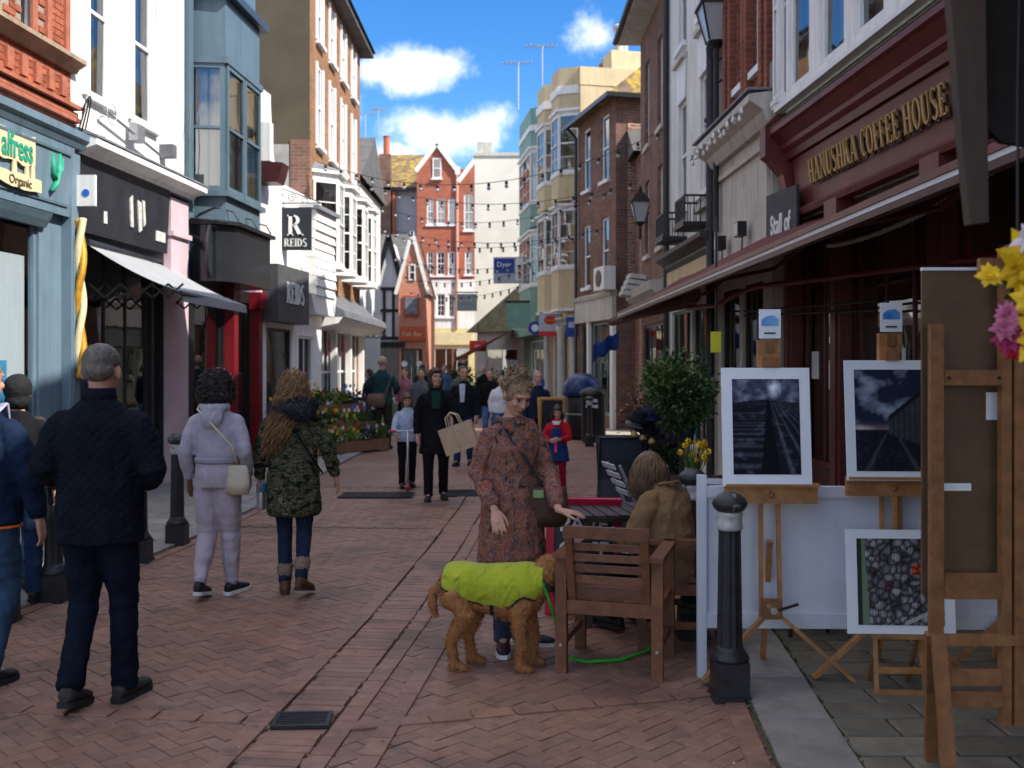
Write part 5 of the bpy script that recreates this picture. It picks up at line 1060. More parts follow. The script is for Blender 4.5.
def paint_face(me, c, M, s, lips=(.75, .45, .42)):
    c = Vector(c); Mi = M.transposed(); at = me.color_attributes.new('Col', 'FLOAT_COLOR', 'POINT'); buf = []
    vs = me.vertices; g = lambda q, p, r: math.exp(-sum(((q[i] - p[i]) / r[i]) ** 2 for i in range(3)))
    for v in vs:
        q = (Mi @ (v.co - c)) / s; col = [1., 1., 1.]
        if abs(q.z) < .16 and abs(q.x) < .12 and abs(q.y) < .14:
            e = max(g(q, (k * .031, .083, .004), (.017, .02, .010)) for k in (-1, 1)); v.co -= M @ Vector((0, 1, 0)) * (.007 * s * e)
            l_ = g(q, (0, .09, -.066), (.022, .02, .009)); m_ = g(q, (0, .092, -.0665), (.02, .02, .0025)); ch = max(g(q, (k * .04, .07, -.035), (.02, .03, .02)) for k in (-1, 1)) * .5 + g(q, (0, .105, -.03), (.014, .02, .014)) * .5
            bw = max(g(q, (k * .032, .085, .026), (.02, .03, .0045)) for k in (-1, 1)); ed = max(g(q, (k * .031, .083, .003), (.013, .03, .0045)) for k in (-1, 1)); ns = max(g(q, (k * .008, .108, -.04), (.005, .012, .003)) for k in (-1, 1))
            for i in range(3):
                x = 1.; x = x * (1 - l_) + l_ * lips[i]; x *= 1 - .75 * m_; x *= 1 - ch * (.0, .16, .14)[i]; x *= 1 - .55 * bw; x *= 1 - .8 * ed; x *= 1 - .6 * ns; x *= 1 - .25 * e * (.5, .8, .8)[i]; col[i] = max(.05, x)
        buf += [*col, 1.0]
    at.data.foreach_set('color', buf)
def joints(H, **k):
    """default standing figure; any joint may be overridden (metres, in the person's own frame)"""
    s = H / 1.75; j = {'hipR': (.09, 0, .90), 'hipL': (-.09, 0, .90), 'kneeR': (.10, .02, .49), 'kneeL': (-.10, .02, .49), 'ankR': (.105, -.02, .085), 'ankL': (-.105, -.02, .085), 'toeR': (.13, .15, .03), 'toeL': (-.13, .15, .03),
         'pel': (0, 0, .95), 'waist': (0, .0, 1.10), 'chest': (0, .0, 1.30), 'neck': (0, -.01, 1.47), 'head': (0, .015, 1.628),
         'shR': (.172, -.01, 1.352), 'shL': (-.172, -.01, 1.352), 'elR': (.245, -.03, 1.12), 'elL': (-.245, -.03, 1.12), 'haR': (.25, .06, .87), 'haL': (-.25, .06, .87)}
    for a, v in k.items(): j[a] = v
    return {a: Vector(v) * s for a, v in j.items()}, s
def person(label, loc, rz, H=1.72, pose=None, skin=None, head=(0, 0, 0), voxel=.008, hands=True, group=None, hcurl=.35, handdir=None, name='person', fat=1.0, eyes=True):
    j, s = joints(H, **(pose or {})); b = MB(); M = rotm(*head)
    I = None
    b.loft([(j['pel'] - Vector((0, 0, .09 * s)), .13 * s, .09 * s, I), (j['pel'], .14 * s, .095 * s, I), (j['waist'], .12 * s, .085 * s, I), (j['chest'], .145 * s, .10 * s, I), (j['neck'] - Vector((0, 0, .06 * s)), .13 * s, .075 * s, I), (j['neck'], .055 * s, .055 * s, I)], 16)
    limb(b, [j['neck'] - Vector((0, 0, .05 * s)), j['neck'].lerp(j['head'], .35), j['head'] + M @ Vector((0, -.02, -.03)) * s], [.06 * s, .052 * s, .055 * s])
    head_geo(b, j['head'], M, s * HS_)
    for k in 'RL':
        limb(b, [j['hip' + k], j['hip' + k].lerp(j['knee' + k], .5), j['knee' + k], j['knee' + k].lerp(j['ank' + k], .35), j['ank' + k]], [.075 * s, .068 * s, .05 * s, .05 * s, .034 * s])
        limb(b, [j['ank' + k], j['ank' + k].lerp(j['toe' + k], .6) - Vector((0, 0, .01)), j['toe' + k]], [.032 * s, .03 * s, .022 * s])
        limb(b, [j['sh' + k], j['sh' + k].lerp(j['el' + k], .5), j['el' + k], j['el' + k].lerp(j['ha' + k], .4), j['ha' + k]], [.05 * s, .044 * s, .037 * s, .036 * s, .024 * s])
        if hands:
            d = j['ha' + k] - j['el' + k]; sx = 1 if k == 'R' else -1; hd = (handdir or {}).get(k, (d, (sx, .1, .1), (0, 1, 0)))
            hand(b, j['ha' + k], hd[0], hd[1], hd[2], s, hcurl)
        else: b.ell(j['ha' + k] + (j['ha' + k] - j['el' + k]).normalized() * .07 * s, (.03 * s, .03 * s, .06 * s))
    me = bake(b, 'person', skin or M_skin, voxel, 2 if voxel < .01 else 1); paint_face(me, j['head'], M, s * HS_)
    me.materials.clear(); me.materials.append(skin or M_skin)
    o = link(name, me, None, loc, (0, 0, rz)); tag(o, label, 'person', group)
    if eyes:
        for k in (-1, 1):
            e = MB().ell((0, 0, 0), (.011 * s, .011 * s, .0075 * s)).build('eye', mat('eye_dark', (.06, .045, .04), .15), o, j['head'] + M @ Vector((k * .031, .076, .003)) * s * HS_, smooth=True)
    return o, j, s, M
def ringset(lst, j, s, tw=0): return [(Vector((cx, cy, z)) * s, rx * s, ry * s, Matrix.Rotation(R(tw), 3, 'Z')) for (z, rx, ry, cx, cy) in lst]
def garment(o, name, m, rings, s, j, sleeves=None, voxel=.012, smooth=3, folds=.012, fscale=.07, extra=None, up=0, tw=0, crease=.032):
    """torso tube (z, rx, ry, cx, cy) plus sleeves (shoulder, mid, elbow, mid, cuff radii, how far down the forearm)"""
    b = MB(); b.loft(ringset(rings, j, s, tw), 22)
    if sleeves:
        rs, reach = sleeves
        for k in 'RL':
            e = j['el' + k].lerp(j['ha' + k], reach); a = j['sh' + k]
            inn = j['neck'].lerp(a, .42) - Vector((0, 0, .04 * s))
            wlimb(b, [inn, a, a.lerp(j['el' + k], .5), j['el' + k], j['el' + k].lerp(e, .5), e], [(rs[0] * s * .8, rs[0] * s * .85), rs[0] * s * .86] + [r * s for r in rs[1:]], 16, crease)
    if extra: extra(b)
    me = bake(b, name, m, voxel, smooth, folds, fscale); me.materials.clear(); me.materials.append(m)
    return link(name, me, o)
def trousers(o, name, m, j, s, r=(.10, .092, .072, .066, .062), voxel=.012, folds=.01, top=None, end=1.0, seat=(.165, .115), fscale=.06, crease=.034):
    b = MB(); z = j['pel']; b.loft([(z + Vector((0, 0, -.10 * s)), seat[0] * .92 * s, seat[1] * .95 * s, None), (z, seat[0] * s, seat[1] * s, None), (z + Vector((0, 0, .12 * s)), seat[0] * .9 * s, seat[1] * .9 * s, None)], 18)
    for k in 'RL':
        e = j['knee' + k].lerp(j['ank' + k], end)
        wlimb(b, [j['hip' + k], j['hip' + k].lerp(j['knee' + k], .5), j['knee' + k], j['knee' + k].lerp(e, .5), e], [q * s for q in r], 16, crease, 34)
    me = bake(b, name, m, min(voxel, .010), 2, folds, fscale); me.materials.clear(); me.materials.append(m); return link(name, me, o)
def shoe(o, j, s, k, m_up, m_sole, high=0., w=1., heel=.0):
    a, t = j['ank' + k], j['toe' + k]; d = (t - a); d.z = 0; d.normalize(); sd = Vector((0, 0, 1)).cross(d); z0 = min(a.z - .085 * s, t.z - .03 * s)
    pitch = 0; h_ = a - d * .06 * s; 
    up = MB(); base = lambda f, zz: h_ + d * f * s + Vector((0, 0, zz * s)) + Vector((0, 0, 0))
    slope = (a.z - .085 * s) - (t.z - .03 * s)         # heel lift
    def off(f): return Vector((0, 0, slope * (1 - f / .26) if slope > 0 else 0))
    floor_ = Vector((0, 0, min(a.z - .085 * s, t.z - .03 * s)))
    rings = []
    for f, wd, ht in ((-.012, .022, .05), (.01, .034 * w, .075), (.06, .038 * w, .085), (.12, .040 * w, .065), (.18, .045 * w, .05), (.23, .040 * w, .042), (.265, .022 * w, .03)):
        c = h_ + d * f * s; c.z = floor_.z + (.018 + ht / 2) * s + max(0, slope) * max(0, 1 - f / .26); rings.append((c, wd * s, ht * .55 * s, Matrix((sd, Vector((0, 0, 1)), d)).transposed()))
    up.loft(rings, 14)
    if high: limb(up, [a - Vector((0, 0, .03 * s)), a + (j['knee' + k] - a).normalized() * high * s], [.046 * s, .05 * s], 12)
    else: limb(up, [a - Vector((0, 0, .03 * s)), a + Vector((0, 0, .01 * s))], [.042 * s, .044 * s], 12)
    u = link('shoe', bake(up, 'shoe', m_up, .007, 2), o); u.data.materials.clear(); u.data.materials.append(m_up)
    so_ = MB(); pr_ = []
    for f, wd in ((-.018, .02), (0, .034), (.06, .037), (.12, .037), (.18, .046), (.23, .043), (.268, .022)):
        c = h_ + d * f * s; c.z = floor_.z + max(0, slope) * max(0, 1 - f / .26); pr_.append((c, wd * w * s))
    vs = [];
    for c, wd in pr_:
        for sx, zz in ((-1, .0), (1, .0), (1, .026), (-1, .026)): vs.append(c + sd * sx * wd + Vector((0, 0, zz * s)))
    n_ = len(pr_); so_.add(vs, [(i * 4 + q, i * 4 + (q + 1) % 4, (i + 1) * 4 + (q + 1) % 4, (i + 1) * 4 + q) for i in range(n_ - 1) for q in range(4)] + [(3, 2, 1, 0), ((n_ - 1) * 4, (n_ - 1) * 4 + 1, (n_ - 1) * 4 + 2, (n_ - 1) * 4 + 3)])
    so_.build('sole', m_sole, u)
    return u
def hair_cap(o, j, s, M, m, parts, voxel=.008, amt=.012, sc=.02, name='hair'):
    b = MB(); c = j['head']; s = s * HS_
    for (p, r) in parts: b.ell(c + M @ (Vector(p) * s), tuple(q * s for q in r), M, 16, 10)
    me = bake(b, name, m, voxel, 2, amt, sc); me.materials.clear(); me.materials.append(m); return link(name, me, o)
SHORT = [((0, -.02, .04), (.082, .096, .086)), ((0, -.06, -.02), (.074, .055, .055))]
def hair_mat(name, c, c2): return mat(name, c, .5, .3, 60, .5, 160, col2=c2, streak=(1, 1, .35), spec=.4)
def strands(b, rs, roots, length, r, wave, drop=(0, 0, -1), n=7):
    for (p, d) in roots:
        p = Vector(p); d = Vector(d); pts = [p]; L = length * rs.uniform(.7, 1.1); ph = rs.uniform(0, 6.28)
        for i in range(n):
            t = (i + 1) / n; dd = (d * (1 - t) ** 1.5 + Vector(drop) * (t ** .6)).normalized()
            pts.append(pts[-1] + dd * L / n + Vector((math.cos(ph + i * 1.7), math.sin(ph + i * 1.7), 0)) * wave)
        b.tube(pts, [r * (1.05 - .75 * i / n) for i in range(n + 1)], 5)
def wrinkle(m, strength=.55, scale=7., stretch=(1.6, 1.6, .8)):
    n, l = nt(m); b = n['Principled BSDF']; t = n.new('ShaderNodeTexCoord'); mp = n.new('ShaderNodeMapping'); mp.inputs['Scale'].default_value = stretch; mp.inputs['Rotation'].default_value = (.3, .5, .2); l.new(t.outputs['Object'], mp.inputs[0])
    x = n.new('ShaderNodeTexNoise'); x.noise_type = 'RIDGED_MULTIFRACTAL'; x.inputs['Scale'].default_value = scale; x.inputs['Detail'].default_value = 2; x.inputs['Distortion'].default_value = .8; l.new(mp.outputs[0], x.inputs[0])
    bp = n.new('ShaderNodeBump'); bp.inputs['Strength'].default_value = strength; bp.inputs['Distance'].default_value = .03; l.new(x.outputs[0], bp.inputs['Height'])
    old = b.inputs['Normal'].links
    if old: l.new(old[0].from_socket, bp.inputs['Normal'])
    l.new(bp.outputs[0], b.inputs['Normal'])
def cloth(name, c, var=.15, scale=8, bump=.25, bscale=90, fold=.5, **k):
    new = name not in MATS; m = mat(name, c, .85, var, scale, bump, bscale, spec=.06, **k)
    if new and fold: wrinkle(m, fold)
    return m
# ------------------------------------------------------------------ the people in the street
def toL(loc, rz, s, w):                                # world point -> joint coordinates of a person
    p = Matrix.Rotation(-rz, 3, 'Z') @ (Vector(w) - Vector(loc)); return tuple(p / s)
M_soleb = mat('rubber_black', (.02, .02, .02), .8); M_solew = mat('rubber_white', (.7, .7, .7), .6); M_shoe = mat('shoe_black', (.015, .015, .017), .55, .4, 20, .2)
def wave_bump(m, sx, strength, rot=45):
    n, l = nt(m); b = n['Principled BSDF']; t = n.new('ShaderNodeTexCoord'); hs = []
    for a in (rot, -rot):
        mp = n.new('ShaderNodeMapping'); mp.inputs['Rotation'].default_value = (0, R(a), 0); l.new(t.outputs['Object'], mp.inputs[0]); w = n.new('ShaderNodeTexWave'); w.inputs['Scale'].default_value = sx; l.new(mp.outputs[0], w.inputs[0]); pw = n.new('ShaderNodeMath'); pw.operation = 'POWER'; pw.inputs[1].default_value = .3; l.new(w.outputs['Fac'], pw.inputs[0]); hs.append(pw.outputs[0])
    mu = n.new('ShaderNodeMath'); mu.operation = 'MULTIPLY'; l.new(hs[0], mu.inputs[0]); l.new(hs[1], mu.inputs[1]); bp = n.new('ShaderNodeBump'); bp.inputs['Strength'].default_value = strength; bp.inputs['Distance'].default_value = .008; l.new(mu.outputs[0], bp.inputs['Height'])
    old = b.inputs['Normal'].links
    if old: l.new(old[0].from_socket, bp.inputs['Normal'])
    l.new(bp.outputs[0], b.inputs['Normal'])
def patches(name, cols, scale, rough=.85, bump=.25, dist=.0, stretch=(1, 1, 1), detail=3):
    """patterned cloth: noise cut into flat patches of several colours"""
    m = bpy.data.materials.new(name); m.use_nodes = True; n, l = nt(m); b = n['Principled BSDF']; b.inputs['Roughness'].default_value = rough; b.inputs['Specular IOR Level'].default_value = .06
    t = n.new('ShaderNodeTexCoord'); mp = n.new('ShaderNodeMapping'); mp.inputs['Scale'].default_value = stretch; l.new(t.outputs['Object'], mp.inputs[0])
    x = n.new('ShaderNodeTexNoise'); x.inputs['Scale'].default_value = scale; x.inputs['Detail'].default_value = detail; x.inputs['Distortion'].default_value = dist; l.new(mp.outputs[0], x.inputs[0])
    r = n.new('ShaderNodeValToRGB'); r.color_ramp.interpolation = 'EASE'; l.new(x.outputs[0], r.inputs[0]); el = r.color_ramp.elements
    while len(el) > 1: el.remove(el[-1])
    el[0].position = 0; el[0].color = (*cols[0][1], 1)
    for p, c in cols[1:]:
        e = el.new(p - .012); e.color = (*prevc, 1) if p != cols[1][0] else (*cols[0][1], 1); e2 = el.new(p + .012); e2.color = (*c, 1); prevc = c
    l.new(r.outputs[0], b.inputs['Base Color'])
    z = n.new('ShaderNodeTexNoise'); z.inputs['Scale'].default_value = 120; l.new(t.outputs['Object'], z.inputs[0]); bp = n.new('ShaderNodeBump'); bp.inputs['Strength'].default_value = bump; bp.inputs['Distance'].default_value = .01; l.new(z.outputs[0], bp.inputs['Height']); l.new(bp.outputs[0], b.inputs['Normal'])
    MATS[name] = m; return m
def strap(b, pts, w=.018): b.tube(pts, w, 6, flat=.3)

# A: man in a dark quilted jacket, seen from behind, mid step
o, j, s, M = person('man in dark navy quilted jacket and navy trousers walking away', (-2.05, 4.98, 0), R(2), 1.82,
    dict(head=(0, .02, 1.605), neck=(0, -.01, 1.455), elR=(.255, -.03, 1.13), elL=(-.255, -.03, 1.13), haR=(.14, .27, 1.05), haL=(-.14, .27, 1.05), hipR=(.08, 0, .9), hipL=(-.08, 0, .9), kneeR=(.088, .07, .49), ankR=(.08, .10, .085), toeR=(.12, .27, .03), kneeL=(-.088, .03, .48), ankL=(-.098, -.11, .135), toeL=(-.10, .06, .03), shR=(.185, -.01, 1.35), shL=(-.185, -.01, 1.35)), head=(2, -6, 0))
jm = cloth('navy_quilt', (.008, .010, .016), .25, 5); wave_bump(jm, 9, .5)
garment(o, 'jacket', jm, [(.79, .205, .155, 0, 0), (.84, .208, .158, 0, 0), (1.0, .205, .15, 0, 0), (1.08, .20, .145, 0, 0), (1.1, .196, .143, 0, 0), (1.25, .205, .15, 0, 0), (1.35, .185, .135, 0, -.01), (1.415, .14, .105, 0, -.015), (1.47, .085, .085, 0, -.015)], s, j, ((.082, .075, .070, .062, .055), .9), folds=0.02, fscale=.1, voxel=.009, smooth=2, crease=.04)
MB().lathe([(.214, 0), (.218, .012), (.214, .024)], 30).build('waist_seam', jm, o, (0, 0, 1.10 * s)).scale = (.965, .66, 1)
cl = MB(); cl.loft([((0, -.012 * s, 1.455 * s), .082 * s, .085 * s, None), ((0, -.016 * s, 1.49 * s), .078 * s, .08 * s, None), ((0, -.016 * s, 1.525 * s), .074 * s, .076 * s, None)], 20); cl.build('collar', jm, o, smooth=True)
trousers(o, 'trousers', cloth('navy_trousers', (.007, .010, .020), .2, 6), j, s, (.096, .088, .07, .064, .066), folds=0.016, fscale=.07)
for k in 'RL': shoe(o, j, s, k, mat('walking_shoe', (.03, .028, .026), .7, .4, 25, .3), M_soleb, w=1.15)
hair_cap(o, j, s, M, hair_mat('hair_grey_brown', (.07, .055, .045), (.17, .145, .125)), [((0, -.018, .045), (.081, .098, .080)), ((0, -.058, .0), (.073, .055, .055))], amt=.008)

# B: man at the edge in a navy jacket with pale strap
o, j, s, M = person('man in bright navy jacket and blue jeans beside the iron bollard', (-2.83, 5.35, 0), R(-8), 1.74, dict(elR=(.285, -.03, 1.13), haR=(.30, .04, .88), kneeR=(.1, .06, .5), ankR=(.1, -.1, .10), toeR=(.12, .08, .03)), head=(-10, -4, 0))
garment(o, 'jacket', cloth('navy_nylon', (.009, .017, .04), .2, 5), [(.86, .215, .15, 0, 0), (1.0, .215, .15, 0, 0), (1.2, .21, .15, 0, 0), (1.35, .19, .135, 0, -.01), (1.42, .135, .105, 0, -.015), (1.49, .085, .085, 0, -.01)], s, j, ((.085, .078, .072, .062, .05), .88), folds=0.031, fscale=.08)
b = MB(); strap(b, [(.06 * s, .12 * s, 1.30 * s), (.10 * s, .03 * s, 1.50 * s), (.10 * s, -.1 * s, 1.43 * s), (.09 * s, -.16 * s, 1.25 * s)], .028); b.build('backpack_strap', cloth('lilac_strap', (.30, .30, .42)), o, smooth=True)
b = MB(); b.loft([((0, -.01 * s, 1.45 * s), .1 * s, .1 * s, None), ((0, -.01 * s, 1.51 * s), .085 * s, .085 * s, None)], 18); b.build('collar', cloth('sky_collar', (.10, .22, .42)), o, smooth=True)
MB().lathe([(.2, 0), (.2, .012)], 24).build('orange_hem', cloth('orange_trim', (.8, .15, .02)), o, (0, 0, .845 * s)).scale = (1.06, .72, 1)
trousers(o, 'jeans', cloth('blue_jeans', (.035, .065, .12), .3, 14), j, s)
for k in 'RL': shoe(o, j, s, k, M_shoe, M_soleb)
hair_cap(o, j, s, M, hair_mat('hair_sandy', (.16, .085, .04), (.30, .18, .09)), SHORT)
# C: two dark figures behind him
def walker(label, loc, rz, H, top, bottom, hairm, hem=.86, skin=None, vox=.013, head=(0, 0, 0), pose=None, hparts=SHORT, stride=.1, group=None, sole=None, coat=.0, eyes=False, shirt=None):
    p = dict(kneeR=(.1, .05 + stride * .4, .49), ankR=(.1, stride, .085), toeR=(.12, stride + .17, .03), kneeL=(-.1, .04, .49), ankL=(-.1, -stride, .10), toeL=(-.12, -stride + .17, .03)); p.update(pose or {})
    o, j, s, M = person(label, loc, rz, H, p, skin, head, vox, True, group, eyes=eyes)
    garment(o, 'jacket', top, [(hem, .195 + coat, .145 + coat, 0, 0), (1.0, .19, .14, 0, 0), (1.12, .178, .128, 0, 0), (1.28, .19, .135, 0, 0), (1.36, .17, .12, 0, -.01), (1.43, .115, .095, 0, -.01), (1.49, .075, .078, 0, -.01)], s, j, ((.075, .07, .062, .055, .046), .9), voxel=vox, folds=0.024, fscale=.08)
    trousers(o, 'trousers', bottom, j, s, voxel=vox)
    for k in 'RL': shoe(o, j, s, k, M_shoe, sole or M_soleb)
    if hairm: hair_cap(o, j, s, M, hairm, hparts, voxel=.011)
    return o, j, s, M
T_black = cloth('black_wool', (.010, .010, .012)); T_navy = cloth('navy_cotton', (.014, .02, .045)); T_denim = cloth('dark_denim', (.02, .04, .09), .3, 14); T_grey = cloth('mid_grey_cotton', (.12, .12, .125)); T_olive = cloth('olive_cord', (.045, .038, .026)); T_denim2 = cloth('light_denim', (.07, .16, .34), .3, 14)
HB = hair_mat('hair_dark_brown', (.018, .011, .008), (.045, .028, .018)); HG = hair_mat('hair_grey', (.2, .19, .18), (.38, .36, .34)); HM = hair_mat('hair_mid_brown', (.06, .032, .018), (.13, .075, .04))
walker('person in black hooded coat beside the blue shop window', P(15, 365, 7.0) * Vector((1, 1, 0)) if False else (-3.46, 7.0, .02), R(20), 1.60, T_black, T_denim, mat('black_hood', (.01, .01, .012), .9), hparts=[((0, -.015, .03), (.098, .11, .105)), ((0, -.03, -.06), (.085, .08, .07))])
walker('short dark haired child in dark clothes and jeans beside the kerb', (-3.60, 7.6, .025), R(12), 1.28, T_navy, T_denim, HB, vox=.011)

# D: woman in lilac hoodie and joggers
LIL = cloth('lilac_fleece', (.40, .365, .43), .08, 6)
o, j, s, M = person('curly haired woman in pale lilac hoodie and joggers walking away', (-2.17, 7.35, 0), R(-3), 1.66,
    dict(hipR=(.078, 0, .9), hipL=(-.078, 0, .9), kneeR=(.085, .08, .49), ankR=(.085, .10, .085), toeR=(.14, .26, .03), kneeL=(-.08, .02, .48), ankL=(-.075, -.16, .14), toeL=(-.08, .0, .035), elR=(.235, -.04, 1.12), haR=(.22, .10, .92), elL=(-.235, -.04, 1.12), haL=(-.24, .05, .90)), skin=M_skin_b, head=(4, -4, 0))
garment(o, 'hoodie', LIL, [(1.05, .145, .112, 0, -.005), (1.09, .16, .125, 0, -.005), (1.2, .163, .125, 0, 0), (1.31, .165, .122, 0, 0), (1.38, .14, .105, 0, -.01), (1.43, .11, .095, 0, -.015), (1.48, .08, .08, 0, -.01)], s, j, ((.066, .060, .056, .05, .04), .93), folds=0.02, fscale=.1,
    extra=lambda b: (b.ell(Vector((0, -.115, 1.40)) * s, Vector((.09, .05, .10)) * s), b.tube([Vector((.10, -.03, 1.48)) * s, Vector((.07, -.11, 1.47)) * s, Vector((0, -.135, 1.46)) * s, Vector((-.07, -.11, 1.47)) * s, Vector((-.10, -.03, 1.48)) * s], .03, 8)))
trousers(o, 'joggers', cloth('pink_grey_fleece', (.43, .37, .425), .08, 6), j, s, (.105, .098, .078, .072, .05), folds=0.02, fscale=.12, end=.93, seat=(.168, .14))
for k in 'RL':
    b = MB(); limb(b, [j['knee' + k].lerp(j['ank' + k], .9), j['knee' + k].lerp(j['ank' + k], .99)], [.05 * s, .047 * s]); b.build('cuff', LIL, o, smooth=True)
    shoe(o, j, s, k, M_shoe, M_solew, w=1.05)
MB().lathe([(.15, 0), (.157, .012), (.157, .035), (.152, .045)], 30).build('hem_band', cloth('lilac_rib', (.33, .30, .36), .1, 60), o, (0, -.005 * s, 1.035 * s), smooth=True).scale = (1.02, .80, 1)
rr = random.Random(21); b = MB(); hc = j['head'] + M @ Vector((0, -.035, -.005)) * s; HC = hair_mat('hair_black_curl', (.010, .008, .008), (.035, .026, .022))
b.ell(hc + Vector((0, 0, .01)), (.128 * s, .118 * s, .118 * s)); b.ell(hc - Vector((0, .01, .06 * s)), (.138 * s, .108 * s, .09 * s)); base_h = bake(b, 'hair', HC, .010, 2, .03, .03); link('hair', base_h, o)
b = MB(); vv = list(base_h.vertices); rr.shuffle(vv)
for v in vv[:520]:
    q = M.transposed() @ (v.co - j['head'])
    if q.y > .05: continue
    ax = (v.normal + Vector((rr.gauss(0, .6), rr.gauss(0, .6), rr.gauss(0, .6)))).normalized(); u = ax.orthogonal().normalized(); w_ = ax.cross(u); r_ = rr.uniform(.008, .014)
    b.tube([v.co + (u * math.cos(t_) + w_ * math.sin(t_)) * r_ + ax * (t_ * .0035 - .008) for t_ in [i * 1.05 for i in range(9)]], .0045, 4)
b.build('curls', HC, o, smooth=True)['kind'] = 'stuff'
b = MB(); b.tube([hc + Vector((.135 * math.sin(a), .03, .14 * math.cos(a))) * s for a in [R(-5 + 75 * i / 12) for i in range(13)]], .010, 6); b.build('headband', mat('pink_band', (.5, .05, .1), .5), o, smooth=True)
dloc, drz = Vector((-2.17, 7.35, 0)), R(-3)
def W(loc, rz, p): return Vector(loc) + Matrix.Rotation(rz, 3, 'Z') @ Vector(p)
bag = empty('shoulder_bag', W(dloc, drz, (.17, -.06, .86)), drz, 'small cream shoulder bag on the hip of the woman in lilac', 'bag')
MB().loft([((0, 0, -.10), .09, .035, None), ((0, 0, -.02), .10, .045, None), ((0, 0, .09), .085, .03, None), ((0, 0, .11), .07, .02, None)], 14).build('pouch', mat('cream_leather', (.55, .48, .36), .6, .12, 10), bag, smooth=True)
b = MB(); pts = [Vector((.19, -.10, .98)), Vector((.16, -.15, 1.12)), Vector((.03, -.155, 1.26)), Vector((-.1, -.12, 1.38)), Vector((-.11, -.02, 1.43))]; b.tube([p - Vector((.17, -.06, .86)) for p in pts], .008, 6); b.build('strap', mat('cream_leather', (.55, .48, .36)), bag, smooth=True)

# E: woman in camouflage coat
CAMO = patches('camouflage', [(0, (.012, .014, .010)), (.43, (.045, .05, .028)), (.52, (.11, .105, .065)), (.58, (.025, .022, .016)), (.66, (.16, .15, .10))], 17, dist=.6, stretch=(1, 1, 1.7))
o, j, s, M = person('long haired woman in camouflage coat and ankle boots walking away', (-1.62, 7.42, 0), R(6), 1.66,
    dict(kneeL=(-.075, .07, .49), ankL=(-.07, .04, .085), toeL=(-.09, .20, .03), kneeR=(.08, .0, .47), ankR=(.075, -.16, .16), toeR=(.12, -.02, .05), elR=(.27, -.02, 1.13), haR=(.32, .06, .91), elL=(-.255, -.02, 1.12), haL=(-.27, .06, .90)), head=(8, -8, 4))
garment(o, 'coat', CAMO, [(.62, .20, .15, 0, -.01), (.70, .215, .162, 0, -.01), (.95, .20, .155, 0, -.01), (1.1, .18, .138, 0, 0), (1.28, .182, .138, 0, 0), (1.36, .17, .125, 0, -.01), (1.43, .12, .1, 0, -.01), (1.48, .085, .085, 0, -.01)], s, j, ((.072, .065, .060, .054, .046), .92), folds=0.031, fscale=.07)
jn = cloth('indigo_jeans', (.016, .025, .052), .3, 12); trousers(o, 'jeans', jn, j, s, (.09, .078, .060, .056, .05))
BOOT = mat('tan_boot', (.10, .04, .018), .6, .3, 14, .2); FUR = mat('grey_fur_cuff', (.22, .16, .12), .95, .4, 60, .6, 160)
for k in 'RL':
    shoe(o, j, s, k, BOOT, mat('boot_sole', (.05, .03, .02), .7), high=.09)
    b = MB(); a = j['ank' + k]; d = (j['knee' + k] - a).normalized(); limb(b, [a + d * .075 * s, a + d * .13 * s], [.06 * s, .064 * s], 14); link('boot_fur', bake(b, 'boot_fur', FUR, .008, 1, .02, .012), o)
fb = MB()
fb.tube([Vector((.155 * math.cos(a), -.045 + .11 * math.sin(a), 1.455 + .03 * math.sin(a + 2.2))) * s for a in [R(150 + 270 * i / 16) for i in range(17)]], .048 * s, 8)
fb.ell(Vector((.06, -.14, 1.45)) * s, (.13 * s, .06 * s, .085 * s)); fu = random.Random(8)
HF = hair_mat('fur_black', (.008, .008, .012), (.03, .035, .05)); me = bake(fb, 'fur_hood', HF, .01, 1, .03, .015); link('fur_hood', me, o)
tf = MB()
for v in list(me.vertices)[::2]:
    nrm = v.normal; d = (nrm + Vector((fu.gauss(0, .35), fu.gauss(0, .35), fu.gauss(0, .35) - .15))).normalized(); sd = d.cross(Vector((0, 0, 1))).normalized() * .004
    tf.add([v.co - sd, v.co + sd, v.co + d * fu.uniform(.02, .05)], [(0, 1, 2)])
tag(tf.build('fur', HF, o), kind='stuff')
HBL = hair_mat('hair_honey', (.11, .055, .022), (.30, .17, .075)); b = MB(); hc = j['head']
b.ell(hc + M @ Vector((0, -.02, .03)) * s, Vector((.092, .108, .096)) * s, M, 16, 10)
limb(b, [hc + Vector((0, -.05, .03)) * s, hc + Vector((-.01, -.085, -.08)) * s, hc + Vector((-.05, -.125, -.19)) * s, hc + Vector((-.10, -.14, -.30)) * s, hc + Vector((-.15, -.12, -.40)) * s], [(.09 * s, .07 * s), (.10 * s, .06 * s), (.095 * s, .05 * s), (.07 * s, .04 * s), (.03 * s, .02 * s)], 14)
base_h = bake(b, 'hair', HBL, .009, 2, .03, .03); link('hair', base_h, o); b = MB(); vv = list(base_h.vertices); fu.shuffle(vv)
for v in vv[:900]:
    if (M.transposed() @ (v.co - hc)).y > .06: continue
    p = v.co + v.normal * .004; ph = fu.uniform(0, 6.28); L = fu.uniform(.08, .16); pts = []
    below = v.co.z < hc.z - .03
    dr = Vector((-.28 if below else 0, -.10, -1)).normalized()
    for i in range(8):
        t_ = i / 7; pts.append(p + dr * L * t_ + v.normal * (.010 * math.sin(ph + t_ * 7) + .006) + Vector((.011 * math.cos(ph + t_ * 8), 0, 0)))
    b.tube(pts, [.0045 * (1.1 - .8 * abs(i / 7 - .3)) for i in range(8)], 4)
b.build('locks', HBL, o, smooth=True)['kind'] = 'stuff'
eloc, erz = Vector((-1.62, 7.42, 0)), R(6)
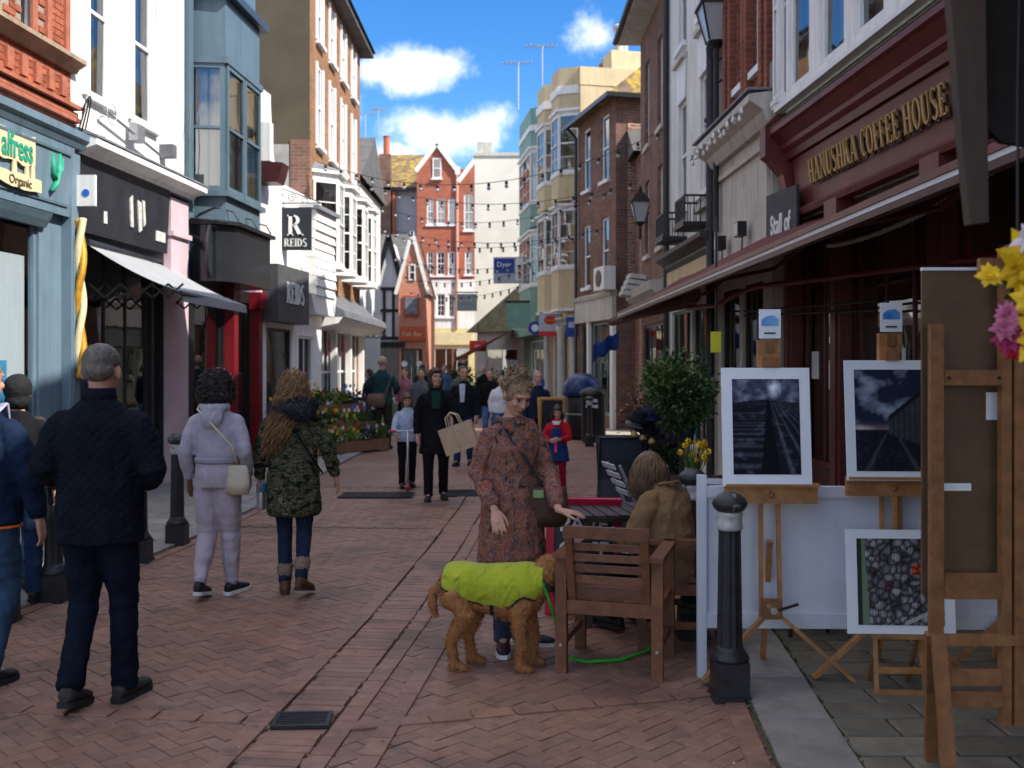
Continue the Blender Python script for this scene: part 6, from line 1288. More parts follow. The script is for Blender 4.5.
b = MB(); b.tube([Vector(p) * s for p in ((-.10, .05, 1.47), (-.03, -.12, 1.38), (.08, -.165, 1.2), (.19, -.12, 1.02), (.22, .0, .95))], .008, 6); b.build('bag_strap', T_black, o, smooth=True)
bt = empty('water_bottle', W(eloc, erz, (-.262 * s, .09, .62)), 0, 'steel drinking bottle with blue band held by the woman in camouflage', 'bottle')
MB().lathe([(.034, 0), (.036, .01), (.036, .17), (.03, .2)], 16).build('body', M_steel, bt, smooth=True); MB().lathe([(.0365, .13), (.0365, .19), (.031, .205)], 16).build('band', mat('bottle_blue', (.05, .28, .5), .4), bt, smooth=True); MB().lathe([(.03, .2), (.03, .24), (.012, .25)], 14).build('cap', mat('cap_clear', (.6, .65, .7), .3), bt, smooth=True); MB().tube([(-.02, 0, .235), (-.02, 0, .27), (.02, 0, .27), (.02, 0, .235)], .006, 6).build('loop', M_black, bt)

# F: woman in patterned coat with the dog
floc, frz = Vector((.0, 6.02, 0)), R(208); FH = 1.65; fs = FH / 1.75
COAT = patches('floral_coat', [(0, (.05, .03, .028)), (.36, (.19, .10, .085)), (.43, (.11, .06, .055)), (.48, (.25, .15, .12)), (.53, (.33, .075, .035)), (.575, (.15, .085, .075)), (.62, (.30, .16, .09)), (.68, (.09, .065, .07))], 24, dist=.6, detail=6)
wrinkle(COAT, .45)
hr = (-.10, 5.80, .86); hl = (.27, 5.78, .86)
o, j, s, M = person('woman with curly updo in patterned mauve and red coat standing behind the dog', floc, frz, FH,
    dict(haR=toL(floc, frz, fs, hr), elR=(.235, -.03, 1.13), haL=toL(floc, frz, fs, hl), elL=(-.23, .06, 1.13), shR=(.168, 0, 1.352), shL=(-.168, 0, 1.352), ankR=(.08, .03, .085), toeR=(.16, .19, .03), ankL=(-.10, -.03, .085), toeL=(-.24, .10, .03), kneeR=(.09, .04, .49), kneeL=(-.10, .0, .49), head=(-.005, .06, 1.618)), head=(4, -30, 0), voxel=.0055, hcurl=.18,
    handdir={'R': ((.05, .55, -.8), (.3, .6, .6), (-1, .3, 0)), 'L': ((-.75, .5, -.12), (-.1, .2, 1), (.3, 1, 0))})
garment(o, 'coat', COAT, [(.44, .235, .20, 0, .0), (.5, .235, .20, 0, 0), (.8, .215, .18, 0, 0), (1.0, .195, .155, 0, 0), (1.12, .18, .14, 0, 0), (1.28, .18, .15, 0, .01), (1.36, .16, .125, 0, 0), (1.42, .115, .10, 0, -.005), (1.47, .085, .085, 0, 0)], s, j, ((.068, .062, .058, .056, .052), .86), voxel=.010, folds=0.024, fscale=.06)
b = MB()
for k in (-1, 1): b.prism([(k * .01, 1.30), (k * .085, 1.40), (k * .125, 1.41), (k * .10, 1.46), (k * .05, 1.47)], .0, .02, 'y')
b.v = [(v[0] * s, (.135 + v[1] - (v[2] - 1.30) * .35) * s, v[2] * s) for v in b.v]; b.build('lapel', COAT, o)
b = MB(); b.tube([Vector((.095 * math.cos(a), .005 + .092 * math.sin(a), 1.455 - .02 * math.sin(a))) * s for a in [R(20 + 320 * i / 16) - R(70) for i in range(17)]], .015 * s, 8); link('scarf', bake(b, 'scarf', patches('scarf_print', [(0, (.05, .04, .035)), (.45, (.16, .12, .09)), (.55, (.05, .03, .03)), (.62, (.3, .22, .15))], 40), .008, 1, .012, .02), o)
jn = cloth('faded_jeans', (.04, .06, .10), .3, 12); trousers(o, 'jeans', jn, j, s, (.085, .078, .066, .064, .064))
for k in 'RL':
    u = shoe(o, j, s, k, mat('trainer_black', (.02, .016, .022), .6, .3, 30), M_solew, w=1.05)
a, t = j['ankR'], j['toeR']; d = (t - a); d.z = 0; d.normalize(); sd = Vector((0, 0, 1)).cross(d)
for sg_ in (-1, 1):
    MB().tube([a + d * .03 * s + sd * sg_ * .041 * s + Vector((0, 0, -.028)), a + d * .06 * s + sd * sg_ * .043 * s + Vector((0, 0, -.045)), a + d * .13 * s + sd * sg_ * .043 * s + Vector((0, 0, -.03))], [.003, .007, .003], 6).build('pink_flash', mat('hot_pink', (.8, .06, .25), .5), o)
HU = hair_mat('hair_ash_blond', (.11, .065, .035), (.42, .28, .16)); hb = MB(); hc = j['head']; hq = random.Random(31)
hb.ell(hc + M @ Vector((0, -.014, .052)) * s, Vector((.086, .102, .078)) * s, M, 16, 10); [hb.ell(hc + M @ Vector((k_ * .062, -.01, .012)) * s, Vector((.026, .066, .06)) * s, M, 12, 8) for k_ in (-1, 1)]; hb.ell(hc + M @ Vector((0, -.07, -.01)) * s, Vector((.07, .045, .06)) * s, M, 14, 8)
link('hair', bake(hb, 'hair', HU, .008, 2, .012, .02), o)
cb = MB()
def curl(c, r, turns=1.4, tr=.0085):
    a0 = hq.uniform(0, 6.28); ax = Vector((hq.gauss(0, 1), hq.gauss(0, 1), hq.gauss(0, 1))).normalized(); u = ax.orthogonal().normalized(); v = ax.cross(u)
    cb.tube([c + (u * math.cos(a0 + t_) + v * math.sin(a0 + t_)) * r + ax * (t_ * .003) for t_ in [i * turns * 6.28 / 12 for i in range(13)]], [tr * (.5 + .5 * math.sin(math.pi * min(1, i / 12 + .1))) for i in range(13)], 5)
for q in range(330):
    v = Vector((hq.gauss(0, 1), hq.gauss(-.5, .8), hq.gauss(.3, .8))).normalized()
    if v.y > (.15 if v.z < .35 else .85): continue
    curl(hc + M @ Vector((v.x * .088, -.014 + v.y * .102, .050 + v.z * .080)) * s, hq.uniform(.007, .013), 1.2, .0034)
for q in range(110): curl(hc + M @ Vector((hq.gauss(0, .026), -.045 + hq.gauss(0, .026), .125 + hq.gauss(0, .018))) * s, hq.uniform(.009, .016), 1.4, .0038)
cb.build('curls', HU, o, smooth=True)['kind'] = 'stuff'
hbag = empty('brown_crossbody_bag', W(floc, frz, (-.17 * s, .16 * s, .93 * s)), frz - R(25), 'brown leather crossbody bag with a green pouch on the patterned coat', 'bag')
BL = mat('brown_leather', (.06, .03, .018), .5, .25, 12, .15)
MB().loft([((0, 0, -.14), .10, .03, None), ((0, 0, -.08), .125, .045, None), ((0, 0, .05), .12, .045, None), ((0, 0, .10), .10, .03, None)], 16).build('body', BL, hbag, smooth=True); MB().bb(-.11, .11, .035, .05, -.02, .1).build('flap', BL, hbag)
MB().bb(.03, .09, .05, .062, .04, .085).build('green_pouch', mat('mint_pouch', (.2, .3, .12), .6), hbag)
b = MB(); Mi = Matrix.Rotation(R(25), 3, 'Z'); c0 = Vector((-.17, .16, .93)) * s
pts = [Mi @ (Vector(p) * s - c0) for p in ((.10, -.06, 1.44), (.105, .05, 1.45), (.07, .125, 1.34), (-.02, .168, 1.2), (-.10, .175, 1.08), (-.15, .17, 1.0))]; b.tube(pts, .011, 6, flat=.5); b.build('strap', mat('strap_dark', (.02, .025, .03), .6), hbag, smooth=True)

# G: seated woman in tan jacket
gloc, grz = Vector((.99, 6.12, -.03)), R(36)
TAN = cloth('tan_tweed', (.21, .125, .062), .18, 60, .4, 200)
o, j, s, M = person('seated woman in tan jacket bending over at the cafe table', gloc, grz, 1.64,
    dict(pel=(0, -.02, .50), waist=(0, .02, .66), chest=(0, .05, .87), neck=(0, .10, 1.05), head=(-.035, .20, 1.14), hipR=(.09, 0, .48), hipL=(-.09, 0, .48), kneeR=(.12, .42, .50), kneeL=(-.12, .42, .50), ankR=(.14, .40, .14), ankL=(-.12, .44, .14), toeR=(.16, .57, .085), toeL=(-.13, .61, .085), shR=(.185, .05, .95), shL=(-.185, .05, .95), elR=(.27, .06, .69), elL=(-.27, .10, .71), haR=(.12, .38, .66), haL=(-.14, .42, .68)), head=(12, -34, 0))
garment(o, 'jacket', TAN, [(.40, .205, .155, 0, -.03), (.46, .205, .155, 0, -.02), (.60, .175, .135, 0, .0), (.75, .185, .14, 0, .03), (.90, .185, .135, 0, .055), (.98, .155, .11, 0, .07), (1.03, .105, .095, 0, .085), (1.07, .078, .08, 0, .10)], s, j, ((.082, .078, .07, .064, .05), .92), folds=0.034, fscale=.09, voxel=.010)
b = MB(); b.tube([Vector((.088 * math.cos(a), .09 + .085 * math.sin(a), 1.06 - .02 * math.sin(a))) * s for a in [R(200 + 140 * i / 10) for i in range(11)]], .02 * s, 6, flat=.5); b.build('collar', TAN, o, smooth=True)
MB().prism([(-.006, .40), (.006, .40), (.004, .62), (-.004, .62)], -.20 * s, -.183 * s, 'y').build('vent', mat('tan_shadow_seam', (.06, .035, .02), .9), o)
trousers(o, 'trousers', T_black, j, s)
for k in 'RL': shoe(o, j, s, k, M_shoe, M_soleb)
HS = hair_mat('hair_highlighted', (.055, .028, .015), (.19, .105, .05)); b = MB(); hc = j['head']; b.ell(hc + M @ Vector((0, -.018, .035)) * s, Vector((.088, .104, .09)) * s, M, 16, 10); b.ell(hc + M @ Vector((0, -.045, -.05)) * s, Vector((.085, .06, .07)) * s, M, 14, 8)
link('hair', bake(b, 'hair', HS, .009, 2, .014, .02), o); roots = []
for q in range(520):
    a = fu.uniform(R(150), R(390)); z = fu.uniform(-.03, .10); rad = .092 * math.sqrt(max(.08, 1 - (max(0, z) / .125) ** 2)); roots.append((hc + M @ Vector((math.cos(a) * rad, -.012 + math.sin(a) * rad * 1.1, z)) * s, M @ Vector((math.cos(a), math.sin(a), .1))))
b = MB(); strands(b, fu, [(p_, d_ * .35) for p_, d_ in roots], .19 * s, .0042 * s, .003, (-.05, .12, -1), 7); b.build('locks', HS, o, smooth=True)['kind'] = 'stuff'

# H: woman in black coat with beige tote
hloc = Vector((-.96, 12.6, 0))
LONG = [((0, -.02, .04), (.088, .1, .088)), ((.065, -.02, -.06), (.035, .05, .11)), ((-.065, -.02, -.06), (.035, .05, .11)), ((0, -.06, -.06), (.08, .045, .12)), ((0, .07, .075), (.06, .03, .025))]
o, j, s, M = walker('dark haired woman in long black coat carrying a beige tote bag', hloc, R(186), 1.66, T_black, T_black, HB, hem=.62, head=(18, 2, 0), hparts=LONG, coat=.03, stride=.08, pose=dict(elL=(-.27, .03, 1.13), haL=(-.33, .16, .95)), vox=.010, eyes=True)
MB().prism([(-.05, 1.22), (.05, 1.22), (.06, 1.45), (-.06, 1.45)], .145, .16, 'y').build('top', cloth('dark_green_top', (.01, .05, .035)), o).scale = (s, s * .93, s)
tb = empty('tote_bag', (-.66, 12.42, .80), R(-18), 'beige paper tote bag swinging from the hand of the woman in black', 'bag'); tb.rotation_euler = (0, R(-20), R(-12))
MB().loft([((0, 0, -.17), .20, .06, None), ((0, 0, .0), .21, .075, None), ((0, 0, .16), .22, .07, None)], 4).build('body', mat('beige_canvas', (.50, .36, .24), .8, .1, 8), tb, (0, 0, 0), (0, 0, 0))
tb.children[0].rotation_euler = (0, 0, 0); MB().bb(-.215, .215, -.055, .055, -.17, .165).build('panel', mat('beige_canvas', (.50, .36, .24)), tb)
for y_ in (-.05, .05): MB().tube([(-.09, y_, .15), (-.07, y_, .28), (.0, y_ * .5, .33), (.07, y_, .28), (.09, y_, .15)], .008, 6).build('handle', mat('cream_cord', (.6, .5, .36), .8), tb, smooth=True)
# I: child with a scooter
o, j, s, M = walker('child in pale blue jacket riding a kick scooter', (-1.46, 13.9, 0), R(192), 1.30, cloth('pale_blue_jacket', (.36, .42, .55)), T_black, HM, hparts=LONG, head=(0, -12, 0), stride=.06, pose=dict(elR=(.25, .12, 1.1), elL=(-.25, .12, 1.1), haR=(.22, .30, 1.0), haL=(-.22, .30, 1.0)), vox=.010)
sc = empty('kick_scooter', (-1.42, 13.62, 0), R(185), 'red and silver kick scooter under the child in pale blue', 'scooter')
MB().bb(-.06, .06, -.35, .05, .07, .1).build('deck', M_black, sc); MB().tube([(0, .12, .06), (0, .06, .45), (0, .02, .80)], .017, 8).build('steering_column', M_steel, sc, smooth=True); MB().tube([(-.2, .02, .80), (.2, .02, .80)], .013, 8).build('handlebar', M_steel, sc)
for x_ in (-.2, .2): MB().tube([(x_ - .05, .02, .80), (x_ + .05, .02, .80)], .018, 8).build('grip', mat('scooter_red', (.5, .02, .03), .5), sc)
for y_ in (.12, -.36): MB().tube([(-.014, 0, 0), (.014, 0, 0)], .055, 18).build('wheel', mat('scooter_red', (.5, .02, .03), .5), sc, (0, y_, .055))
# J: man in teal jacket with satchel
o, j, s, M = walker('balding man in teal jacket standing with back turned near planters', (-2.62, 20.2, 0), R(-6), 1.88, cloth('teal_anorak', (.022, .055, .06)), T_olive, HG, hem=.84, stride=.02, coat=.02, hparts=[((0, -.04, .015), (.08, .075, .06))], pose=dict(elR=(.29, .0, 1.15), elL=(-.29, .0, 1.15), haR=(.2, .25, 1.05), haL=(-.2, .25, 1.05)))
sb = empty('satchel', (-2.72, 19.98, 1.0), R(-6), 'brown satchel slung on the back of the man in teal', 'bag'); MB().loft([((0, 0, -.15), .17, .04, None), ((0, 0, 0), .19, .06, None), ((0, 0, .13), .15, .04, None)], 16).build('body', mat('brown_leather2', (.16, .09, .055), .7, .2, 8), sb, smooth=True); MB().tube([(.17, 0, .06), (.30, .06, .45), (.28, .16, .52)], .015, 6).build('strap', mat('brown_leather2', (.16, .09, .055)), sb)
# K ... the rest of the crowd
o, j, s, M = walker('man in open dark jacket and pale shirt walking towards the coffee house', (-.82, 17.0, 0), R(172), 1.68, cloth('charcoal_jacket', (.012, .014, .02)), T_denim, HM, head=(25, 0, 0), eyes=True)
MB().prism([(-.035, 1.12), (.035, 1.12), (.055, 1.44), (-.055, 1.44)], .13, .15, 'y').build('shirt', cloth('pale_shirt', (.5, .55, .62)), o).scale = (s, s * 1.0, s)
# L: girl in red cardigan
RED = cloth('red_cardigan', (.42, .015, .025)); gl = (.60, 13.1, 0)
o, j, s, M = walker('girl in red cardigan and denim dress with red tights', gl, R(165), 1.17, RED, cloth('red_tights', (.30, .012, .03)), HB, hem=.98, head=(10, -16, 0), hparts=LONG + [((.08, -.04, -.1), (.05, .05, .08)), ((-.08, -.04, -.1), (.05, .05, .08))], stride=.05, pose=dict(elR=(.25, .06, 1.12), elL=(-.25, .06, 1.12), haR=(.10, .25, 1.08), haL=(-.10, .25, 1.10)), vox=.010, eyes=True)
garment(o, 'denim_dress', cloth('denim_dress', (.02, .045, .15), .3, 14), [(.66, .235, .18, 0, 0), (.9, .20, .158, 0, 0), (1.1, .155, .14, 0, .012), (1.32, .135, .135, 0, .022)], s, j, voxel=.012)
MB().prism([(-.05, 1.38), (.05, 1.38), (.09, 1.45), (-.09, 1.45)], .10, .16, 'y').build('white_collar', cloth('white_cotton', (.7, .7, .72)), o).scale = (s, s, s)
MB().prism([(-.03, .85), (.03, .85), (.02, 1.12), (-.02, 1.12)], .175, .20, 'y').build('pink_ribbon', mat('hot_pink', (.8, .06, .25)), o).scale = (s, s, s)
crowd = [('woman with pale face behind the dark haired woman in black', 330, 372, -1.95, 21.5, 178, 1.62, T_grey, T_denim, HB, None), ('woman in black top and pale jeans near the far awning', 0, 0, -.48, 22.0, 170, 1.60, T_black, T_denim2, HM, None),
    ('man in grey cap and grey top among the far shoppers', 0, 0, -1.28, 25.0, 185, 1.66, T_grey, T_denim, mat('grey_cap', (.1, .11, .13), .8), None), ('woman in pink scarf beside the man in teal', 0, 0, -2.62, 24.5, 150, 1.62, cloth('dusty_pink', (.32, .13, .16)), T_black, HM, None),
    ('man in navy sweatshirt standing before the pink house', 0, 0, -2.65, 29.5, 10, 1.72, T_navy, T_denim, HB, None), ('dark dressed person sitting height figure by the white shop window', 0, 0, -3.45, 24.2, 60, 1.6, T_navy, T_black, HB, None),
    ('person in dark coat standing behind the patterned coat woman', 0, 0, .42, 16.5, 200, 1.60, T_navy, T_black, HG, None), ('person in white top walking past the far planter', 0, 0, -.22, 20.0, 190, 1.5, cloth('white_cotton', (.7, .7, .72)), T_denim2, HM, None),
    ('person in blue top far off beside the yellow shop', 0, 0, -2.3, 34.0, 175, 1.7, cloth('mid_blue_top', (.06, .12, .25)), T_denim, HB, None), ('person in black far off under the pink awning', 0, 0, -.9, 32.0, 160, 1.66, T_black, T_denim, HG, None), ('person in khaki coat far off by the orange sign', 0, 0, -3.1, 36.0, 190, 1.68, cloth('khaki_coat', (.16, .13, .08)), T_black, HM, None)]
for (lab, _, _, X, Y, rz, H, top, bot, hm, sk) in crowd: walker(lab, (X, Y, 0), R(rz), H, top, bot, hm, skin=sk, vox=.016, stride=.08, group='people far down the street')
# person with a black hat behind the shrub
o, j, s, M = walker('person in black hat standing behind the round shrub', (1.66, 10.6, .02), R(150), 1.70, T_navy, T_black, HB, vox=.012)
hc = j['head']; MB().lathe([(.15, .055), (.15, .062), (.09, .07), (.088, .15), (.06, .17), (.01, .172)], 20).build('hat', T_black, o, hc, smooth=True)
# ------------------------------------------------------------------ dog in a lime vest
def make_dog():
    X0 = .0; o_loc = Vector((-.10, 5.62, 0)); FURM = mat('dog_fur', (.23, .088, .026), .75, .35, 22, .6, 110, col2=(.40, .18, .065))
    b = MB(); Mx = Matrix(((0, 0, 1), (1, 0, 0), (0, 1, 0)))     # ring plane across x
    def ring(x, z, rw, rh, y=0): return (Vector((x, y, z)), rw, rh, Mx)
    b.loft([ring(-.30, .45, .06, .07), ring(-.27, .44, .10, .12), ring(-.20, .445, .115, .125), ring(-.05, .43, .115, .125), ring(.08, .42, .12, .145), ring(.18, .425, .115, .15), ring(.25, .45, .09, .12), ring(.29, .49, .07, .08)], 18)
    limb(b, [(.18, 0, .45), (.26, .005, .51), (.295, .02, .545)], [(.10, .10), (.09, .09), (.08, .08)])        # neck
    b.ell((.31, .04, .56), (.082, .09, .078)); limb(b, [(.335, .09, .545), (.36, .155, .515), (.37, .19, .505)], [.055, .044, .036]); b.ell((.372, .195, .515), (.018, .016, .014))
    for sx in (-1, 1): b.ell((.31 + sx * .08, .035 + sx * .01, .525), (.022, .045, .07), rotm(0, 0, -14 * sx))
    for sy, dx in ((-1, .0), (1, .075)):
        y = sy * .075
        limb(b, [(-.22 + dx * .3, y, .42), (-.15 + dx * .6, y * 1.15, .31), (-.235 + dx, y * 1.1, .16), (-.215 + dx, y * 1.1, .05)], [(.088, .075), (.062, .055), (.032, .03), (.028, .026)])   # hind: thigh, hock, shank
        limb(b, [(-.225 + dx, y * 1.1, .032), (-.175 + dx, y * 1.1, .022)], [.032, .026])
        for t_ in (-.017, 0, .017): b.ell((-.155 + dx, y * 1.1 + t_, .018), (.022, .011, .016))
        fx = .145 + (.055 if sy > 0 else 0)
        limb(b, [(.17, y, .38), (fx + .0, y, .26), (fx + .015, y, .16), (fx + .005, y, .045)], [(.062, .055), (.04, .037), (.034, .03), (.028, .026)])
        limb(b, [(fx, y, .032), (fx + .045, y, .022)], [.031, .026])
        for t_ in (-.017, 0, .017): b.ell((fx + .062, y + t_, .018), (.022, .011, .016))
    limb(b, [(-.29, 0, .46), (-.345, -.01, .42), (-.35, -.015, .34), (-.325, -.02, .29)], [.03, .028, .024, .012])
    me = bake(b, 'dog', FURM, .007, 2, .012, .018); me.materials.clear(); me.materials.append(FURM)
    d = link('dog', me, None, o_loc, (0, 0, R(-6))); tag(d, 'curly golden brown dog wearing a lime green vest', 'dog')
    dr = random.Random(5); tf = MB()
    for v in list(me.vertices)[::2]:
        if v.co.z > .30 and v.co.z < .60 and -.27 < v.co.x < .24: continue
        L = dr.uniform(.010, .026); dv = (v.normal * .7 + Vector((dr.gauss(0, .4), dr.gauss(0, .4), -.75 + dr.gauss(0, .3)))).normalized(); sd = dv.cross(v.normal + Vector((.01, .02, 0))).normalized() * .0028
        tf.add([v.co - sd, v.co + sd, v.co + dv * L], [(0, 1, 2)])
    tag(tf.build('coat_tufts', FURM, d), kind='stuff')
    VEST = mat('lime_fleece', (.35, .40, .018), .9, .12, 8, .25, 120, sheen=.2); wrinkle(VEST, .9, 8)
    v = MB(); v.loft([ring(-.285, .475, .095, .085), ring(-.26, .465, .125, .12), ring(-.18, .468, .137, .128), ring(-.05, .455, .135, .125), ring(.08, .45, .138, .14), ring(.18, .455, .13, .145), ring(.24, .475, .112, .115), ring(.28, .505, .10, .09)], 22)
    vm = bake(v, 'vest', VEST, .008, 3, .012, .06); vm.materials.clear(); vm.materials.append(VEST)
    bm = bmesh.new(); bm.from_mesh(vm)                 # trim the vest: belly open at the loins, leg holes
    dele = [f for f in bm.faces if (lambda c: c.z < (.40 + .45 * max(0, -.14 - c.x) - .07 * math.exp(-((c.x - .03) / .09) ** 2) + .03 * math.exp(-((c.x - .17) / .05) ** 2)) and c.x < .27)(f.calc_center_median())]
    bmesh.ops.delete(bm, geom=dele, context='FACES'); edge = [e for e in bm.edges if e.is_boundary]
    tr = MB()
    for e in edge: tr.tube([e.verts[0].co, e.verts[1].co], .0055, 4, cap=False)
    bm.to_mesh(vm); bm.free(); link('vest', vm, d); tr.build('vest_trim', mat('black_binding', (.015, .015, .015), .8), d)
    MB().lathe([(.132, 0), (.135, .012), (.132, .03)], 24).build('belly_strap', mat('black_binding', (.015, .015, .015), .8), d, (-.015, 0, .43), (0, R(90), 0)).scale = (1.02, .9, 1)
    MB().lathe([(.095, 0), (.10, .012), (.095, .024)], 20).build('collar', mat('dark_collar', (.02, .035, .03), .6), d, (.268, .004, .50), (0, R(48), 0))
    MB().ell((0, 0, 0), (.013, .016, .011)).build('nose', M_black, d, (.374, .208, .52), smooth=True)
    for sy in (-1, 1): MB().ell((0, 0, 0), (.011, .008, .011)).build('eye', M_black, d, (.33 + sy * .045, .115, .58), smooth=True)
    return d
make_dog()
ld = MB(); ld.tube([(.17, 5.5, .50), (.24, 5.62, .28), (.28, 5.75, .03), (.42, 5.68, .014), (.62, 5.72, .014), (.80, 5.9, .014), (.95, 6.05, .2)], .009, 6); tag(ld.build('dog_lead', mat('bright_green_webbing', (.02, .42, .03), .6), None, smooth=True), 'bright green dog lead trailing on the bricks under the armchair', 'dog lead')

# ------------------------------------------------------------------ wooden armchairs
def armchair(loc, rz, label, w=.53):
    """facing local +y; back at -y"""
    e = empty('wooden_armchair', loc, rz, label, 'chair', 'wooden cafe armchairs'); hw = w / 2
    for sx in (-1, 1):
        MB().bar((sx * hw, 0, 0), (sx * hw, 0, .64), .052, .062).build('leg', M_wood, e); MB().bar((sx * hw, .50, 0), (sx * hw, .50, .64), .052, .062).build('leg', M_wood, e)
        MB().bar((sx * (hw - .058), .03, .40), (sx * (hw - .058), -.085, .80), .042, .055, (0, 1, 0)).build('back_post', M_wood, e)
        MB().box((sx * hw, .25, .655), (.075, .62, .026)).build('arm', M_wood, e); MB().box((sx * hw, .25, .37), (.03, .44, .06)).build('side_rail', M_wood, e); MB().box((sx * hw, .25, .16), (.028, .44, .04)).build('stretcher', M_wood, e)
        for z_ in (.16,): MB().lathe([(.009, 0), (.009, .004)], 10).build('bolt', M_steel, e, (sx * hw, -.031, z_), (R(90), 0, 0))
    MB().box((0, 0, .37), (w - .056, .03, .075)).build('back_rail', M_wood, e); MB().box((0, .50, .37), (w - .056, .03, .07)).build('front_rail', M_wood, e)
    for k, (z_, h_) in enumerate(((.455, .055), (.525, .038), (.588, .038), (.65, .038), (.712, .038))): MB().box((0, .03 - (z_ - .40) * .2826, z_), (w - .158, .018, h_)).build('back_slat', M_wood, e)
    MB().box((0, -.092, .795), (w - .06, .034, .065)).build('top_rail', M_wood, e)
    for k in range(7): MB().box((0, .05 + k * .072, .418), (w - .06, .058, .02)).build('seat_slat', M_wood, e)
    return e
armchair((.53, 5.46, 0), R(-16), 'empty wooden armchair standing behind the dog with its back to the street')
armchair((1.30, 6.18, 0), R(84), 'wooden armchair under the seated woman in tan jacket', .60)
# ------------------------------------------------------------------ cafe tables and folding chairs
M_dslat = mat('dark_table_slat', (.045, .03, .026), .45, .3, 8, .1, rnd=.2)
def table(loc, rz, w, d, label, n_=9):
    e = empty('slatted_table', loc, rz, label, 'table', 'slatted cafe tables')
    for k in range(n_): MB().box((-w / 2 + (k + .5) * w / n_, 0, .72), (w / n_ - .012, d, .022)).build('slat', M_dslat, e)
    for y_ in (-d / 2 + .05, d / 2 - .05): MB().box((0, y_, .695), (w - .04, .04, .024)).build('cross_rail', M_dslat, e)
    for sx in (-1, 1):
        for sy in (-1, 1): MB().bar((sx * (w / 2 - .06), sy * (d / 2 - .06), 0), (sx * (w / 2 - .06), sy * (d / 2 - .06), .69), .045, .045).build('leg', M_dslat, e)
    return e
table((1.52, 8.1, .02), R(-3), .80, 1.1, 'dark slatted cafe table before the round shrub'); table((2.2, 7.2, .02), R(-3), .7, .7, 'dark slatted cafe table behind the white windbreak')
table((.70, 6.75, 0), R(8), .6, .6, 'dark slatted cafe table at which the woman in tan sits', 7)
def folding(loc, rz, label):
    e = empty('folding_chair', loc, rz, label, 'chair', 'pale folding cafe chairs')
    for sx in (-1, 1): MB().bar((sx * .19, .22, 0), (sx * .17, -.16, .86), .022, .03, (1, 0, 0)).build('frame_bar', M_steel, e); MB().bar((sx * .17, -.2, 0), (sx * .17, .2, .45), .022, .03, (1, 0, 0)).build('leg', M_steel, e)
    for k in range(4): MB().box((0, -.075 - k * .042, .62 + k * .075), (.34, .012, .045), rotm(0, 24, 0)).build('back_slat', mat('pale_grey_slat', (.45, .46, .48), .5), e)
    for k in range(5): MB().box((0, -.12 + k * .075, .455), (.34, .055, .016)).build('seat_slat', mat('pale_grey_slat', (.45, .46, .48), .5), e)
folding((1.02, 8.55, .0), R(-78), 'pale folding chair pulled up to the table before the shrub'); folding((1.45, 6.95, .02), R(160), 'pale folding chair just behind the white windbreak')
# ------------------------------------------------------------------ boards on the pavement
def aboard(loc, rz, w, h, fm, bm_, label, txt=None, tm=None, fw=.04):
    e = empty('chalkboard', loc, rz, label, 'sign')
    for sy, t_ in ((-1, 14), (1, -14)):
        s_ = empty('leaf_frame', parent=e); s_.rotation_euler = (R(-t_), 0, 0); s_.location = (0, sy * .17, 0)
        MB().bb(-w / 2 + fw, w / 2 - fw, -.006, .006, .12, h - fw).build('board', bm_, s_)
        f_ = MB(); f_.bb(-w / 2, -w / 2 + fw, -.014, .014, 0, h); f_.bb(w / 2 - fw, w / 2, -.014, .014, 0, h); f_.bb(-w / 2 + fw, w / 2 - fw, -.014, .014, h - fw, h); f_.bb(-w / 2 + fw, w / 2 - fw, -.014, .014, .09, .12); f_.build('frame', fm, s_)
        if sy < 0 and txt:
            for k, (t, sz) in enumerate(txt): text(t, sz, s_, tm, (0, -.0085, h - fw - .03 - sz - k * sz * 1.15), (R(90), 0, 0), depth=.002, bold=.002)
    return e
M_chalk = mat('slate_chalkboard', (.022, .027, .034), .6, .3, 4); M_chalkw = mat('chalk', (.62, .64, .66), .9, .2, 40)
aboard((.50, 6.95, 0), R(-6), .52, .80, mat('red_frame_paint', (.42, .012, .035), .45), M_chalk, 'red framed chalkboard behind the wooden armchair', [('PAVE', .15), ('CAFE', .15)], M_chalkw, .055)
aboard((.98, 8.9, 0), R(4), .44, 1.10, M_black, mat('plain_dark_board', (.028, .036, .05), .6, .2, 3), 'tall plain dark board beside the slatted table', fw=.02)
aboard(G(551, 472) * Vector((1, 1, 0)), R(8), .40, 1.22, mat('orange_wood', (.5, .25, .07), .5), M_chalk, 'orange framed chalkboard with green writing near the girl', [('Tea &', .11), ('cakes', .11)], mat('green_chalk', (.10, .75, .35), .8), .035)
# ------------------------------------------------------------------ white windbreak
wb = empty('white_windbreak', (1.035, 5.46, 0), R(-1.5), 'white panelled windbreak behind the easels', 'screen')
M_wb = mat('windbreak_white', (.62, .64, .70), .6, .06, 4, spots=[(3, .62, (.5, .51, .54)), (9, .64, (.42, .42, .44), .6)], drip=.15)
MB().bb(-.024, .024, -.024, .024, 0, 1.10).build('post', M_wb, wb); MB().bb(2.4, 2.45, -.024, .024, 0, 1.10).build('post', M_wb, wb)
MB().bb(.026, 2.398, -.022, .022, .98, 1.04).build('top_rail', M_wb, wb); MB().bb(.026, 2.398, -.022, .022, .27, .35).build('bottom_rail', M_wb, wb)
for k in range(2): MB().bb(.028 + k * 1.2, 1.19 + k * 1.2, -.006, .006, .35, .98).build('panel', M_wb, wb)
MB().bb(1.19, 1.226, -.02, .02, .35, .98).build('mullion', M_wb, wb)
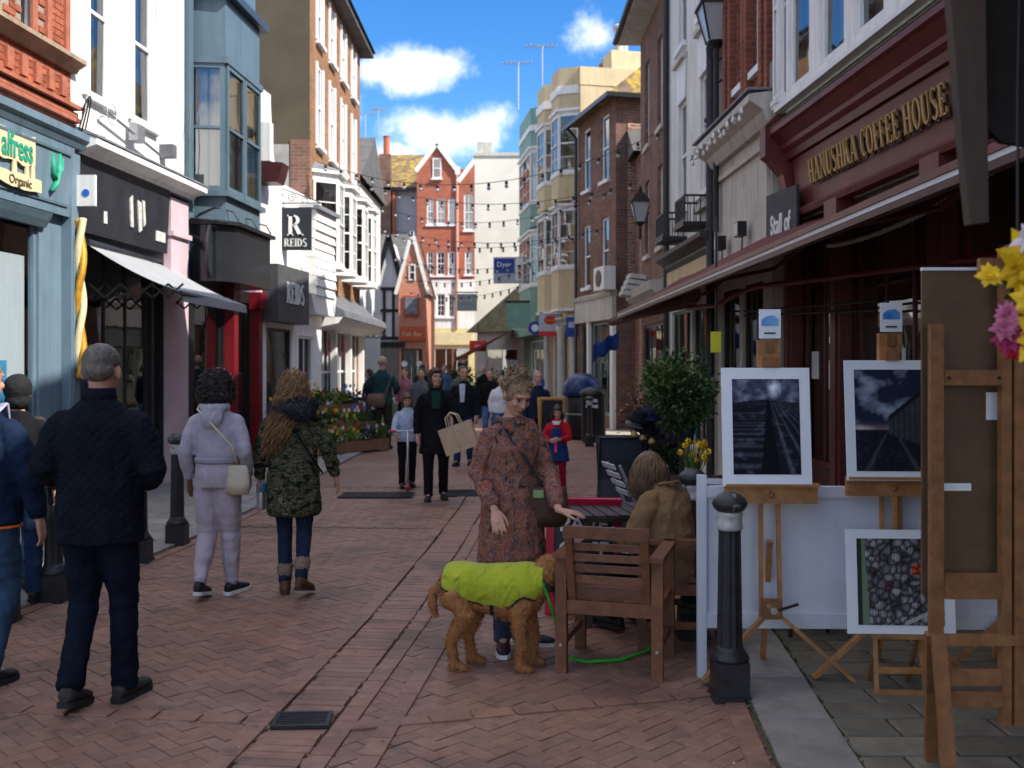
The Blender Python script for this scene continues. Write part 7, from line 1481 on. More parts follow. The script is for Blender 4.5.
# dark chair silhouette and stall riser behind it
dc = empty('round_back_chair', (1.80, 6.35, .02), R(20), 'black round backed chair behind the windbreak', 'chair')
MB().lathe([(.22, 0), (.22, .03)], 20).build('seat', M_black, dc, (0, 0, .45)); MB().tube([(.2 * math.cos(a), .2 * math.sin(a), .48 + .42 * math.sin(max(0, (a - R(180)) if a > R(180) else 0))) for a in [R(180 + 180 * i / 14) for i in range(15)]], .05, 8, flat=.5).build('backrest', M_black, dc, smooth=True)
for k in range(4): MB().tube([(.16 * math.cos(R(45 + 90 * k)), .16 * math.sin(R(45 + 90 * k)), .45), (.2 * math.cos(R(45 + 90 * k)), .2 * math.sin(R(45 + 90 * k)), 0)], .014, 6).build('leg', M_black, dc)
# ------------------------------------------------------------------ printed photographs
def fr(x, y, z=0, o=5): return noise.fractal(Vector((x, y, z)), 1.0, 2.0, o)
def clampc(c): return tuple(max(.002, min(.9, v)) for v in c)
def art_track(u, v):
    if v > .78 - .05 * abs(u - .5):
        c = .02 + .05 * max(0, fr(u * 5, v * 6)); d = math.hypot((u - .62) / .13, (v - .90) / .12); sm = max(0, 1 - d) * (1 + 1.2 * fr(u * 9, v * 9, 3)); cl = max(0, fr(u * 4 + 3, v * 7, 6)) * .3
        return clampc((.02 + c + sm * .7 + cl, .03 + c + sm * .72 + cl, .075 + c * 1.3 + sm * .8 + cl))
    k = (u - .53) / max(.03, (.86 - v))
    if -.14 < k < .20: return clampc((.004, .005, .010))
    g_ = .35 + .65 * abs(fr(u * 10, v * 10, 7))
    if k < 0: base = .008 + .10 * (.5 + .5 * math.sin(1.0 / max(.05, (.95 - v)) * 34)) ** 3 * g_ * (1 if k > -1.5 else .5)
    else: base = .01 + .13 * (.5 + .5 * math.sin(k * 19)) ** 6 * g_
    base += .10 * max(0, fr(u * 6, v * 14, 9) - .25); return clampc((base, base * 1.12, base * 1.4 + .006))
def art_shed(u, v):
    hz = .40; n_ = fr(u * 3.2 + 4, v * 5.5, 2); 
    roof = .42 + (u - .30) * .62
    if u > .42 and v < min(roof + .05, .86) and v > .34 - (u - .5) * .25:
        bd = .5 + .5 * math.sin(u * 90); c = .03 + .022 * bd + .02 * abs(fr(u * 6, v * 9, 5)); g_ = .05 if (u > .86 and v < .5) else 0
        if v > roof: return clampc((.012, .013, .02))
        return clampc((c * .9, c + g_ * .5, c * 1.15 + g_))
    if v > hz: 
        l_ = max(0, n_ + .02) * .55; pk = math.exp(-((v - hz) / .05) ** 2) * .3 * (1 - u); return clampc((.016 + l_ * .75 + pk, .024 + l_ * .85 + pk * .55, .05 + l_ + pk * .5))
    k = (u - .45) / max(.05, (.46 - v)); ln = math.exp(-((abs(k) - .7) / .08) ** 2) * .05; c = .010 + .022 * abs(fr(u * 12, v * 16, 8)); return clampc((c + ln, c + ln, c * 1.3 + ln + .008))
def art_shells(u, v):
    d, p = noise.voronoi(Vector((u * 12 + .35 * fr(u * 3, v * 3, 4), v * 12, 0))); e = min(1, (d[1] - d[0]) * 2.2); h = noise.cell(p[0] * 7); rib = .75 + .25 * math.sin((u * 12 - p[0].x) * 16 + h * 9)
    c = e * (.16 + .34 * abs(h)) * rib + .012; col = (c * 1.05, c, c * 1.05)
    if abs(u - .70) < .06 and abs(v - .64) < .065: col = (.55 * e + .05, .10 * e, .02)
    elif abs(u - .36) < .05 and abs(v - .45) < .05: col = (.32 * e, .15 * e, .06)
    if u < .14 - .05 * v: col = (.16, .24, .15) if u > .05 else (.03, .04, .03)
    if abs((v - .02) - (u - .55) * .45) < .025 and u > .55: col = (.4, .42, .42)
    return clampc(col)
M_print = mat('photo_print', (.95, .95, .95), .6, 0, 1, attr='Col', spec=.1)
def print_mesh(fn, w, h, nx=64, ny=80):
    me = bpy.data.meshes.new('print'); vs = [((i / nx - .5) * w, 0, j_ / ny * h) for j_ in range(ny + 1) for i in range(nx + 1)]; N = nx + 1
    me.from_pydata(vs, [], [(j_ * N + i, j_ * N + i + 1, (j_ + 1) * N + i + 1, (j_ + 1) * N + i) for j_ in range(ny) for i in range(nx)])
    at = me.color_attributes.new('Col', 'FLOAT_COLOR', 'POINT'); at.data.foreach_set('color', [c for j_ in range(ny + 1) for i in range(nx + 1) for c in (*fn(i / nx, j_ / ny), 1.0)]); me.materials.append(M_print); return me
def mounted(loc, rz, w, h, fn, label, tilt=-6, bx=.055, by=.055, top=None):
    e = empty('mounted_photograph', loc, rz, label, 'picture'); e.rotation_euler = (R(tilt), 0, rz)
    MB().bb(-w / 2, w / 2, -.004, .004, 0, h).build('mount', M_card, e); link('print', print_mesh(fn, w - 2 * bx, h - 2 * by), e, (0, -.0065, by)); return e
# ------------------------------------------------------------------ easels
M_blueprint = mat('blue_print', (.03, .2, .55), .5, .5, 9, col2=(.2, .5, .8))
def easel(loc, rz, label, tray=1.06, lf=(-.36, .0), rf=(.44, .02), hub=.40, top=1.82, sign=True, low=False):
    e = empty('display_easel', loc, rz, label, 'easel', 'wooden display easels along the pavement')
    for sx in (-.05, .05): MB().bar((sx, .02, hub - .05), (sx * .8, .10, top), .026, .022, (1, 0, 0)).build('mast', M_beech, e)
    MB().box((0, .02, tray - .055), (.49, .03, .10)).build('tray', M_beech, e); MB().box((0, -.01, tray - .004), (.49, .07, .014)).build('tray_lip', M_beech, e)
    MB().lathe([(.014, 0), (.014, .02), (.006, .03)], 10).build('tray_knob', M_beech_dark, e, (-.0, .004, tray - .06), (R(90), 0, 0))
    MB().box((-.0, .07, tray + .69), (.12, .045, .15)).build('top_clamp', M_beech, e); MB().box((0, .04, tray + .645), (.07, .05, .05)).build('clamp_block', M_beech_dark, e); MB().box((0, .045, tray + .73), (.04, .03, .06)).build('clamp_slot', M_beech_dark, e)
    MB().bar((lf[0], lf[1], .012), (.03, .0, hub + .03), .02, .045, (0, 1, 0)).build('leg', M_beech, e); MB().bar((rf[0], rf[1], .012), (-.03, -.02, hub + .03), .02, .045, (0, 1, 0)).build('leg', M_beech, e)
    MB().bar((.04, .40, .012), (.0, .04, hub + .35), .024, .03, (1, 0, 0)).build('rear_leg', M_beech, e); MB().box((0, -.012, hub), (.10, .05, .10)).build('hub_block', M_beech_dark, e); MB().lathe([(.018, 0), (.018, .02)], 12).build('hub_bolt', M_steel, e, (0, -.045, hub), (R(90), 0, 0)); MB().bar((.03, -.04, hub + .0), (.13, -.05, hub + .035), .01, .014).build('wing_lever', M_black, e)
    if sign:
        MB().box((0, .04, tray + .85), (.115, .006, .155)).build('name_card', M_card, e); MB().prism([(-.045, tray + .84), (.045, tray + .84), (.045, tray + .875), (.02, tray + .895), (-.02, tray + .89), (-.045, tray + .87)], .0345, .036, 'y').build('card_print', M_blueprint, e); MB().box((0, .0345, tray + .80), (.06, .003, .008)).build('card_text', M_black, e)
    if low: MB().bar((.0, -.01, .73), (.0, -.01, .98), .03, .02).build('lower_mast', M_beech, e); MB().box((0, -.03, .72), (.06, .04, .06)).build('lower_clamp', M_beech, e)
    return e
easel((1.375, 5.30, .01), R(-2), 'tall wooden easel carrying the railway track photograph'); mounted((1.345, 5.265, 1.063), R(-2), .466, .625, art_track, 'white mounted photograph of converging railway tracks under smoke', bx=.056, by=.06)
easel((2.03, 5.32, .02), R(-3), 'tall wooden easel carrying the stormy shed photograph', tray=1.085, lf=(-.42, 0), rf=(.42, .02), low=True); mounted((2.035, 5.285, 1.088), R(-3), .52, .64, art_shed, 'white mounted photograph of dark sheds under a stormy sky', bx=.05, by=.05)
easel((2.70, 5.32, .02), R(-3), 'wooden easel half hidden behind the large near easel', lf=(-.43, 0), rf=(.4, .02), sign=False, top=1.2)
st = empty('low_stand', (1.99, 5.16, .02), R(-3), 'low wooden stand holding the photograph of shells', 'stand')
for sx in (-1, 1): MB().bar((sx * .125, -.06, 0), (sx * .115, .0, .28), .022, .024).build('leg', M_beech, st); MB().bar((sx * .1, .16, 0), (sx * .1, .0, .26), .02, .022).build('rear_leg', M_beech_dark, st)
MB().box((0, -.01, .285), (.28, .07, .018)).build('shelf', M_beech, st); MB().box((0, -.05, .12), (.24, .02, .03)).build('rail', M_beech, st); MB().box((0, -.065, .012), (.28, .024, .022)).build('foot_rail', M_beech, st)
mounted((2.0, 5.135, .318), R(-3), .546, .53, art_shells, 'white mounted photograph of heaped shells with an orange one', tilt=-5, bx=.055, by=.045)
# large near easel with the back of a wrapped board
ne = empty('large_easel', (1.675, 3.95, 0), R(-1), 'large brown H-frame easel with a wrapped board', 'easel')
MB().bb(-.025, .025, -.015, .02, .60, 1.86).build('upright', M_beech_dark, ne); MB().bb(.60, .65, -.015, .02, .60, 1.86).build('upright', M_beech_dark, ne)
for x_ in (.268, .318): MB().bb(x_ - .019, x_ + .019, -.02, .02, .28, 2.14).build('mast', M_beech_dark, ne)
MB().tube([(.293, -.02, 2.135), (.293, .02, 2.135)], .042, 14).build('mast_cap', M_beech_dark, ne)
for (z0, z1, y0) in ((1.62, 1.68, -.024), (.78, .88, -.024), (.44, .50, -.024), (.36, .42, -.03)): 
    MB().bb(.027, .247, y0, y0 + .03, z0, z1).build('cross_bar', M_beech_dark, ne); MB().bb(.339, .598, y0, y0 + .03, z0, z1).build('cross_bar', M_beech_dark, ne)
MB().bb(.165, .247, -.022, .01, 2.07, 2.12).build('top_bar', M_beech_dark, ne); MB().bb(.339, .44, -.022, .01, 2.07, 2.12).build('top_bar', M_beech_dark, ne)
for sx in (0, .625): MB().bar((sx, -.02, .64), (sx + .02, -.10, .0), .03, .05, (1, 0, 0)).build('foot', M_beech_dark, ne); MB().bar((sx - .012, .01, .64), (sx + .10, .30, .0), .03, .05, (1, 0, 0)).build('rear_foot', M_beech_dark, ne)
MB().bb(.0, .62, -.03, .0, .60, .64).build('base_bar', M_beech_dark, ne)
for x_ in (.04, .235, .36): MB().lathe([(.007, 0), (.007, .003)], 8).build('screw', M_black, ne, (x_, -.0255, 1.65), (R(90), 0, 0))
bd = empty('wrapped_board', (1.648, 4.02, .78), R(-1), 'brown hardboard back of a picture wrapped in clear film', 'picture')
MB().bb(0, .66, 0, .012, 0, 1.30).build('hardboard', mat('hardboard', (.125, .072, .042), .35, .2, 6, .1, 60, spots=(2, .63, (.08, .048, .03))), bd); MB().bb(0, .66, -.004, .016, 1.30, 1.312).build('mount_edge', M_card, bd)
for (x_, z_) in ((.255, .70), (.055, .415)): MB().bb(x_, x_ + (.13 if z_ > .5 else .14), -.003, -.001, z_, z_ + (.11 if z_ > .5 else .03)).build('label', M_card, bd)
# ------------------------------------------------------------------ bollards
def bollard_proto(loc, label):
    e = empty('bollard', loc, 0, label, 'bollard', 'black iron bollards with white bands')
    MB().bb(-.085, .085, -.085, .085, 0, .20).bb(-.095, .095, -.095, .095, 0, .03).build('plinth', M_iron, e)
    MB().lathe([(.098, .20), (.10, .215), (.085, .235), (.075, .25), (.068, .27)], 20).build('base_collar', M_iron, e, smooth=True)
    f = MB(); prof = []; n_ = 24; vs = []
    for z_, r_ in ((.27, .066), (.3, .064), (.84, .056), (.86, .058)):
        for k in range(n_): a = 2 * math.pi * k / n_; rr_ = r_ * (1 if k % 2 else .93); vs.append((rr_ * math.cos(a), rr_ * math.sin(a), z_))
    f.add(vs, [(i * n_ + k, i * n_ + (k + 1) % n_, (i + 1) * n_ + (k + 1) % n_, (i + 1) * n_ + k) for i in range(3) for k in range(n_)]); f.build('shaft', M_iron, e)
    MB().lathe([(.058, .86), (.064, .865), (.066, .88), (.062, .9), (.062, .93), (.068, .94), (.06, .955)], 20).build('white_band', mat('chipped_white', (.42, .42, .40), .6, .3, 20, spots=(16, .56, (.03, .03, .03))), e, smooth=True)
    MB().lathe([(.055, .95), (.075, .965), (.088, .985), (.09, 1.0), (.08, 1.02), (.055, 1.04), (.03, 1.052), (.005, 1.056)], 20).build('cap', mat('chipped_black', (.03, .03, .032), .45, .3, 20, spots=(20, .58, (.35, .33, .28))), e, smooth=True)
    return e
b0 = bollard_proto((1.11, 5.10, .0), 'black bollard with chipped cap in front of the white windbreak')
for (loc, lab) in (((1.13, 6.25, 0), 'black bollard behind the white windbreak post'), ((-3.16, 9.44, .0), 'black bollard beside the woman in lilac on the blue shop side'), ((-3.20, 8.6, 0), 'black bollard behind the man in quilted jacket on the blue shop side'), ((-3.30, 7.2, 0), 'black bollard just past the short child'), ((-3.37, 6.6, 0), 'black bollard beside the man in bright navy jacket'), ((1.62, 20.9, 0), 'black bollard in front of the litter bins'), ((1.66, 23.6, 0), 'black bollard just beyond the litter bins')): clone(b0, loc, label=lab)
# ------------------------------------------------------------------ litter bins
lb = empty('litter_bin', (1.62, 23.0, .02), 0, 'large litter bin with a blue domed hood', 'bin')
MB().lathe([(.36, 0), (.38, .05), (.38, .95), (.36, .98)], 24).build('body', M_black, lb, smooth=True); MB().lathe([(.46, .98), (.47, 1.05), (.44, 1.22), (.34, 1.38), (.18, 1.48), (.01, 1.5)], 24).build('hood', mat('gloss_blue', (.008, .03, .11), .3, .1), lb, smooth=True); MB().lathe([(.384, .55), (.384, .58)], 24).build('band', M_steel, lb)
lb2 = empty('litter_bin', (1.78, 21.8, .02), 0, 'black litter bin with white lettering beside the blue hooded one', 'bin')
MB().lathe([(.24, 0), (.26, .04), (.27, .98), (.29, 1.0)], 24).build('body', M_black, lb2, smooth=True); MB().lathe([(.30, 1.0), (.30, 1.06), (.26, 1.14), (.12, 1.2), (.01, 1.21)], 24).build('lid', M_black, lb2, smooth=True)
for k, t in enumerate(('LITTER', 'PLEASE')): text(t, .085, lb2, M_card, (-.06, -.275, .88 - k * .12), (R(90), 0, R(-12)), depth=.002, bold=.003)
# ------------------------------------------------------------------ plants
def leafmat(name, c, c2): return mat(name, c, .55, .3, 9, .0, col2=c2, spec=.3)
def leaf(b, p, d, nrm, L, w):
    d = d.normalized(); s_ = d.cross(nrm);
    if s_.length < 1e-3: s_ = d.orthogonal()
    s_.normalize(); u = s_.cross(d)
    b.add([p, p + d * L * .45 + s_ * w, p + d * L - u * L * .12, p + d * L * .45 - s_ * w, p + d * L * .45 + u * w * .3], [(0, 1, 4), (1, 2, 4), (2, 3, 4), (3, 0, 4)])
def foliage(par, m, c, rad, n, L, w, rs, name='crown', clumps=14, hollow=.55):
    b = MB(); c = Vector(c); cl = []
    for k in range(clumps):
        v = Vector((rs.gauss(0, 1), rs.gauss(0, 1), rs.gauss(0, 1))).normalized(); cl.append((v, rs.uniform(.62, 1.0)))
    for k in range(n):
        v0, q = rs.choice(cl); v = (v0 + Vector((rs.gauss(0, .42), rs.gauss(0, .42), rs.gauss(0, .42)))).normalized(); r_ = q * rs.uniform(hollow, 1.05)
        p = c + Vector((v.x * rad[0], v.y * rad[1], v.z * rad[2])) * r_; d = (v + Vector((rs.gauss(0, .6), rs.gauss(0, .6), rs.gauss(0, .6)))).normalized(); leaf(b, p, d, Vector((rs.gauss(0, 1), rs.gauss(0, 1), 1)), L * rs.uniform(.7, 1.3), w * rs.uniform(.7, 1.3))
    o = b.build(name, m, par); o['kind'] = 'stuff'; return o
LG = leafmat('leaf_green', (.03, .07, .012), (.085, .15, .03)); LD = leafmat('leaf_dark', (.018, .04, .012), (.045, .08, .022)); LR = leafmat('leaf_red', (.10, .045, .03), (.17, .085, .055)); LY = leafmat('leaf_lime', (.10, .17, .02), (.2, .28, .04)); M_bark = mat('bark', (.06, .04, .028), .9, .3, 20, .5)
pr2 = random.Random(17)
def pot(par, r_, h, m, loc=(0, 0, 0)): return MB().lathe([(r_ * .75, 0), (r_ * .78, .02), (r_, h * .92), (r_ * 1.06, h * .92), (r_ * 1.06, h), (r_ * .9, h), (r_ * .88, h - .03)], 20).build('pot', m, par, loc)
sh = empty('round_shrub', (1.52, 9.05, .02), 0, 'round clipped green shrub in a tall pot among the cafe tables', 'plant')
pot(sh, .22, .45, mat('dark_glazed_pot', (.03, .03, .035), .3)); MB().tube([(0, 0, .4), (.02, 0, .8), (-.01, .01, 1.1), (0, 0, 1.3)], [.03, .026, .024, .02], 8).build('trunk', M_bark, sh, smooth=True)
for k in range(9): a = k * .7; MB().tube([(0, 0, 1.05 + k * .03), (.1 * math.cos(a), .1 * math.sin(a), 1.25 + k * .03), (.2 * math.cos(a), .2 * math.sin(a), 1.4 + .02 * k)], [.012, .009, .004], 5).build('branch', M_bark, sh)
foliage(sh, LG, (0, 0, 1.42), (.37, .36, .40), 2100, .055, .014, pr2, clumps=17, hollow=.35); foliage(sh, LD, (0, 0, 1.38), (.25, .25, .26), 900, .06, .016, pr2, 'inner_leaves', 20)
lo = empty('bronze_leaved_shrub', (1.25, 9.3, .0), 0, 'loose bronze leaved shrub beside the round one', 'plant'); pot(lo, .18, .38, M_terra)
for k in range(7): a = k * .9; MB().tube([(0, 0, .3), (.08 * math.cos(a), .08 * math.sin(a), .7), (.2 * math.cos(a), .2 * math.sin(a), 1.2 + .05 * k)], [.012, .009, .004], 5).build('stem', M_bark, lo)
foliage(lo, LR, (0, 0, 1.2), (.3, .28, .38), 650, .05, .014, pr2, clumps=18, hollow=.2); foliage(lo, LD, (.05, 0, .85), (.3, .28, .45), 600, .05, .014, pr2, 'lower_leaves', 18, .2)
# potted daffodils
M_yel = mat('daffodil_yellow', (.75, .50, .012), .6, .12, 20); M_ora = mat('daffodil_trumpet', (.8, .33, .01), .6)
def daffodil(par, base, top, rs, head=.03):
    MB().tube([base, Vector(base).lerp(Vector(top), .6) + Vector((rs.gauss(0, .01), rs.gauss(0, .01), 0)), top], .0035, 5).build('stalk', LG, par)
    f = MB(); d = Vector((rs.gauss(0, .5), -1, rs.gauss(.1, .2))).normalized(); u = d.orthogonal().normalized(); v = d.cross(u)
    for k in range(6): a = k * R(60); dd = u * math.cos(a) + v * math.sin(a); leaf(f, Vector(top), (dd + d * .15), d, head, head * .36)
    h = f.build('flower', M_yel, par); t = MB(); t.tube([Vector(top), Vector(top) + d * head * .45, Vector(top) + d * head * .7], [head * .2, head * .26, head * .36], 8, cap=False); t.build('trumpet', M_ora, h)
df = empty('potted_daffodils', (1.40, 7.72, .742), 0, 'pot of yellow daffodils on the slatted table', 'plant'); pot(df, .08, .12, M_terra)
for k in range(17): a = pr2.uniform(0, 6.28); r_ = pr2.uniform(.0, .06); q = pr2.uniform(.0, .14); daffodil(df, (r_ * math.cos(a), r_ * math.sin(a), .1), (q * math.cos(a), q * math.sin(a), pr2.uniform(.22, .38)), pr2)
lv = MB()
for k in range(60): a = pr2.uniform(0, 6.28); r_ = pr2.uniform(0, .06); leaf(lv, Vector((r_ * math.cos(a), r_ * math.sin(a), .1)), Vector((math.cos(a) * .25, math.sin(a) * .25, 1)), Vector((math.cos(a), math.sin(a), 0)), pr2.uniform(.15, .28), .006)
tag(lv.build('leaves', LG, df), kind='stuff')
# hat stand
ht = empty('hat_stand', (1.13, 8.75, .0), 0, 'dark stand hung with dark hats and brass bells', 'stand'); MB().tube([(0, 0, 0), (0, 0, 1.32)], .015, 6).build('pole', M_black, ht); MB().lathe([(.14, 0), (.14, .02), (.02, .03)], 16).build('foot', M_black, ht)
for k, (z_, m_) in enumerate(((1.24, T_navy), (1.17, T_grey), (1.22, T_black), (1.12, T_black))): MB().lathe([(.11, 0), (.115, .01), (.07, .02), (.065, .07), (.03, .085), (.002, .086)], 16).build('hat', m_, ht, (.05 * math.cos(k * 2.1), .05 * math.sin(k * 2.1), z_), (R(14), R(8), 0), smooth=True)
for k in range(3): MB().lathe([(.035, 0), (.03, .02), (.018, .045), (.004, .05)], 12).build('bell', M_gold, ht, (-.07 + .075 * k, -.08, 1.08 - .03 * k), smooth=True)
# flower display on the left pavement
fd = empty('flower_display', (-3.42, 19.3, .02), R(-125), 'tiered wooden trough display of spring flowers', 'planter')
M_ftw = mat('trough_wood', (.22, .11, .06), .8, .25, 6)
for (y_, z_, w_) in ((.25, .12, 2.2), (-.1, .45, 2.2), (-.45, .80, 2.2)): MB().bb(-w_ / 2, w_ / 2, y_ - .16, y_ + .16, z_ - .1, z_ + .1).build('trough', M_ftw, fd)
for sx in (-1.05, 1.05): MB().bb(sx - .03, sx + .03, -.65, .4, 0, .02).bb(sx - .03, sx + .03, -.65, -.6, 0, 1.0).build('leg', M_ftw, fd)
for (y_, z_) in ((.25, .3), (-.1, .62), (-.45, .98)):
    for k in range(5): foliage(fd, (LY, LG, LY, LG, LD)[(k + int(z_ * 10)) % 5], (-.9 + k * .45, y_ + .04, z_ + .03), (.32, .22, .19), 330, .08, .02, pr2, 'foliage', 8, .2)
for nm, c_, n_ in (('yellow_blooms', (.6, .4, .02), 34), ('red_blooms', (.5, .02, .015), 14), ('white_blooms', (.6, .6, .6), 18), ('purple_blooms', (.18, .12, .4), 24)):
    fb_ = MB(); cx = {'y': .35, 'r': .1, 'w': -.3, 'p': -.7}[nm[0]]
    for k in range(n_):
        y_, z_ = pr2.choice(((.27, .38), (-.08, .72), (-.45, 1.1))); p = Vector((cx + pr2.gauss(0, .4), y_ + pr2.gauss(.16, .08), z_ + pr2.gauss(.08, .07)))
        for q in range(5): a = q * 1.257; leaf(fb_, p, Vector((math.cos(a), .5, math.sin(a))), Vector((0, 1, 0)), .05, .02)
    tag(fb_.build(nm, mat(nm, c_, .6), fd), kind='stuff')
rs_ = empty('pavement_board', G(368, 446) * Vector((1, 1, 0)) + Vector((-.15, .3, .02)), R(6), 'small dark board with white letters beside the flower display', 'sign'); MB().bb(-.28, .28, -.02, .02, .35, 1.0).build('board', M_dk, rs_); MB().bb(-.25, -.21, -.015, .015, 0, .35).build('leg', M_black, rs_); MB().bb(.21, .25, -.015, .015, 0, .35).build('leg', M_black, rs_); serif_text('R', .3, rs_, M_sw, (0, -.034, .62)); serif_text('REIDS', .13, rs_, M_sw, (0, -.034, .43), xs=.85)
# far hedge under the pink awning
hg = empty('hedge_plants', (-1.15, 35.5, 0), 0, 'dark bushy hedge plants in tubs under the pink awning', 'hedge'); MB().bb(-1.2, 1.2, -.3, .3, 0, .5).build('trough', M_ftw, hg)
for k in range(5): foliage(hg, LG if k % 2 else LD, (-.95 + k * .48, 0, 1.05 + .12 * math.sin(k * 2)), (.4, .35, .55), 420, .14, .04, pr2, 'bush', 9, .2)
# ------------------------------------------------------------------ near flower bunch and stall canopy on the right
fl = empty('flower_bunch', (1.315, 2.60, 1.86), 0, 'hanging bunch of yellow and pink flowers under the dark stall canopy', 'flowers')
MB().lathe([(.015, -.25), (.03, -.2), (.05, -.06), (.055, -.04)], 16).build('paper_wrap', mat('green_paper', (.05, .09, .05), .8), fl, (.09, .06, -.02)); MB().tube([(0, 0, .0), (0, .0, .55), (.06, .1, .98)], .004, 5).build('hanging_cord', M_black, fl)
def bigflower(c, d, r_, m, cm, n_=9, rows=2):
    f = MB(); d = Vector(d).normalized(); u = d.orthogonal().normalized(); v = d.cross(u); c = Vector(c)
    for q in range(rows):
        for k in range(n_): a = 6.283 * (k + q * .5) / n_; dd = (u * math.cos(a) + v * math.sin(a)) * (1 - .25 * q) + d * (.25 + .5 * q); leaf(f, c + dd * r_ * .1 * pr2.uniform(-1, 1), dd + Vector((pr2.gauss(0, .12), pr2.gauss(0, .12), pr2.gauss(0, .12))), d, r_ * (1 - .2 * q) * pr2.uniform(.8, 1.1), r_ * .34)
    o = f.build('flower', m, fl); MB().ell(c + d * r_ * .15, (r_ * .28,) * 3, None, 8, 6).build('flower_centre', cm, o); return o
M_pk = mat('petal_pink', (.60, .16, .28), .6, .2, 15); M_mg = mat('petal_magenta', (.38, .015, .10), .6, .2, 15); M_wh = mat('petal_white', (.7, .6, .62), .6, .15, 15); M_rd = mat('petal_red', (.5, .01, .02), .6, .15, 15); M_yl = mat('petal_yellow', (.80, .50, .01), .55, .15, 15)
for (x_, z_, r_, m_, c_) in ((.03, .10, .085, M_yl, M_ora), (-.085, .07, .028, M_yl, M_ora), (.045, -.085, .075, M_yl, M_ora), (.015, .165, .045, M_wh, M_pk), (.06, .20, .035, M_wh, M_yl), (-.045, -.03, .028, M_pk, M_mg), (-.055, -.065, .03, M_pk, M_mg), (-.035, -.09, .035, M_mg, M_rd), (-.01, -.115, .035, M_rd, M_mg), (.02, .0, .05, M_yl, M_ora), (.09, .03, .05, M_rd, M_mg), (.12, .12, .06, M_pk, M_yl), (.14, -.05, .06, M_yl, M_ora), (.06, -.16, .04, M_mg, M_rd)):
    bigflower((x_, -.04 + pr2.uniform(-.02, .02), z_), (pr2.gauss(-.2, .2), -1, pr2.gauss(.1, .2)), r_ * 1.25, m_, c_, 11, 3)
foliage(fl, LD, (.06, .03, .02), (.11, .06, .16), 260, .05, .014, pr2, 'leaves', 10, .2)
sc_ = empty('stall_canopy', (1.24, 2.75, 0), 0, 'dark stall canopy with a hanging brown plank end', 'stall')
M_dcan = mat('dark_canvas', (.016, .013, .012), .9, .3, 4, .2, 30); M_plank = mat('brown_plank', (.075, .05, .038), .7, .25, 6, .2, 40, streak=(1, 1, .2))
pk_ = MB(); pk_.prism([(-.055, 2.86), (.05, 2.86), (.062, 2.09), (.012, 2.085), (-.01, 2.3)], -.02, .02, 'y'); pk_.build('plank', M_plank, sc_)
MB().add([(.03, .05, 2.82), (1.5, .05, 2.9), (1.5, .02, 2.25), (.35, .02, 2.28), (.12, .03, 2.32), (.05, .04, 2.4)], [(0, 1, 2, 3, 4, 5)]).add([(.03, .07, 2.82), (1.5, .07, 2.9), (1.5, .04, 2.25), (.35, .04, 2.28), (.12, .05, 2.32), (.05, .06, 2.4)], [(5, 4, 3, 2, 1, 0)]).build('valance', M_dcan, sc_)
MB().add([(-.02, .0, 2.84), (1.5, 0, 2.94), (1.5, -1.3, 3.25), (-.02, -1.3, 3.15)], [(0, 1, 2, 3)]).add([(-.02, .0, 2.86), (1.5, 0, 2.96), (1.5, -1.3, 3.27), (-.02, -1.3, 3.17)], [(3, 2, 1, 0)]).build('canopy', M_dcan, sc_)
for (x_, y_) in ((1.45, 0.1), (1.45, -1.2)): MB().bar((x_, y_, 0), (x_, y_, 2.95), .06, .06).build('post', M_plank, sc_)
MB().tube([(.10, -.6, 3.0), (.10, -.15, 2.78)], .006, 5).build('hook', M_iron, sc_)
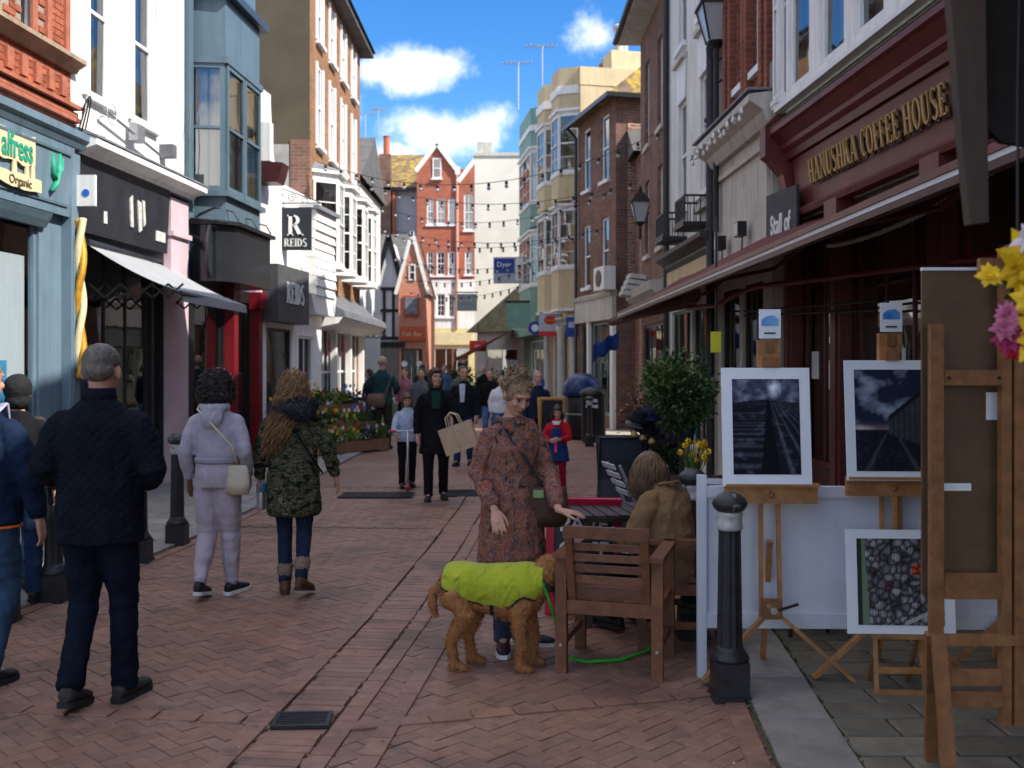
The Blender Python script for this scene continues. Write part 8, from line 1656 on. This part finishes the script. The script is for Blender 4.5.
# ------------------------------------------------------------------ street lanterns
def lantern(loc, s, label, arm):
    e = empty('street_lantern', loc, 0, label, 'lamp', 'wall mounted street lanterns')
    top, bot, h = .20 * s, .10 * s, .42 * s
    for k in range(4):
        a0, a1 = R(45 + 90 * k), R(135 + 90 * k); c0, s0, c1, s1_ = math.cos(a0), math.sin(a0), math.cos(a1), math.sin(a1); q = 1.414
        MB().add([(bot * q * c0 * .97, bot * q * s0 * .97, 0), (bot * q * c1 * .97, bot * q * s1_ * .97, 0), (top * q * c1 * .97, top * q * s1_ * .97, h), (top * q * c0 * .97, top * q * s0 * .97, h)], [(0, 1, 2, 3)]).build('pane', mat('frosted_pane', (.42, .44, .47), .25, .1, 4), e)
        MB().tube([(bot * q * c0, bot * q * s0, 0), (top * q * c0, top * q * s0, h)], .014 * s, 5).build('corner_bar', M_iron, e)
    MB().box((0, 0, h + .015), (top * 2.25, top * 2.25, .03)).build('rim', M_iron, e); MB().add([(top * 1.05 * a, top * 1.05 * b_, h + .03) for a, b_ in ((-1, -1), (1, -1), (1, 1), (-1, 1))] + [(.05 * a, .05 * b_, h + .24 * s) for a, b_ in ((-1, -1), (1, -1), (1, 1), (-1, 1))], [(0, 1, 5, 4), (1, 2, 6, 5), (2, 3, 7, 6), (3, 0, 4, 7), (4, 5, 6, 7)]).build('roof', M_iron, e); MB().lathe([(.04, 0), (.05, .05), (.02, .12), (.004, .16)], 10).build('finial', M_iron, e, (0, 0, h + .24 * s))
    MB().lathe([(.05 * s, -.08 * s), (.11 * s, -.02), (.12 * s, 0)], 12).build('gallery', M_iron, e)
    if arm == 'post':
        MB().tube([(0, 0, -.05), (0, 0, -2.6)], .042, 10).build('mast', M_iron, e); MB().tube([(0, 0, -.55), (.42, -.75, -.55)], .022, 6).build('bracket', M_iron, e)
        for k in range(3): MB().tube([(.10 + .10 * k + .05 * math.cos(t_) * .5, -.18 - .18 * k + .05 * math.cos(t_) * .8, -.66 + .08 * math.sin(t_)) for t_ in [i * .6 for i in range(11)]], .010, 5).build('scroll', M_iron, e)
        for sx in (-1, 1): MB().tube([(sx * .03, 0, -.25), (sx * .11, 0, -.2), (sx * .13, 0, -.1), (sx * .09, 0, -.02)], .012, 5).build('cradle', M_iron, e)
    else: MB().tube([(0, 0, .2 * s), (.36, 0, .2 * s)], .02, 6).build('bracket', M_iron, e); MB().lathe([(.02, -.35), (.035, -.3), (.03, -.1), (.05, -.05)], 8).build('pendant', M_iron, e)
    return e
q = P(716, 42, 13.7); lantern(q, 1.12, 'large black street lantern on a mast by the stone cornice', 'post')
q = P(640, 222, 20.0); lantern(q, .9, 'black bracket lantern on the brown brick house', 'arm')
# ------------------------------------------------------------------ festoon lights across the street
M_holder = mat('bulb_holder', (.012, .012, .014), .5); M_bulb = mat('frosted_bulb', (.35, .36, .38), .3)
hold = MB().lathe([(.012, .05), (.035, .04), (.04, -.02), (.02, -.03)], 7).mesh('bulb_holder', M_holder, True); blb = MB().lathe([(.02, -.03), (.046, -.06), (.044, -.09), (.02, -.115), (.003, -.12)], 8).mesh('bulb', M_bulb, True)
def festoon(a, c, sag, n_, label, big=1.0, white=False):
    e = empty('festoon_string', a, 0, label, 'light string', 'festoon light strings over the street'); d = Vector(c) - Vector(a); pts = [d * (i / 24) - Vector((0, 0, sag * 4 * (i / 24) * (1 - i / 24))) for i in range(25)]
    MB().tube(pts, .007, 4).build('cable', M_holder, e)
    for k in range(n_):
        t_ = (k + .5) / n_; p = d * t_ - Vector((0, 0, sag * 4 * t_ * (1 - t_) + .05)); o = link('bulb', blb, e, p); o.scale = (big, big, big); h_ = link('bulb_holder', hold, e, p); h_.scale = (big, big, big)
for i, (a, c, sg, n_, lab) in enumerate((((318, 162, 21.6), (668, 128, 18.6), .75, 20, 'festoon string from the tall brown house gable to the brown brick house'), ((352, 178, 26.4), (640, 180, 21.2), .6, 18, 'festoon string from the second white bay to the brown brick house end'), ((363, 200, 28.4), (612, 190, 26.3), .75, 18, 'festoon string from the last white bay to the mossy roof house'), ((366, 222, 28.6), (604, 228, 26.8), .5, 18, 'festoon string under the last white bay to the mossy roof house'), ((384, 232, 43), (580, 236, 29.3), .5, 18, 'festoon string from the timbered gable to the mossy roof house end'), ((392, 256, 43.2), (560, 256, 32), .5, 18, 'festoon string from the timbered gable to the cream house'), ((402, 276, 43), (546, 262, 34.6), .5, 16, 'festoon string from the pink house to the cream house end'), ((408, 292, 43), (530, 282, 38), .4, 16, 'festoon string low from the pink house to the green house'))):
    festoon(P(*a), P(*c), sg, n_, lab, .85 + .01 * max(0, a[2] - 22))
# loops of wire and bulbs on the right walls
festoon(P(668, 128, 18.6), P(712, 112, 14.4), .15, 5, 'short festoon string from the brown brick house to the lantern mast', .9)
# ------------------------------------------------------------------ aerials
def aerial(loc, h, label, rz=0):
    e = empty('television_aerial', loc, rz, label, 'aerial', 'television aerials on the roofs'); MB().tube([(0, 0, 0), (0, 0, h)], .03, 5).build('mast', M_steel, e); MB().tube([(-.7, 0, h - .1), (.6, 0, h + .05)], .018, 4).build('boom', M_steel, e)
    for k in range(7): MB().tube([(-.6 + k * .18, -.3, h - .09 + k * .02), (-.6 + k * .18, .3, h - .09 + k * .02)], .012, 4).build('element', M_steel, e)
aerial((-8.0, 54.5, 13.4), 2.0, 'aerial beside the chimney of the lichen roofed house', R(30)); aerial((-7.4, 55.5, 13.6), 2.3, 'taller aerial behind the chimney of the lichen roofed house', R(60)); aerial((.25, 40.3, 12.0), 1.9, 'aerial beside the terracotta pots of the green house', R(20)); aerial((1.15, 38.2, 11.0), 2.9, 'tall aerial on the sage green house roof', R(25))
# ------------------------------------------------------------------ hanging signs down the right side
M_sblue = mat('sign_royal_blue', (.012, .05, .30), .5); M_sgrey = mat('sign_grey', (.42, .45, .52), .5); M_sred = mat('sign_red', (.5, .02, .02), .5)
q = P(509, 270, 37); e = empty('estate_agent_sign', q, R(-6), 'blue and white projecting sign with red strip on the green house', 'sign'); MB().bb(-.58, .58, -.03, .03, -.5, .48).build('panel', M_sgrey, e); MB().bb(-.55, .2, -.045, -.031, -.12, .42).build('blue_field', M_sblue, e); MB().bb(.26, .54, -.045, -.031, -.4, .42).build('white_strip', M_white, e); text('Dyer', .26, e, M_card, (-.18, -.05, .12), (R(90), 0, 0)); text('For Let', .17, e, M_sred, (.46, -.05, -.32), (R(90), R(-90), 0), align='LEFT', bold=.006)
MB().tube([(.58, 0, .3), (.95, 0, .3)], .03, 5).build('bracket', M_iron, e)
q = P(550, 324, 32.5); e = empty('post_sign', q, R(-8), 'grey projecting sign with a red oval beside the cream house', 'sign'); MB().bb(-.36, .36, -.03, .03, -.4, .4).build('panel', M_sgrey, e); MB().lathe([(.2, -.004), (.2, .004)], 24).build('red_oval', M_sred, e, (0, -.036, .12), (R(90), 0, 0)).scale = (1, .72, 1); MB().bb(-.36, .36, -.04, -.031, -.4, -.24).build('red_band', M_sred, e); text('Post Office', .07, e, M_yel, (0, -.044, .1), (R(90), 0, 0)); MB().tube([(.36, 0, .36), (.75, 0, .36)], .025, 5).build('bracket', M_iron, e)
q = P(535, 328, 33); e = empty('round_sign', q, 0, 'round blue sign with a white centre beside the red oval one', 'sign'); MB().lathe([(.22, -.015), (.22, .015)], 24).build('disc', M_sblue, e, (0, 0, 0), (R(90), 0, 0)); MB().lathe([(.12, -.004), (.12, .004)], 20).build('white_centre', M_card, e, (0, -.02, 0), (R(90), 0, 0)); MB().tube([(.2, 0, .1), (.5, 0, .1)], .02, 5).build('bracket', M_iron, e)
q = P(573, 327, 30.1); e = empty('blue_square_sign', q, R(-8), 'small blue square sign on the cream house corner', 'sign'); MB().bb(-.2, .2, -.02, .02, -.3, .3).build('panel', M_sblue, e); MB().bb(-.14, .14, -.028, -.021, -.02, .16).build('emblem', M_sgrey, e); MB().tube([(.2, 0, .1), (.42, 0, .1)], .02, 5).build('bracket', M_iron, e)
q = P(467, 302, 42); e = empty('grey_hanging_sign', q, 0, 'grey hanging sign on a black bracket before the red house', 'sign'); MB().bb(-.42, .42, -.03, .03, -.38, .34).build('panel', mat('sign_pewter', (.22, .26, .27), .5), e); text('CAFE', .22, e, M_sgrey, (0, -.035, .0), (R(90), 0, 0)); MB().bb(-.46, .46, -.02, .02, .38, .43).build('bracket', M_iron, e)
q = P(478, 346, 41); e = empty('red_shop_sign', q, 0, 'small red sign with white letters below the pink awning top', 'sign'); MB().bb(-.35, .35, -.03, .03, -.22, .22).build('panel', M_sred, e); text('ice', .24, e, M_card, (0, -.036, -.08), (R(90), 0, 0)); MB().tube([(0, 0, .2), (0, 0, .9)], .02, 5).build('hanger', M_iron, e)
q = P(527, 314, 35.3); e = empty('green_box_sign', q, R(-10), 'pale green box sign with a dark frame on the green house', 'sign'); MB().bb(-.7, .7, -.12, .12, -.42, .4).build('box', mat('pale_green', (.18, .34, .27), .6), e); MB().bb(-.76, .76, -.14, .14, .4, .47).build('frame_top', M_black, e); MB().bb(-.76, .76, -.14, .14, -.48, -.42).build('frame_base', M_green, e)
rs2 = empty('round_board', (.42, 17.6, 0), 0, 'round blue sign board on a pole behind the patterned coat woman', 'sign'); MB().tube([(0, 0, 0), (0, 0, 1.5)], .02, 6).build('pole', M_iron, rs2); MB().lathe([(.16, 0), (.16, .02)], 8).build('foot', M_iron, rs2); MB().lathe([(.16, -.012), (.16, .012)], 24).build('disc', M_sblue, rs2, (0, -.03, 1.38), (R(90), 0, 0)); MB().lathe([(.09, -.004), (.09, .004)], 20).build('white_centre', M_card, rs2, (0, -.046, 1.38), (R(90), 0, 0))
# blue cloth on the awning end, yellow notice on the shop front
bc = MB(); p = P(606, 338, 16.9)
pts = []
for i in range(9):
    for k in range(6): pts.append(p + Vector(((i - 4) * .055, .05 * math.sin(i * 1.3) + .02 * k, .12 * (i - 4) * .25 - k * .055 + .03 * math.sin(i * 1.7 + k))))
bc.add(pts, [(i * 6 + k, (i + 1) * 6 + k, (i + 1) * 6 + k + 1, i * 6 + k + 1) for i in range(8) for k in range(5)]); o = bc.build('blue_cloth', mat('blue_canvas', (.015, .05, .22), .8, .2, 6), None, smooth=True); tag(o, 'crumpled blue cloth hanging from the rolled awning end', 'cloth'); sm = o.modifiers.new('s', 'SOLIDIFY'); sm.thickness = .006
q = P(716, 342, 9.6); e = empty('yellow_notice', q, R(-20), 'small yellow notice fixed beside the coffee house window', 'sign'); MB().bb(-.05, .05, -.01, .01, -.10, .10).build('panel', mat('acid_yellow', (.65, .6, .02), .5), e); MB().tube([(0, .02, .1), (0, .02, 1.2)], .012, 5).build('hanger', M_iron, e)
